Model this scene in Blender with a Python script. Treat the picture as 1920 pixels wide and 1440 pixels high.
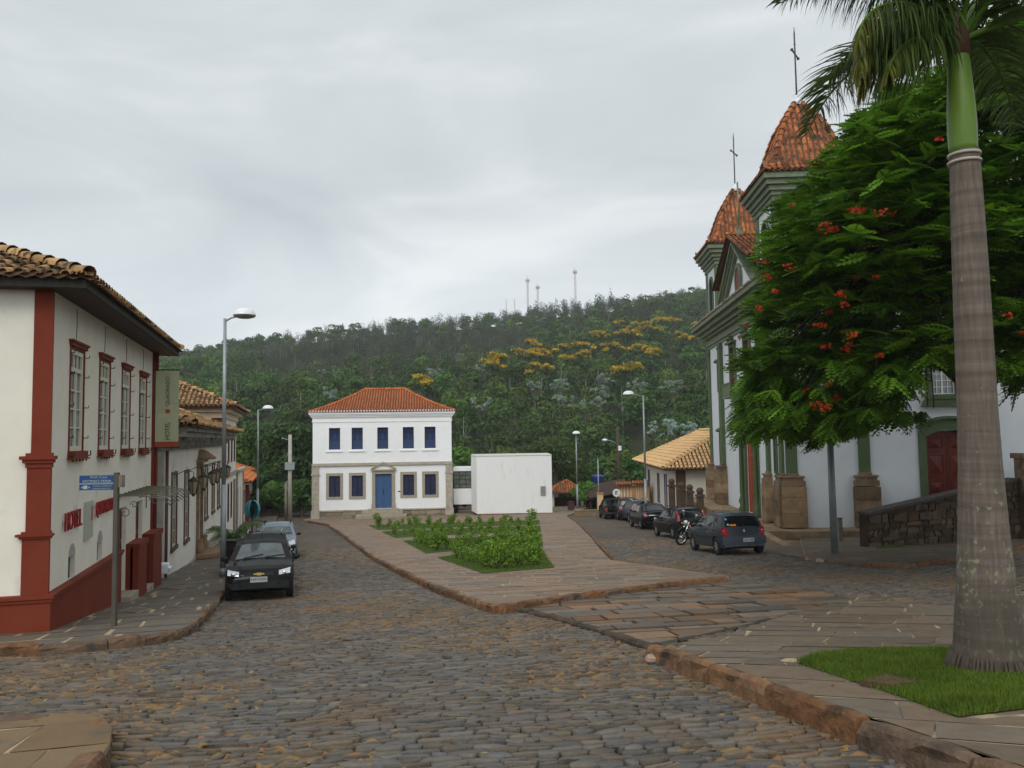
import bpy, math, random
import numpy as np
from mathutils import Vector, Matrix
R_ = math.radians
scene = bpy.context.scene
for o in list(bpy.data.objects): bpy.data.objects.remove(o)
COL = scene.collection

# ------------------------------------------------------------------ camera
F_PX, CXP, CYP = 1500.0, 960.0, 720.0
CAM_Z, PITCH, ROLL = 1.6, R_(3.8), -0.015
cam_d = bpy.data.cameras.new('camera'); cam = bpy.data.objects.new('camera', cam_d)
COL.objects.link(cam); scene.camera = cam
cam_d.sensor_width = 36.0; cam_d.lens = 36.0*F_PX/1920.0
cam_d.clip_start = 0.1; cam_d.clip_end = 6000
CR = Matrix.Rotation(math.pi/2+PITCH, 3, 'X') @ Matrix.Rotation(ROLL, 3, 'Z')
cam.matrix_world = Matrix.Translation((0, 0, CAM_Z)) @ CR.to_4x4()

# ------------------------------------------------------------------ world: overcast sky
SUN_EL, SUN_ROT = R_(42), R_(191)
w = bpy.data.worlds.new('World'); scene.world = w; w.use_nodes = True
nt = w.node_tree; nt.nodes.clear()
def N(t, **k):
    n = nt.nodes.new(t)
    for a, b in k.items(): setattr(n, a, b)
    return n
out = N('ShaderNodeOutputWorld')
sky = N('ShaderNodeTexSky'); sky.sky_type = 'NISHITA'; sky.sun_disc = False
sky.sun_elevation = SUN_EL; sky.sun_rotation = SUN_ROT; sky.dust_density = 3.0
bg1 = N('ShaderNodeBackground'); bg1.inputs['Strength'].default_value = 0.05
nt.links.new(sky.outputs[0], bg1.inputs[0])
tc = N('ShaderNodeTexCoord')
mp = N('ShaderNodeMapping'); mp.inputs['Scale'].default_value = (1.0, 1.0, 3.2)
mp.inputs['Rotation'].default_value = (0.0, 0.18, 0.3)
nt.links.new(tc.outputs['Generated'], mp.inputs[0])
n1 = N('ShaderNodeTexNoise'); n1.inputs['Scale'].default_value = 2.1; n1.inputs['Detail'].default_value = 7.0
n1.inputs['Roughness'].default_value = 0.5; n1.inputs['Distortion'].default_value = 0.6
nt.links.new(mp.outputs[0], n1.inputs['Vector'])
rp = N('ShaderNodeValToRGB'); e = rp.color_ramp.elements
e[0].position = 0.30; e[0].color = (0.62, 0.68, 0.725, 1)
e[1].position = 0.74; e[1].color = (1.10, 1.13, 1.13, 1)
m_ = e.new(0.53); m_.color = (0.79, 0.845, 0.87, 1)
nt.links.new(n1.outputs[0], rp.inputs[0])
# luminance by elevation: bright band low over the hill, brighter again high overhead
sep = N('ShaderNodeSeparateXYZ'); nt.links.new(tc.outputs['Generated'], sep.inputs[0])
rz = N('ShaderNodeValToRGB'); e = rz.color_ramp.elements
e[0].position = 0.0; e[0].color = (0.5, 0.5, 0.5, 1)
e[1].position = 1.0; e[1].color = (0.55, 0.55, 0.55, 1)
for p, v in ((0.10, 0.68), (0.17, 0.62), (0.26, 0.485), (0.42, 0.47), (0.56, 0.48), (0.75, 0.52)):
    q = e.new(p); q.color = (v, v, v, 1)
nt.links.new(sep.outputs['Z'], rz.inputs[0])
mul = N('ShaderNodeMix', data_type='RGBA', blend_type='MULTIPLY'); mul.inputs[0].default_value = 1
nt.links.new(rp.outputs[0], mul.inputs[6]); nt.links.new(rz.outputs[0], mul.inputs[7])
# the cloud is brighter round the hidden sun, high behind the camera
dt = N('ShaderNodeVectorMath'); dt.operation = 'DOT_PRODUCT'; nt.links.new(tc.outputs['Generated'], dt.inputs[0])
dt.inputs[1].default_value = (-0.19*math.cos(SUN_EL), -0.98*math.cos(SUN_EL), math.sin(SUN_EL))
gl = N('ShaderNodeMapRange'); gl.interpolation_type = 'SMOOTHSTEP'; gl.inputs[1].default_value = 0.15; gl.inputs[2].default_value = 1.0
gl.inputs[3].default_value = 2.0; gl.inputs[4].default_value = 3.0; nt.links.new(dt.outputs['Value'], gl.inputs[0])
bg2 = N('ShaderNodeBackground'); nt.links.new(gl.outputs[0], bg2.inputs['Strength'])
nt.links.new(mul.outputs[2], bg2.inputs[0])
mx = N('ShaderNodeMixShader'); mx.inputs[0].default_value = 0.93
nt.links.new(bg1.outputs[0], mx.inputs[1]); nt.links.new(bg2.outputs[0], mx.inputs[2])
nt.links.new(mx.outputs[0], out.inputs[0])

sd = bpy.data.lights.new('sun', 'SUN'); sd.energy = 1.2; sd.angle = R_(30); sd.color = (1.0, 0.965, 0.9)
so = bpy.data.objects.new('sun', sd); COL.objects.link(so)
sv = Vector((-0.19*math.cos(SUN_EL), -0.98*math.cos(SUN_EL), math.sin(SUN_EL)))
so.rotation_euler = sv.to_track_quat('Z', 'Y').to_euler()
so.location = (0, 0, 60)

scene.view_settings.view_transform = 'Standard'; scene.view_settings.look = 'None'
scene.view_settings.gamma = 1.0; scene.view_settings.exposure = 0.0
scene.render.engine = 'CYCLES'
scene.cycles.max_bounces = 6; scene.cycles.transparent_max_bounces = 8

# ------------------------------------------------------------------ picture <-> world
CRn = np.array(CR)
def ray(px, py):
    d = CRn @ np.array([(px-CXP)/F_PX, -(py-CYP)/F_PX, -1.0]); return d
def at(px, py, Y):
    d = ray(px, py); t = Y/d[1]
    return (d[0]*t, Y, CAM_Z+d[2]*t)
def proj(x, y, z):
    q = CRn.T @ np.array([x, y, z-CAM_Z])
    return (CXP+F_PX*q[0]/-q[2], CYP-F_PX*q[1]/-q[2])
_ty = np.arange(-60, 140, 0.5)
_tp = np.interp(_ty, [-60, 0, 5, 13.8, 20.5, 34, 50, 71, 100, 140], [-5.0, 0, .62, 1.57, 2.28, 3.30, 4.22, 5.25, 6.4, 8.0])
_k = np.hanning(13); _k /= _k.sum()
_ts = np.convolve(np.pad(_tp, 6, mode='reflect', reflect_type='odd'), _k, 'valid')
def G(x, y):
    return -np.interp(y, _ty, _ts)+0.018*np.clip(x, -14, 14)
def gp(px, py, off=0.0):
    d = ray(px, py); lo = 1.0; prev = 1.0
    for t in np.arange(1.0, 200.0, 0.5):
        if CAM_Z+d[2]*t < G(d[0]*t, d[1]*t)+off: break
        prev = t
    a, b = prev, prev+0.5
    for _ in range(25):
        m = (a+b)/2
        if CAM_Z+d[2]*m < G(d[0]*m, d[1]*m)+off: b = m
        else: a = m
    return (d[0]*a, d[1]*a)
def gps(pts, off=0.0): return [gp(x, y, off) for x, y in pts]
_RX = [-400, 0, 340, 450, 640, 750, 870, 975, 1010, 1100, 1180, 1310, 1500, 1920, 2400]
_RY = [720, 690, 655, 630, 606, 594, 588, 578, 570, 560, 550, 533, 515, 480, 455]
HR = 420.0
def H(x, y):
    x = np.asarray(x, float); y = np.asarray(y, float)
    px = 960+1500*x/np.maximum(y, 1.0)
    rpy = np.interp(px, _RX, _RY)
    zr = 1.6+HR*(818-0.015*(px-960)-rpy)/1500.0-7.5
    g = G(x, np.minimum(y, 100.0))
    t = np.clip((y-96)/(HR-96), 0, 1)
    tt = t**1.12
    z = g*(1-tt)+zr*tt-3.0*np.sin(np.clip(t*6, 0, 1)*math.pi)*1.0
    und = (2.6*np.sin(x*0.021+y*0.017)+1.7*np.sin(x*0.047-y*0.029+1.3)+1.0*np.sin(x*0.09+y*0.061+2.0))
    z = z+und*np.sin(np.clip(t, 0, 1)*math.pi)
    return np.where(y > HR, z-(y-HR)*0.16, z)
def hillp(px, py, up=0.0):
    d = ray(px, py)
    ts = np.arange(100, 620, 1.0)
    zz = CAM_Z+d[2]*ts; hh = H(d[0]*ts, d[1]*ts)+up
    k = np.argmax(zz < hh)
    t = ts[k] if (zz < hh).any() else 415.0
    return (d[0]*t, d[1]*t)

# ------------------------------------------------------------------ materials
MATS = {}
def lin(c):
    return tuple(((v/255)/12.92 if v/255 <= .04045 else ((v/255+.055)/1.055)**2.4) for v in c)
def mat(name, col, rough=0.7, var=0.12, scale=3.0, bump=0.0, bscale=40.0, metal=0.0, attr=False, coat=0.0,
        spec=0.22, dirt=None, dirt_scale=1.2, dirt_lo=0.55, dirt_hi=0.75, trans=0.0, sub=0.0, stretch=None, emis=None):
    if name in MATS: return MATS[name]
    m = bpy.data.materials.new(name); MATS[name] = m; m.use_nodes = True
    t = m.node_tree; p = t.nodes['Principled BSDF']; L = t.links
    def nn(k, **kw):
        n = t.nodes.new(k)
        for a, b in kw.items(): setattr(n, a, b)
        return n
    tc = nn('ShaderNodeTexCoord')
    vec = tc.outputs['Object']
    if stretch:
        mp = nn('ShaderNodeMapping'); mp.inputs['Scale'].default_value = stretch; L.new(vec, mp.inputs[0]); vec = mp.outputs[0]
    c = tuple(col)
    no = nn('ShaderNodeTexNoise'); no.inputs['Scale'].default_value = scale; no.inputs['Detail'].default_value = 6
    no.inputs['Roughness'].default_value = 0.6
    L.new(vec, no.inputs['Vector'])
    rm = nn('ShaderNodeValToRGB'); e = rm.color_ramp.elements
    e[0].position = .3; e[1].position = .7
    e[0].color = tuple(max(v*(1-var), 0) for v in c)+(1,); e[1].color = tuple(min(v*(1+var), 1) for v in c)+(1,)
    L.new(no.outputs[0], rm.inputs[0]); cur = rm.outputs[0]
    if dirt:
        dn = nn('ShaderNodeTexNoise'); dn.inputs['Scale'].default_value = dirt_scale; dn.inputs['Detail'].default_value = 8
        dn.inputs['Roughness'].default_value = 0.65
        L.new(tc.outputs['Object'] if not stretch else vec, dn.inputs['Vector'])
        dr = nn('ShaderNodeMapRange'); dr.inputs[1].default_value = dirt_lo; dr.inputs[2].default_value = dirt_hi
        L.new(dn.outputs[0], dr.inputs[0])
        dm = nn('ShaderNodeMix', data_type='RGBA'); L.new(dr.outputs[0], dm.inputs[0]); L.new(cur, dm.inputs[6])
        dm.inputs[7].default_value = tuple(dirt)+(1,); cur = dm.outputs[2]
    if attr:
        at_ = nn('ShaderNodeAttribute'); at_.attribute_name = 'Col'
        am = nn('ShaderNodeMix', data_type='RGBA', blend_type='MULTIPLY'); am.inputs[0].default_value = 1
        L.new(cur, am.inputs[6]); L.new(at_.outputs[0], am.inputs[7]); cur = am.outputs[2]
    L.new(cur, p.inputs['Base Color'])
    p.inputs['Roughness'].default_value = rough; p.inputs['Metallic'].default_value = metal
    p.inputs['Specular IOR Level'].default_value = spec
    if coat: p.inputs['Coat Weight'].default_value = coat; p.inputs['Coat Roughness'].default_value = 0.03
    if trans:
        p.inputs['Transmission Weight'].default_value = trans
    if sub:   # leaf: light passes through
        tr = nn('ShaderNodeBsdfTranslucent'); L.new(cur, tr.inputs[0])
        ms = nn('ShaderNodeMixShader'); ms.inputs[0].default_value = sub
        L.new(p.outputs[0], ms.inputs[1]); L.new(tr.outputs[0], ms.inputs[2])
        L.new(ms.outputs[0], t.nodes['Material Output'].inputs[0])
    if emis:
        p.inputs['Emission Color'].default_value = tuple(emis)+(1,); p.inputs['Emission Strength'].default_value = 1
    if bump:
        bn = nn('ShaderNodeTexNoise'); bn.inputs['Scale'].default_value = bscale; bn.inputs['Detail'].default_value = 5
        L.new(vec, bn.inputs['Vector'])
        bp = nn('ShaderNodeBump'); bp.inputs['Strength'].default_value = bump; bp.inputs['Distance'].default_value = 0.02
        L.new(bn.outputs[0], bp.inputs['Height']); L.new(bp.outputs[0], p.inputs['Normal'])
    return m

# ------------------------------------------------------------------ object helpers
def link(o, parent=None):
    COL.objects.link(o)
    if parent is not None: o.parent = parent
    return o
def tag(o, label=None, cat=None, group=None, kind=None):
    if label: o['label'] = label
    if cat: o['category'] = cat
    if group: o['group'] = group
    if kind: o['kind'] = kind
    return o
def thing(name, label, cat, loc=(0, 0, 0), rotz=0.0, group=None):
    o = bpy.data.objects.new(name, None); o.empty_display_size = 0.2; COL.objects.link(o)
    o.location = loc; o.rotation_euler = (0, 0, rotz)
    return tag(o, label, cat, group)
def copy_tree(o, parent=None):
    c = o.copy(); COL.objects.link(c); c.parent = parent
    for ch in [q for q in COL.objects if q.parent is o]: copy_tree(ch, c)
    return c

class MB:
    def __init__(s): s.v = []; s.f = []; s.m = []; s.c = []; s.mi = 0; s.col = None; s.sm = []; s.smooth = False
    def add(s, vs, fs, mi=None, col=None, smooth=None):
        b = len(s.v); s.v += [tuple(map(float, q)) for q in vs]
        for f in fs:
            s.f.append(tuple(b+i for i in f)); s.m.append(s.mi if mi is None else mi)
            s.c.append(col if col is not None else (s.col or (1, 1, 1))); s.sm.append(s.smooth if smooth is None else smooth)
    def box(s, x0, y0, z0, x1, y1, z1, **k):
        s.add([(x0, y0, z0), (x1, y0, z0), (x1, y1, z0), (x0, y1, z0), (x0, y0, z1), (x1, y0, z1), (x1, y1, z1), (x0, y1, z1)],
              [(0, 3, 2, 1), (4, 5, 6, 7), (0, 1, 5, 4), (1, 2, 6, 5), (2, 3, 7, 6), (3, 0, 4, 7)], **k)
    def quad(s, a, b, c, d, **k): s.add([a, b, c, d], [(0, 1, 2, 3)], **k)
    def prism(s, pts, vec, **k):          # planar outline pushed along vec
        n = len(pts); p2 = [tuple(np.add(p, vec)) for p in pts]
        s.add(list(pts)+p2, [tuple(range(n))[::-1], tuple(range(n, 2*n))]+[(i, (i+1) % n, n+(i+1) % n, n+i) for i in range(n)], **k)
    def tube(s, path, rad, n=8, caps=True, **k):
        path = [np.array(p, float) for p in path]
        if not hasattr(rad, '__len__'): rad = [rad]*len(path)
        vs = []; fs = []; up = None
        for i, p in enumerate(path):
            t = path[min(i+1, len(path)-1)]-path[max(i-1, 0)]; t /= (np.linalg.norm(t)+1e-9)
            if up is None:
                up = np.array([0, 0, 1.0]) if abs(t[2]) < .9 else np.array([1.0, 0, 0])
            a = np.cross(t, up); a /= (np.linalg.norm(a)+1e-9); b = np.cross(a, t); up = b
            for j in range(n):
                g = 2*math.pi*j/n; vs.append(p+rad[i]*(a*math.cos(g)+b*math.sin(g)))
        for i in range(len(path)-1):
            for j in range(n):
                fs.append((i*n+j, i*n+(j+1) % n, (i+1)*n+(j+1) % n, (i+1)*n+j))
        if caps: fs.append(tuple(range(n))[::-1]); fs.append(tuple(range((len(path)-1)*n, len(path)*n)))
        k.setdefault('smooth', True); s.add(vs, fs, **k)
    def lathe(s, prof, c=(0, 0, 0), n=16, axis='z', **k):     # prof: (r, h)
        vs = []; fs = []
        for r, h in prof:
            for j in range(n):
                g = 2*math.pi*j/n; a, b = r*math.cos(g), r*math.sin(g)
                vs.append({'z': (c[0]+a, c[1]+b, c[2]+h), 'y': (c[0]+a, c[1]+h, c[2]+b), 'x': (c[0]+h, c[1]+a, c[2]+b)}[axis])
        for i in range(len(prof)-1):
            for j in range(n): fs.append((i*n+j, i*n+(j+1) % n, (i+1)*n+(j+1) % n, (i+1)*n+j))
        k.setdefault('smooth', True); s.add(vs, fs, **k)
    def sph(s, c, r, n=12, m=8, **k):
        r = r if hasattr(r, '__len__') else (r, r, r)
        vs = []; fs = []
        for i in range(m+1):
            a = math.pi*i/m
            for j in range(n):
                g = 2*math.pi*j/n
                vs.append((c[0]+r[0]*math.sin(a)*math.cos(g), c[1]+r[1]*math.sin(a)*math.sin(g), c[2]+r[2]*math.cos(a)))
        for i in range(m):
            for j in range(n): fs.append((i*n+j, i*n+(j+1) % n, (i+1)*n+(j+1) % n, (i+1)*n+j))
        k.setdefault('smooth', True); s.add(vs, fs, **k)
    def frame(s, x0, z0, x1, z1, wd, y0, y1, bottom=True, **k):   # rectangular frame in the xz plane, members butted
        s.box(x0, y0, z0, x0+wd, y1, z1, **k); s.box(x1-wd, y0, z0, x1, y1, z1, **k)
        s.box(x0+wd, y0, z1-wd, x1-wd, y1, z1, **k)
        if bottom: s.box(x0+wd, y0, z0, x1-wd, y1, z0+wd, **k)
    def build(s, name, mats, parent=None, loc=None, rotz=None, bevel=0.0):
        if not isinstance(mats, (list, tuple)): mats = [mats]
        me = bpy.data.meshes.new(name); me.from_pydata(s.v, [], s.f)
        for m in mats: me.materials.append(m)
        me.polygons.foreach_set('material_index', np.array(s.m, 'i'))
        me.polygons.foreach_set('use_smooth', np.array(s.sm, bool))
        a = me.attributes.new('Col', 'FLOAT_COLOR', 'FACE')
        cc = np.ones((len(s.f), 4), 'f'); cc[:, :3] = np.array(s.c, 'f').reshape(-1, 3); a.data.foreach_set('color', cc.ravel())
        me.update()
        o = bpy.data.objects.new(name, me); link(o, parent)
        if loc is not None: o.location = loc
        if rotz is not None: o.rotation_euler = (0, 0, rotz)
        if bevel:
            b = o.modifiers.new('b', 'BEVEL'); b.width = bevel; b.segments = 2; b.limit_method = 'ANGLE'; b.angle_limit = R_(40)
        return o
def np_mesh(name, V, Q, Cc, m, parent=None):
    me = bpy.data.meshes.new(name); nv = len(V); nf = len(Q); k = Q.shape[1]
    me.vertices.add(nv); me.vertices.foreach_set('co', np.ascontiguousarray(V, 'f').ravel())
    me.loops.add(nf*k); me.loops.foreach_set('vertex_index', np.ascontiguousarray(Q, 'i').ravel())
    me.polygons.add(nf); me.polygons.foreach_set('loop_start', np.arange(0, nf*k, k, dtype='i'))
    me.polygons.foreach_set('loop_total', np.full(nf, k, 'i'))
    for q in (m if isinstance(m, (list, tuple)) else [m]): me.materials.append(q)
    a = me.attributes.new('Col', 'FLOAT_COLOR', 'FACE')
    cc = np.ones((nf, 4), 'f'); cc[:, :3] = Cc; a.data.foreach_set('color', cc.ravel())
    me.update(calc_edges=True); me.validate()
    o = bpy.data.objects.new(name, me); link(o, parent)
    return o
def text_part(name, s, width, height, m, parent, loc, rot=(R_(90), 0, 0), depth=0.01, font_bold=0.0):
    cu = bpy.data.curves.new(name, 'FONT'); cu.body = s; cu.size = 1; cu.extrude = 0.0; cu.offset = font_bold
    cu.align_x = 'CENTER'; cu.align_y = 'CENTER'
    to = bpy.data.objects.new(name, cu); COL.objects.link(to)
    dg = bpy.context.evaluated_depsgraph_get(); dg.update()
    me = bpy.data.meshes.new_from_object(to.evaluated_get(dg))
    bpy.data.objects.remove(to)
    co = np.array([v.co[:] for v in me.vertices]); mn, mxx = co.min(0), co.max(0)
    sx = width/(mxx[0]-mn[0]); sy = height/(mxx[1]-mn[1]); c = (mn+mxx)/2
    for v in me.vertices: v.co = ((v.co.x-c[0])*sx, (v.co.y-c[1])*sy, v.co.z)
    me.name = name; me.materials.clear(); me.materials.append(m)
    o = bpy.data.objects.new(name, me); link(o, parent); o.location = loc; o.rotation_euler = rot
    sm = o.modifiers.new('s', 'SOLIDIFY'); sm.thickness = depth; sm.offset = 0
    return o

# ------------------------------------------------------------------ polygon clipping
def clip_half(P, a, b, c):                # keep a*x+b*y<=c
    o = []; n = len(P)
    for i in range(n):
        p = P[i]; q = P[(i+1) % n]; dp = a*p[0]+b*p[1]-c; dq = a*q[0]+b*q[1]-c
        if dp <= 0: o.append(p)
        if (dp < 0 < dq) or (dq < 0 < dp):
            t = dp/(dp-dq); o.append((p[0]+(q[0]-p[0])*t, p[1]+(q[1]-p[1])*t))
    return o
def clip_conv(P, W):                      # clip P by convex ccw window W
    for i in range(len(W)):
        if len(P) < 3: return []
        p, q = W[i], W[(i+1) % len(W)]; ex, ey = q[0]-p[0], q[1]-p[1]
        P = clip_half(P, ey, -ex, ey*p[0]-ex*p[1])
    return P if len(P) > 2 else []
def area(P):
    return 0.5*sum(P[i][0]*P[(i+1) % len(P)][1]-P[(i+1) % len(P)][0]*P[i][1] for i in range(len(P)))
def ccw(P): return P if area(P) > 0 else P[::-1]
def inside(P, x, y):
    c = False; n = len(P); j = n-1
    for i in range(n):
        if (P[i][1] > y) != (P[j][1] > y) and x < (P[j][0]-P[i][0])*(y-P[i][1])/(P[j][1]-P[i][1])+P[i][0]: c = not c
        j = i
    return c
def sheet(mb, poly, off, cell=1.5, skirt=0.0, col=None):
    poly = ccw(poly); xs = [p[0] for p in poly]; ys = [p[1] for p in poly]
    y = min(ys)
    while y < max(ys):
        x = min(xs)
        while x < max(xs):
            P = clip_conv(poly, [(x, y), (x+cell, y), (x+cell, y+cell), (x, y+cell)])
            if len(P) > 2 and abs(area(P)) > 1e-4:
                mb.add([(p[0], p[1], G(p[0], p[1])+off) for p in P], [tuple(range(len(P)))], col=col)
            x += cell
        y += cell
    if skirt:
        n = len(poly)
        for i in range(n):
            a, b = poly[i], poly[(i+1) % n]; L = math.hypot(b[0]-a[0], b[1]-a[1]); k = max(1, int(L/cell))
            for j in range(k):
                p = (a[0]+(b[0]-a[0])*j/k, a[1]+(b[1]-a[1])*j/k); q = (a[0]+(b[0]-a[0])*(j+1)/k, a[1]+(b[1]-a[1])*(j+1)/k)
                zp, zq = G(*p)+off, G(*q)+off
                mb.quad((p[0], p[1], zp), (q[0], q[1], zq), (q[0], q[1], zq-skirt), (p[0], p[1], zp-skirt))
def flags(mb, poly, off, ang, rowh, slabw, gap, rng, colf, wob=0.25, thick=0.0, tip=.004):
    """irregular coursed slabs laid over poly, each its own tint"""
    poly = ccw(poly); ca, sa = math.cos(ang), math.sin(ang)
    loc = [(p[0]*ca+p[1]*sa, -p[0]*sa+p[1]*ca) for p in poly]
    u0, u1 = min(p[0] for p in loc), max(p[0] for p in loc); v0, v1 = min(p[1] for p in loc), max(p[1] for p in loc)
    ph = rng.random()*9
    def wv(u): return 0.12*wob*4*math.sin(u*0.35+ph)
    v = v0-1
    while v < v1+1:
        h = rowh*(1+rng.uniform(-wob, wob)); u = u0-rng.random()*slabw-1
        sk = rng.uniform(-.05, .05)
        while u < u1+1:
            wd = slabw*rng.uniform(.55, 1.5); j = lambda: rng.uniform(-.03, .03)*min(rowh, slabw)*1.6
            q = [(u+gap/2+j(), v+gap/2+j()), (u+wd-gap/2+j(), v+gap/2+j()), (u+wd-gap/2+sk+j(), v+h-gap/2+j()), (u+gap/2+sk+j(), v+h-gap/2+j())]
            q = [(a, b+wv(a)) for a, b in q]
            wq = [(a*ca-b*sa, a*sa+b*ca) for a, b in q]
            if area(wq) > 0:
                P = clip_conv(poly, wq)
                if len(P) > 2 and area(P) > 0.01:
                    c = colf(rng)
                    dz = rng.uniform(-.5*tip, tip); V_ = [(p[0], p[1], G(p[0], p[1])+off+dz+rng.uniform(-.3, .3)*(tip if thick else 0)) for p in P]; n = len(P)
                    mb.add(V_+([(a, b, q-thick) for a, b, q in V_] if thick else []), [tuple(range(n))]+([(i, n+i, n+(i+1) % n, (i+1) % n) for i in range(n)] if thick else []), col=c)
            u += wd
        v += h
def offset_line(pts, d):
    o = []
    for i, p in enumerate(pts):
        a = pts[max(i-1, 0)]; b = pts[min(i+1, len(pts)-1)]
        tx, ty = b[0]-a[0], b[1]-a[1]; L = math.hypot(tx, ty)+1e-9
        o.append((p[0]-ty/L*d, p[1]+tx/L*d))
    return o
def kerb(name, pts, hgt, wid, side, m, rng, slen=0.8, cols=None, base=-0.15, jit=0.012, drop=0.0):
    """row of separate rough stones along pts; the stones lie on the given side (+1 left of travel)"""
    mb = MB(); cum = [0]
    for i in range(1, len(pts)): cum.append(cum[-1]+math.hypot(pts[i][0]-pts[i-1][0], pts[i][1]-pts[i-1][1]))
    ins = offset_line(pts, wid*side)
    px_ = lambda s, P: (np.interp(s, cum, [p[0] for p in P]), np.interp(s, cum, [p[1] for p in P]))
    s = 0.0
    while s < cum[-1]-0.05:
        e_ = min(s+slen*rng.uniform(.6, 1.5), cum[-1])
        if cum[-1]-e_ < 0.25: e_ = cum[-1]
        k = max(2, int((e_-s)/0.18)+1); rings = []
        c = cols(rng) if cols else (1, 1, 1); dh = rng.uniform(-1, 1)*jit*1.2; dy = rng.uniform(-1, 1)*jit
        for i in range(k+1):
            t = s+0.008+(e_-s-0.016)*i/k
            a = px_(t, pts); b = px_(t, ins); nx, ny = (b[0]-a[0])/wid, (b[1]-a[1])/wid
            z = G(*a); h = hgt+dh+rng.uniform(-1, 1)*jit*.5; r1 = rng.uniform(-1, 1)*jit+dy; r2 = rng.uniform(-1, 1)*jit*.8+dy
            if i in (0, k): h -= jit*.9; r1 += jit*.8
            P = [(a[0]+nx*(r1-0.02), a[1]+ny*(r1-0.02), z+base), (a[0]+nx*r2, a[1]+ny*r2, z+h*.55),
                 (a[0]+nx*(r1+.005), a[1]+ny*(r1+.005), z+h-.03), (a[0]+nx*(.03+r1), a[1]+ny*(.03+r1), z+h),
                 (b[0]-nx*.02, b[1]-ny*.02, z+h+rng.uniform(-.004, .003)), (b[0], b[1], z+h-.02), (b[0], b[1], z+base)]
            rings.append(P)
        n = 7; vs = [p for r in rings for p in r]; fs = []
        for i in range(k):
            for j in range(n-1): fs.append((i*n+j, i*n+j+1, (i+1)*n+j+1, (i+1)*n+j))
        fs.append(tuple(range(n))); fs.append(tuple(k*n+j for j in range(n))[::-1])
        mb.add(vs, fs, col=c, smooth=False); s = e_
    o = mb.build(name, m); return tag(o, kind='structure')

# ------------------------------------------------------------------ foliage helpers
def leaf_quads(P, Nn, size, rng, asp=0.5):
    n = len(P); t = rng.normal(size=(n, 3)); t -= (t*Nn).sum(1)[:, None]*Nn
    t /= np.linalg.norm(t, axis=1)[:, None]+1e-9; b = np.cross(Nn, t)
    s = (size*np.ones(n))[:, None]
    V = np.stack([P+t*s, P+b*s*asp, P-t*s, P-b*s*asp], 1).reshape(-1, 3)
    return V, np.arange(4*n).reshape(n, 4)
def unit(a): return a/(np.linalg.norm(a, axis=-1, keepdims=True)+1e-9)
def crown_pts(clumps, n, rng, shell=0.55, tilt=0.55):
    """clumps: rows (x,y,z,rx,ry,rz); points mostly near each clump's skin, normals outward with scatter"""
    cl = np.array(clumps, float); wts = (cl[:, 3]*cl[:, 4])**0.9; wts /= wts.sum()
    idx = rng.choice(len(cl), n, p=wts); d = unit(rng.normal(size=(n, 3)))
    d[:, 2] = np.where(d[:, 2] < -0.35, -d[:, 2], d[:, 2])
    r = shell+(1-shell)*rng.random(n)**0.6
    P = cl[idx, :3]+d*r[:, None]*cl[idx, 3:]
    Nn = unit(d*np.array([1, 1, 1.3])+rng.normal(size=(n, 3))*tilt)
    return P, Nn, idx
rng = random.Random(7)
nr = np.random.default_rng(11)
# ------------------------------------------------------------------ ground materials
M_soil = mat('soil', (0.085, 0.06, 0.038), .95, .3, 2.0, .5, 30)
M_joint = mat('joint_earth', (0.045, 0.032, 0.020), .95, .35, 1.3, .6, 60, dirt=(0.10, 0.06, 0.03), dirt_scale=.45, dirt_lo=.5, dirt_hi=.66)
M_cob = mat('cobblestone', (0.120, 0.106, 0.090), .55, .2, 9.0, .6, 45, attr=True, dirt=(0.165, 0.11, 0.062), dirt_scale=.5, dirt_lo=.52, dirt_hi=.78)
M_flag = mat('flagstone', (0.142, 0.109, 0.077), .7, .16, 5.0, .3, 40, attr=True, dirt=(0.060, 0.048, 0.040), dirt_scale=1.7, dirt_lo=.6, dirt_hi=.74)
M_isl = mat('island_flagstone', (0.215, 0.162, 0.118), .72, .14, 4.0, .3, 30, attr=True, dirt=(0.265, 0.165, 0.10), dirt_scale=.35, dirt_lo=.45, dirt_hi=.7)
M_lwalk = mat('sidewalk_slab', (0.125, 0.106, 0.085), .66, .15, 5.0, .25, 40, attr=True, dirt=(0.155, 0.125, 0.088), dirt_scale=.8, dirt_lo=.5, dirt_hi=.75)
M_mort = mat('mortar', (0.38, 0.30, 0.19), .9, .25, 6.0, .4, 50, dirt=(0.14, 0.11, 0.08), dirt_scale=1.3, dirt_lo=.5, dirt_hi=.62)
M_kerb = mat('kerb_stone', (0.155, 0.095, 0.056), .8, .35, 6.0, .8, 28, attr=True, dirt=(0.055, 0.043, 0.034), dirt_scale=3.2, dirt_lo=.5, dirt_hi=.66)
M_orange = mat('orange_soil', (0.07, 0.042, 0.024), .95, .3, 1.2, .5, 40, dirt=(0.13, 0.09, 0.06), dirt_scale=1.0)
M_lawn = mat('lawn_soil', (0.06, 0.10, 0.020), .9, .3, 5.0, .8, 90)
M_grass = mat('grass_blade', (0.085, 0.165, 0.020), .6, .25, 2.5, 0, attr=True, sub=.35)
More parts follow.
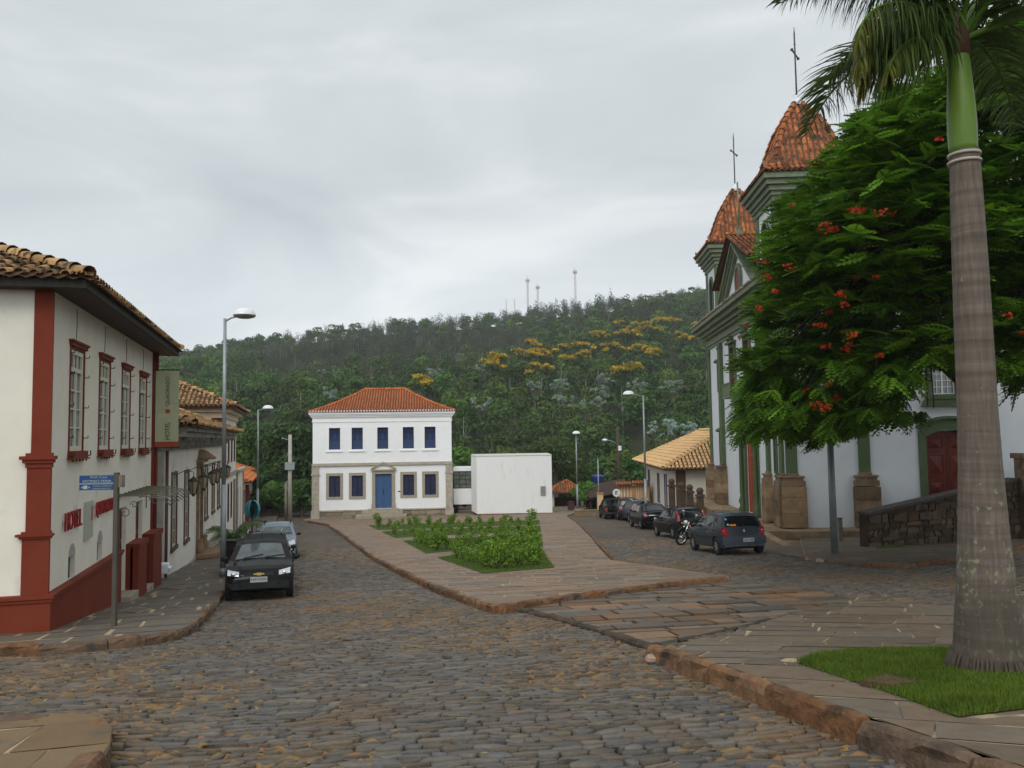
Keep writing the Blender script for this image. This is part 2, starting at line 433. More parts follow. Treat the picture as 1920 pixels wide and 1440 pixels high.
# far cobbles: shader only
def far_cobble():
    m = bpy.data.materials.new('far_cobble'); m.use_nodes = True; t = m.node_tree; p = t.nodes['Principled BSDF']; L = t.links
    tc = t.nodes.new('ShaderNodeTexCoord'); mp = t.nodes.new('ShaderNodeMapping'); mp.inputs['Scale'].default_value = (4.0, 5.6, 4.0)
    L.new(tc.outputs['Object'], mp.inputs[0])
    v = t.nodes.new('ShaderNodeTexVoronoi'); v.feature = 'F1'; v.inputs['Scale'].default_value = 1; L.new(mp.outputs[0], v.inputs['Vector'])
    v2 = t.nodes.new('ShaderNodeTexVoronoi'); v2.feature = 'DISTANCE_TO_EDGE'; v2.inputs['Scale'].default_value = 1; L.new(mp.outputs[0], v2.inputs['Vector'])
    r = t.nodes.new('ShaderNodeValToRGB'); e = r.color_ramp.elements
    e[0].color = (0.072, 0.057, 0.044, 1); e[1].color = (0.148, 0.122, 0.096, 1)
    s = t.nodes.new('ShaderNodeSeparateColor'); L.new(v.outputs['Color'], s.inputs[0]); L.new(s.outputs[0], r.inputs[0])
    mr = t.nodes.new('ShaderNodeMapRange'); mr.inputs[1].default_value = .02; mr.inputs[2].default_value = .12; L.new(v2.outputs['Distance'], mr.inputs[0])
    mx = t.nodes.new('ShaderNodeMix'); mx.data_type = 'RGBA'; L.new(mr.outputs[0], mx.inputs[0]); mx.inputs[6].default_value = (0.085, 0.06, 0.04, 1); L.new(r.outputs[0], mx.inputs[7])
    n = t.nodes.new('ShaderNodeTexNoise'); n.inputs['Scale'].default_value = .35; n.inputs['Detail'].default_value = 6; L.new(tc.outputs['Object'], n.inputs['Vector'])
    m2 = t.nodes.new('ShaderNodeMix'); m2.data_type = 'RGBA'; m2.blend_type = 'MULTIPLY'; m2.inputs[0].default_value = 1
    r2 = t.nodes.new('ShaderNodeValToRGB'); r2.color_ramp.elements[0].position = .35; r2.color_ramp.elements[0].color = (.8, .8, .8, 1); r2.color_ramp.elements[1].position = .65; r2.color_ramp.elements[1].color = (1.2, 1.1, 1.0, 1)
    L.new(n.outputs[0], r2.inputs[0]); L.new(mx.outputs[2], m2.inputs[6]); L.new(r2.outputs[0], m2.inputs[7]); L.new(m2.outputs[2], p.inputs['Base Color'])
    b = t.nodes.new('ShaderNodeBump'); b.inputs['Strength'].default_value = .7; b.inputs['Distance'].default_value = .03; L.new(mr.outputs[0], b.inputs['Height']); L.new(b.outputs[0], p.inputs['Normal'])
    p.inputs['Roughness'].default_value = .7; p.inputs['Specular IOR Level'].default_value = .2
    return m
M_farcob = far_cobble()

# ------------------------------------------------------------------ terrain: one sheet, near ground and the hill to the horizon
ys = np.concatenate([np.arange(-40, 100, 2.5), np.arange(100, 460, 6.0), np.array([470, 490, 520, 580, 700, 900, 1300, 2000, 3000])])
us = np.linspace(-1.6, 1.6, 90)
V = []
for y in ys:
    wdt = max(70.0, abs(y)*1.0)
    xs = us*wdt
    z = (G(xs, y)-0.16) if y < 96 else H(xs, y)
    if y >= 900: z = np.minimum(z, 20-(y-900)*.05)
    V.append(np.stack([xs, np.full_like(xs, y), z], 1))
V = np.concatenate(V); nu = len(us); Q = []
for i in range(len(ys)-1):
    for j in range(nu-1): Q.append((i*nu+j, i*nu+j+1, (i+1)*nu+j+1, (i+1)*nu+j))
M_floor = mat('forest_floor', (0.030, 0.034, 0.014), .95, .4, .15, .6, 2.0)
o = np_mesh('ground', V, np.array(Q), 1.0, [M_floor]); o['kind'] = 'structure'

# ------------------------------------------------------------------ outlines
K = gps([(1213, 1209), (1275, 1228), (1340, 1251), (1420, 1281), (1500, 1312), (1600, 1347), (1696, 1380), (1800, 1414), (1920, 1455), (2080, 1512)], .2)
def off_pl(x, y):
    dx, dy = K[-1][0]-K[0][0], K[-1][1]-K[0][1]; L = math.hypot(dx, dy)
    s = ((x-K[0][0])*dx+(y-K[0][1])*dy)/L; r = abs(((x-K[0][0])*-dy+(y-K[0][1])*dx)/L)
    q = min(max(1-(r-1.0)/6, 0), 1)
    return .05+.15*min(max(.45+s/3.0, 0), 1)*q
_sheet_G = G
def with_off(fn, f):
    """run a ground builder with the local level raised by f(x,y)"""
    global G
    g0 = G
    G = lambda x, y: g0(x, y)+f(float(x), float(y))
    try: fn()
    finally: G = g0
slabz = gps([(962, 1134), (1060, 1120), (1200, 1103), (1366, 1084), (1470, 1092), (1600, 1118), (1480, 1150), (1213, 1209), (1120, 1180), (1030, 1153)], .06)
Kin = offset_line(K, .14)
plaza = Kin+gps([(2250, 1400), (2200, 1180), (1920, 1150), (1760, 1134), (1600, 1118), (1480, 1150)], .06)
isl = gps([(935, 1135), (900, 1127), (858, 1113), (800, 1091), (745, 1066), (700, 1043), (665, 1018), (640, 999), (612, 981), (575, 976)], .16)+[(-18.5, 71.0), (-18, 79), (8, 82)]+gps([(1062, 967), (1085, 984), (1110, 1010), (1145, 1050), (1366, 1080), (1200, 1098), (1060, 1116)], .16)
lwk = gps([(-160, 1222), (0, 1211), (70, 1211), (150, 1205), (250, 1195), (330, 1183), (362, 1171), (384, 1150), (402, 1130), (420, 1110)], .15)+[(-8.4, 24), (-9.3, 27), (-11.1, 34), (-14, 45), (-17.0, 55), (-20.2, 68), (-23.4, 80), (-27, 92), (-34, 92), (-23.8, 55), (-16, 34), (-12.4, 20), (-14, 13)]
blw = gps([(-200, 1362), (0, 1345), (100, 1337), (160, 1338), (195, 1347), (209, 1365), (206, 1392), (185, 1425), (140, 1480), (60, 1580)], .16)+[(-6, 1.5)]
rwk = gps([(1510, 1043), (1560, 1050), (1620, 1055), (1700, 1058), (1790, 1045), (1920, 1022), (2150, 990), (2150, 940), (1650, 985), (1560, 1000), (1500, 1010)], .13)
fore = gps([(1395, 1000), (1430, 1035), (1512, 1046), (1560, 1000), (1480, 985), (1420, 975)], .03)+[]
rwk, fore, isl, lwk, blw = map(ccw, (rwk, fore, isl, lwk, blw))
slabz, plaza = ccw(slabz), ccw(plaza)

mb = MB(); sheet(mb, [(-45, -4), (45, -4), (60, 40.0), (-45, 40.0)], -.026, 1.5); tag(mb.build('road', M_joint), kind='structure')
mb = MB(); sheet(mb, [(-45, 39.5), (60, 39.5), (60, 96), (-45, 96)], 0.006, 2.0); tag(mb.build('far_road', M_farcob), kind='structure')

# ------------------------------------------------------------------ cobbles: rough courses of split stones, each one its own solid
SV = []; SF = []; SC = []; DV = []; DF = []; DC = []
polys_ex = [isl, lwk, blw, plaza, slabz, rwk, fore]
boxes = [(min(p[0] for p in P), max(p[0] for p in P), min(p[1] for p in P), max(p[1] for p in P)) for P in polys_ex]
PAL = [(1, 1, 1), (.88, .91, .98), (.74, .78, .86), (1.08, 1.02, .93), (.92, .84, .74), (1.15, 1.12, 1.08), (.80, .75, .68), (1.0, .9, .78), (.92, .98, 1.08), (.84, .88, .95)]
ang = 0.09; ca, sa = math.cos(ang), math.sin(ang); hc = random.Random(77)
def bnd(v, u): return v+.09*math.sin(u*.55+v*.9)+.045*math.sin(u*1.7-v*.8+1.0)+.020*math.sin(u*4.3+v*2.1)
def patchy(x, y): return .5+.25*math.sin(x*.9+y*.55+1.1)+.16*math.sin(x*1.9-y*1.3)+.12*math.sin(x*.37+y*2.3+.6)
stone_tot = 0; v = 0.6
while v < 42:
    rh = hc.uniform(.072, .140)*(1 if v < 20 else 1.25); hw = .72*v+6; u = -hw-2+hc.random()*.3; sk0 = hc.uniform(-.02, .02)
    while u < hw+2:
        L = hc.choice([hc.uniform(.10, .17), hc.uniform(.14, .25), hc.uniform(.2, .34)])*(1 if v < 20 else 1.2); u1 = u+L; um = (u+u1)/2; vm = bnd(v+rh/2, um); sk1 = hc.uniform(-.035, .035)
        wx, wy = um*ca-vm*sa, um*sa+vm*ca; skip = wy < 1.0 or wy > 40.5 or abs(wx) > .67*wy+4.5 or (wy > 24 and (wx > 28 or wx < -16))
        if not skip:
            for P, bb in zip(polys_ex, boxes):
                if bb[0] < wx < bb[1] and bb[2] < wy < bb[3] and inside(P, wx, wy): skip = True; break
        if not skip:
            pt_ = patchy(wx, wy); g = hc.uniform(.003, .010)+(.012 if pt_ > .72 else 0)*hc.random(); q = hc.uniform
            top_, bot = v+rh-g*.8-q(-.012, .026), v+g*.8+q(-.006, .020)
            a0, a1, b0, b1 = u+g+sk0, u1-g+sk1, u+g-sk0, u1-g-sk1
            if b0 > a1-.04 or a0 > b1-.04: a0, b0, a1, b1 = u+g, u+g, u1-g, u1-g
            c1_, c2_ = q(.0, .03), q(.0, .03)
            P = [(a0+c1_*.8, bot+q(0, .012)), (um+q(-.03, .03), bot+q(-.008, .010)), (a1-c2_*.6, bot+q(0, .012)), (max(a1, b1)+q(-.006, .008)-.0, (bot+top_)/2+q(-.02, .02)), (b1-q(.004, .03), top_-q(0, .012)), (um+q(-.03, .03), top_+q(-.010, .006)), (b0+q(.004, .03), top_-q(0, .012)), (min(a0, b0)-q(-.006, .006), (bot+top_)/2+q(-.02, .02))]
            P = [(a, bnd(b, a)) for a, b in P]; P = [(a*ca-b*sa, a*sa+b*ca) for a, b in P]
            cx_, cy_ = sum(p[0] for p in P)/8, sum(p[1] for p in P)/8
            hgt = q(.002, .024); tx, ty = q(-.07, .07), q(-.13, .07); br = q(.80, 1.18); c = [br*w for w in hc.choice(PAL)]
            if pt_ > .62: c = [c[0]*1.12, c[1]*1.0, c[2]*.85]
            z_ = lambda p, dz: hgt+dz+tx*(p[0]-cx_)+ty*(p[1]-cy_)
            b0_ = len(SV); SV += [(p[0], p[1], -.045) for p in P]
            SV += [(cx_+(p[0]-cx_)*.99, cy_+(p[1]-cy_)*.99, z_(p, -.006)) for p in P]
            SV += [(cx_+(p[0]-cx_)*.90, cy_+(p[1]-cy_)*.88, z_(p, 0)+q(-.002, .002)) for p in P]
            SF += [(b0_+k, b0_+(k+1) % 8, b0_+8+(k+1) % 8, b0_+8+k) for k in range(8)]+[(b0_+8+k, b0_+8+(k+1) % 8, b0_+16+(k+1) % 8, b0_+16+k) for k in range(8)]
            SF += [(b0_+16, b0_+17, b0_+22, b0_+23), (b0_+17, b0_+18, b0_+21, b0_+22), (b0_+18, b0_+19, b0_+20, b0_+21)]; SC += [c]*19
            stone_tot += 1
            # sand washed into the joint at the stone's end or over its lower edge
            if hc.random() < max(0, pt_-.36)*2.4:
                s_ = q(.03, .075)*(1 if v < 14 else 1.3); ex_, ey_ = hc.choice([(u1, v+rh*q(.2, .8)), (um+q(-.05, .05), v), (u1, v)]); n_ = 7
                R_p = [(ex_+s_*q(.7, 2.2)*math.cos(2*math.pi*k/n_), ey_+s_*q(.35, .8)*math.sin(2*math.pi*k/n_)) for k in range(n_)]; R_p = [(a, bnd(b, a)) for a, b in R_p]
                R_p = [(a*ca-b*sa, a*sa+b*ca) for a, b in R_p]; d0 = len(DV); mx_c = (sum(p[0] for p in R_p)/n_, sum(p[1] for p in R_p)/n_)
                DV += [(a, b, -.012) for a, b in R_p]+[(mx_c[0], mx_c[1], q(.012, .026))]; DF += [(d0+k, d0+(k+1) % n_, d0+n_) for k in range(n_)]; DC += [(1, q(.9, 1.05), q(.8, 1.05))]*n_
        u = u1; sk0 = sk1
    v += rh
SV = np.array(SV); SV[:, 2] += G(SV[:, 0], SV[:, 1])
o = np_mesh('cobblestone_paving', SV, np.array(SF), np.array(SC), M_cob); o['kind'] = 'structure'
DV = np.array(DV); DV[:, 2] += G(DV[:, 0], DV[:, 1])
o = np_mesh('washed_sand', DV, np.array(DF), np.array(DC), mat('washed_sand', (0.225, 0.135, 0.062), .95, .2, 6, .4, 60, attr=True)); o['kind'] = 'structure'
print('cobbles', stone_tot, len(SV), len(DF)); del SV, SF, SC, DV, DF, DC

# ------------------------------------------------------------------ pavements
def tint(lo, hi, warm=.08):
    def f(r):
        b = r.uniform(lo, hi); w_ = r.uniform(-warm, warm)
        return (b*(1+w_), b, b*(1-w_))
    return f
mb = MB(); sheet(mb, isl, .155, 1.5, skirt=.3); tag(mb.build('island_base', M_mort), kind='structure')
mb = MB(); flags(mb, isl, .161, 0.03, .48, .75, .03, rng, tint(.8, 1.15, .07)); tag(mb.build('island_pavement', M_isl), kind='structure')
mb = MB(); sheet(mb, lwk, .145, 1.5, skirt=.3); tag(mb.build('sidewalk_base', M_mort), kind='structure')
mb = MB(); flags(mb, lwk, .151, 0.30, .85, 1.0, .07, rng, tint(.85, 1.1, .04)); tag(mb.build('sidewalk', M_lwalk), kind='structure')
mb = MB(); sheet(mb, blw, .155, .8, skirt=.3); tag(mb.build('corner_base', M_mort), kind='structure')
mb = MB(); flags(mb, blw, .161, 0.25, .9, 1.1, .03, rng, tint(.85, 1.1, .04)); tag(mb.build('corner_pavement', mat('sandy_slab', (0.12, 0.095, 0.068), .85, .2, 5.0, .4, 40, attr=True, dirt=(0.19, 0.125, 0.065), dirt_scale=.9, dirt_lo=.38, dirt_hi=.55)), kind='structure')
mb = MB(); with_off(lambda: sheet(mb, slabz, -.03, .8), off_pl); tag(mb.build('slab_bed', M_orange), kind='structure')
mb = MB(); with_off(lambda: flags(mb, slabz, .0, 0.12, .5, .8, .05, rng, tint(.6, 1.1, .1), .45, .05, .020), off_pl)
tag(mb.build('worn_slab_pavement', mat('worn_slab', (0.135, 0.11, 0.086), .6, .2, 4.0, .45, 30, attr=True, dirt=(0.215, 0.122, 0.06), dirt_scale=.75, dirt_lo=.46, dirt_hi=.6)), kind='structure')
mb = MB(); with_off(lambda: sheet(mb, plaza, -.0055, .4), off_pl); tag(mb.build('plaza_base', M_mort), kind='structure')
mb = MB(); with_off(lambda: flags(mb, plaza, .001, -0.46, .62, .95, .030, rng, tint(.82, 1.12, .06), .2), off_pl); tag(mb.build('plaza_pavement', M_flag), kind='structure')
mb = MB(); sheet(mb, rwk, .125, 1.5, skirt=.3); tag(mb.build('church_corner_base', M_mort), kind='structure')
mb = MB(); flags(mb, rwk, .131, 0.1, .6, .9, .02, rng, tint(.7, 1.0, .06)); tag(mb.build('church_corner_pavement', M_flag), kind='structure')
mb = MB(); sheet(mb, fore, .022, 1.5); tag(mb.build('forecourt_base', M_mort), kind='structure')
mb = MB(); flags(mb, fore, .028, 0.2, .5, .9, .02, rng, tint(.65, .95, .06)); tag(mb.build('forecourt_pavement', M_flag), kind='structure')

# ------------------------------------------------------------------ kerbs
def kc(r):
    return r.choice([(1.35, 1.0, .75), (1.1, .95, .85), (.8, .85, .95), (1.25, 1.1, .95), (1.0, .8, .6), (.9, .9, .92)])
with_off(lambda: None, off_pl)
kerb('plaza_kerb', K, .215, .135, 1, M_kerb, rng, 1.15, kc, base=-.1, jit=.022)
kerb('island_kerb', gps([(935, 1136), (900, 1128), (858, 1114), (800, 1092), (745, 1067), (700, 1044), (665, 1019), (640, 1000), (612, 982), (575, 976)], .17), .17, .16, -1, M_kerb, rng, .9, kc, jit=.015)
kerb('island_kerb', gps([(938, 1136), (1060, 1117), (1200, 1099), (1366, 1081)], .17), .17, .16, 1, M_kerb, rng, .9, kc, jit=.015)
kerb('island_kerb', gps([(1062, 968), (1085, 985), (1110, 1011), (1143, 1048)], .05), .165, .12, 1, M_kerb, rng, .9, kc, jit=.01)
kerb('sidewalk_kerb', gps([(-160, 1223), (0, 1212), (70, 1212), (150, 1206), (250, 1196), (330, 1184), (362, 1172), (384, 1151), (402, 1131), (420, 1111)], .155)+[(-8.3, 24), (-9.2, 27), (-11.0, 34), (-13.9, 45), (-16.9, 55), (-20.1, 68), (-23.3, 80)], .16, .2, 1, M_kerb, rng, .8, kc, jit=.018)
kerb('corner_kerb', gps([(-200, 1363), (0, 1346), (100, 1338), (160, 1339), (195, 1348), (210, 1366), (207, 1393), (186, 1426), (141, 1481), (60, 1581)], .165), .17, .17, -1, M_kerb, rng, .6, kc, jit=.02)
kerb('church_corner_kerb', gps([(1500, 1040), (1560, 1050), (1620, 1056), (1700, 1059), (1790, 1046), (1920, 1023), (2150, 991)], .135), .14, .16, 1, M_kerb, rng, .9, kc, jit=.015)
# flush dark kerb line along the worn slabs
kerb('slab_edge_stones', gps([(950, 1139), (1030, 1154), (1120, 1181), (1214, 1212)], .06), .075, .14, 1, M_kerb, rng, .8, lambda r: (.5*r.uniform(.8, 1.1), .55, .62), jit=.012)

# ------------------------------------------------------------------ lawns and grass
def lawn(name, poly, off, dens, h0, fn=None, lab=None):
    poly = ccw(poly)
    mb = MB(); with_off(lambda: sheet(mb, poly, off, .8), fn) if fn else sheet(mb, poly, off, 1.0)
    tag(mb.build(name+'_turf', M_lawn), kind='structure')
    A = abs(area(poly)); n = int(A*dens); xs = [p[0] for p in poly]; ys_ = [p[1] for p in poly]
    X = nr.uniform(min(xs), max(xs), int(n*(max(xs)-min(xs))*(max(ys_)-min(ys_))/A)); Y = nr.uniform(min(ys_), max(ys_), len(X))
    ins = np.zeros(len(X), bool); j = len(poly)-1
    for i in range(len(poly)):
        (xi, yi), (xj, yj) = poly[i], poly[j]
        c = ((yi > Y) != (yj > Y)) & (X < (xj-xi)*(Y-yi)/(yj-yi+1e-12)+xi); ins ^= c; j = i
    X, Y = X[ins]+nr.normal(0, .03, ins.sum()), Y[ins]; n = len(X)
    Z = G(X, Y)+off+(np.array([fn(a, b) for a, b in zip(X, Y)]) if fn else 0)
    th = nr.uniform(0, 2*np.pi, n); patch = .5+.5*np.sin(X*2.1+Y*1.3)*np.sin(Y*1.9-X*.7+2)
    hh = h0*nr.uniform(.5, 1.2, n)*(.75+.5*patch); wd = h0*.075*nr.uniform(.7, 1.3, n)
    lx, ly = nr.normal(0, .35, n)*hh, nr.normal(0, .35, n)*hh
    b = np.stack([X, Y, Z], 1); t = b+np.stack([lx, ly, hh], 1); sd_ = np.stack([np.cos(th)*wd, np.sin(th)*wd, np.zeros(n)], 1)
    V = np.stack([b-sd_, b+sd_, t], 1).reshape(-1, 3); br = nr.uniform(.6, 1.35, n)*(.85+.3*patch)
    yel = nr.random(n)
    Cc = np.stack([br*np.where(yel > .90, 2.2, .9+.5*nr.random(n)), br, br*.9], 1)
    o = np_mesh(name+'_grass', V, np.arange(3*n).reshape(n, 3), Cc, M_grass)
    return tag(o, lab, 'grass', kind='stuff')
lawn('palm_lawn', gps([(1496, 1243), (1545, 1222), (1600, 1212), (1700, 1209), (1790, 1207), (1950, 1203), (2150, 1220), (2150, 1330), (1920, 1328), (1850, 1338), (1797, 1345), (1720, 1318), (1640, 1290), (1604, 1279)], .2), .006, 9000, .055, off_pl, 'bright green lawn around the foot of the palm')
BEDS = [gps(q, .17) for q in (
    [(820, 1046), (906, 1075), (1039, 1064), (1015, 1029), (930, 1035), (850, 1041)],
    [(756, 1014.5), (799, 1037.5), (850, 1033), (1015, 1022.6), (1016, 1001.8), (776, 1013)],
    [(715.5, 997), (741, 1008.5), (776, 1006), (1014, 995.5), (1013, 986), (733, 996)],
    [(691, 986), (710, 994), (1012, 983), (1011, 975.5), (703, 984.7)])]
for bi, (B_, lab) in enumerate(zip(BEDS, ('strip of short grass in the nearest bed of the square', 'strip of grass in the second planted bed of the square', 'strip of grass in the third planted bed of the square', 'strip of grass in the farthest bed, before the white house'))):
    lawn('garden_bed', B_, .175, [700, 350, 200, 120][bi], [.06, .07, .08, .09][bi], None, lab)
lawn('wall_foot', gps([(1640, 1030), (1790, 1012), (1950, 1000), (1950, 985), (1790, 990), (1690, 1008)], .14), .14, 500, .05, None, 'thin grass at the foot of the stone ramp wall')
lawn('corner_turf', [(2, 74), (9.0, 76), (9.5, 88), (1, 88)], .02, 60, .12, None, 'grass round the open shelter beyond the square')
# iron covers set in the pavements
M_iron = mat('rusty_iron', (0.10, 0.055, 0.035), .7, .3, 20, .6, 80)
def cover(px, off, lab, fn=None, rim=.03, m=None, lift=0.0):
    P = gps(px, off); c = (sum(p[0] for p in P)/4, sum(p[1] for p in P)/4); z = G(*c)+(fn(*c) if fn else off)
    t = thing('manhole_cover', lab, 'manhole cover', (c[0], c[1], z))
    def ring(k): return [((p[0]-c[0])*k, (p[1]-c[1])*k, G(*p)-G(*c)+((fn(*p)-fn(*c)) if fn else 0)) for p in P]
    mb = MB(); mb.prism([(a, b, d+.004+lift) for a, b, d in ring(.93)], (0, 0, .012)); mb.build('lid', m or M_iron, t)
    mb = MB(); o_, i_ = ring(1.0), ring(.95)
    for k in range(4):
        a, b = k, (k+1) % 4
        mb.prism([(o_[a][0], o_[a][1], o_[a][2]+.002), (o_[b][0], o_[b][1], o_[b][2]+.002), (i_[b][0], i_[b][1], i_[b][2]+.002), (i_[a][0], i_[a][1], i_[a][2]+.002)], (0, 0, .018+lift))
    mb.build('rim', M_iron if lift else M_mort, t)
cover([(1612, 1286), (1661, 1273), (1725, 1287), (1672, 1295)], .2, 'rusty square cover set in the lawn by the palm', off_pl, lift=.03)
cover([(222, 1148), (262, 1150), (284, 1142), (246, 1140)], .15, 'dark flat cover in the sidewalk just past the street sign', None, m=M_lwalk)
cover([(297, 1104), (338, 1106), (352, 1099), (312, 1098)], .15, 'dark flat cover in the sidewalk by the hotel end', None, m=M_lwalk)
# loose stone at the start of the plaza kerb
mb = MB(); x, y = gp(1221, 1242, 0.03); mb.sph((0, 0, 0), (.075, .06, .06), 7, 5, smooth=False)
for i, v in enumerate(mb.v): mb.v[i] = tuple(np.array(v)*random.Random(i).uniform(.8, 1.15))
o = mb.build('loose_stone', mat('pinkish_stone', (0.36, 0.26, 0.2), .8, .3, 14, .5, 40)); o.location = (x, y, G(x, y)+.07)
tag(o, 'loose pinkish stone lying at the end of the plaza kerb', 'stone')
# ------------------------------------------------------------------ building materials
M_wall = mat('lime_wall', (0.76, 0.72, 0.62), .85, .05, 1.5, .15, 60, dirt=(0.50, 0.46, 0.38), dirt_scale=.9, dirt_lo=.58, dirt_hi=.85)
M_wall2 = mat('weathered_lime_wall', (0.76, 0.73, 0.66), .85, .06, 1.2, .2, 50, dirt=(0.38, 0.33, 0.26), dirt_scale=.8, dirt_lo=.55, dirt_hi=.85)
M_white = mat('white_wall', (0.84, 0.85, 0.86), .85, .03, 1.0, .1, 60, dirt=(0.62, 0.62, 0.6), dirt_scale=.7, dirt_lo=.62, dirt_hi=.9)
M_chw = mat('church_wall', (0.67, 0.69, 0.72), .85, .04, 1.2, .25, 30, dirt=(0.55, 0.56, 0.58), dirt_scale=.6, dirt_lo=.55, dirt_hi=.9)
M_red = mat('oxide_red_paint', (0.175, 0.028, 0.011), .7, .13, 1.5, .2, 50, dirt=(0.15, 0.034, 0.018), dirt_scale=1.5, dirt_lo=.5, dirt_hi=.8)
M_dred = mat('dark_red_wood', (0.12, 0.022, 0.014), .5, .2, 6, .2, 40)
M_green = mat('green_paint', (0.080, 0.118, 0.052), .6, .12, 2, .15, 40, dirt=(0.13, 0.15, 0.10), dirt_scale=1.5)
M_lgreen = mat('pale_green_stone', (0.155, 0.185, 0.118), .7, .15, 2, .2, 30, dirt=(0.10, 0.11, 0.08), dirt_scale=1.5)
M_bstone = mat('brown_stone', (0.27, 0.18, 0.105), .85, .25, 2.2, .5, 18, dirt=(0.11, 0.075, 0.05), dirt_scale=1.3, dirt_lo=.48, dirt_hi=.7)
M_gstone = mat('grey_stone', (0.36, 0.32, 0.25), .85, .18, 2.0, .4, 20, dirt=(0.2, 0.17, 0.13), dirt_scale=2, dirt_lo=.5, dirt_hi=.75)
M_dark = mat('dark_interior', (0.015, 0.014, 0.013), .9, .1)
M_glass = mat('window_glass', (0.03, 0.037, 0.042), .06, .2, 3, 0, spec=1.0)
M_curt = mat('curtained_glass', (0.25, 0.27, 0.27), .12, .35, 2.0, 0, spec=.8)
M_cream = mat('cream_joinery', (0.62, 0.60, 0.48), .6, .06, 8)
M_eave = mat('dark_eave_wood', (0.028, 0.026, 0.022), .7, .3, 4, .3, 30, stretch=(1, 6, 1))
M_blue = mat('blue_shutter', (0.032, 0.058, 0.135), .6, .15, 5, .1, 30)
M_dblue = mat('deep_blue_shutter', (0.014, 0.02, 0.062), .6, .15, 5)
M_tileH = mat('ochre_tile', (0.38, 0.235, 0.105), .85, .22, 6, .4, 40, attr=True, dirt=(0.045, 0.032, 0.022), dirt_scale=3.2, dirt_lo=.47, dirt_hi=.6)
M_tileW = mat('orange_tile', (0.47, 0.145, 0.048), .8, .15, 5, .3, 40, attr=True, dirt=(0.25, 0.10, 0.05), dirt_scale=1.8, dirt_lo=.55, dirt_hi=.8)
M_tileC = mat('old_orange_tile', (0.40, 0.135, 0.048), .85, .2, 5, .3, 40, attr=True, dirt=(0.07, 0.035, 0.024), dirt_scale=2.4, dirt_lo=.46, dirt_hi=.62)
M_tileY = mat('straw_tile', (0.62, 0.40, 0.19), .85, .12, 5, .2, 40, attr=True, dirt=(0.42, 0.24, 0.12), dirt_scale=2, dirt_lo=.55, dirt_hi=.8)
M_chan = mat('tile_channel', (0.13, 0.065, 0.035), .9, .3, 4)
M_steel = mat('galvanised_steel', (0.30, 0.33, 0.34), .5, .12, 4, metal=.4)
M_rust = mat('brown_iron', (0.055, 0.035, 0.025), .6, .3, 10)
M_woodg = mat('grey_timber', (0.20, 0.185, 0.15), .85, .3, 3, .3, 30, dirt=(0.08, 0.07, 0.06), dirt_scale=3)
M_brnw = mat('brown_wood', (0.115, 0.06, 0.035), .6, .2, 5, .2, 30)

def bell(s): return s*(.62+.38*s)
def lin_(s): return s
def tile_plane(mb, A, B, inn, R, Hh, a, b, tw, tl, rng, curve=lin_, lo=.75, hi=1.2, base=True, seg=5, rows=None):
    """mi 0 = barrel tiles, mi 1 = channel under them. A,B eave ends; inn inward unit (x,y); a,b = how far the ends draw in"""
    A = np.array(A, float); B = np.array(B, float); L = np.linalg.norm(B-A); e_ = (B-A)/L; n = np.array([inn[0], inn[1], 0.0])
    def pos(u, r, dz=0.0): return A+e_*u+n*r+np.array([0, 0, Hh*curve(min(max(r/R, 0), 1.02))+dz])
    def rm(u):
        k = 1.0
        if a > 0: k = min(k, u/a)
        if b > 0: k = min(k, (L-u)/b)
        return R*max(k, 0)
    nc = max(2, int(round(L/tw))); w_ = L/nc
    for i in range(nc):
        u = (i+.5)*w_; r1 = rm(u); r = -0.06
        us_ = u; ri = 0
        while r < r1-(0.03 if rows is None else .01):
            nx_ = (r+tl) if rows is None else (rows[ri+1] if ri+1 < len(rows) else 99); ri += 1
            r2 = min(r+(nx_-r)*1.1, r1+(.04 if rows is None else .01)); jx = rng.uniform(-.012, .012); c = rng.uniform(lo, hi); cw = rng.uniform(-.06, .1)
            col = (c, c*(1-cw), c*(1-cw*1.5)); lift = rng.uniform(0, .012)
            vs = []
            for rr, rad, dz in ((r, w_*.36, .03+lift), (r2, w_*.29, .0)):
                for k in range(seg+1):
                    g = math.pi*k/seg; vs.append(pos(us_+jx-rad*math.cos(g), rr, dz+rad*math.sin(g)*.95))
            m_ = seg+1
            mb.add(vs, [(k, k+1, m_+k+1, m_+k) for k in range(seg)], mi=0, col=col, smooth=True)
            # thin lip at the open end
            v2 = []
            for k in range(seg+1):
                g = math.pi*k/seg
                v2.append(pos(us_+jx-w_*.36*math.cos(g), r, .03+lift+w_*.36*math.sin(g)*.95)); v2.append(pos(us_+jx-w_*.29*math.cos(g), r+.004, .03+lift+w_*.29*math.sin(g)*.95-.004))
            mb.add(v2, [(2*k, 2*k+1, 2*k+3, 2*k+2) for k in range(seg)], mi=0, col=tuple(v*.8 for v in col))
            r = nx_
    # channel surface, slightly dished per column
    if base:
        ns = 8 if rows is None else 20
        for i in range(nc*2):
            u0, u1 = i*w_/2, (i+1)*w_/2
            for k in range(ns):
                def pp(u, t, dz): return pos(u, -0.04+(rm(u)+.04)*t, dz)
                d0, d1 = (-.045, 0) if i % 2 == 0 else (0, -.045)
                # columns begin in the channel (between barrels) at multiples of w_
                mb.quad(pp(u0, k/ns, d0), pp(u1, k/ns, d1), pp(u1, (k+1)/ns, d1), pp(u0, (k+1)/ns, d0), mi=1)
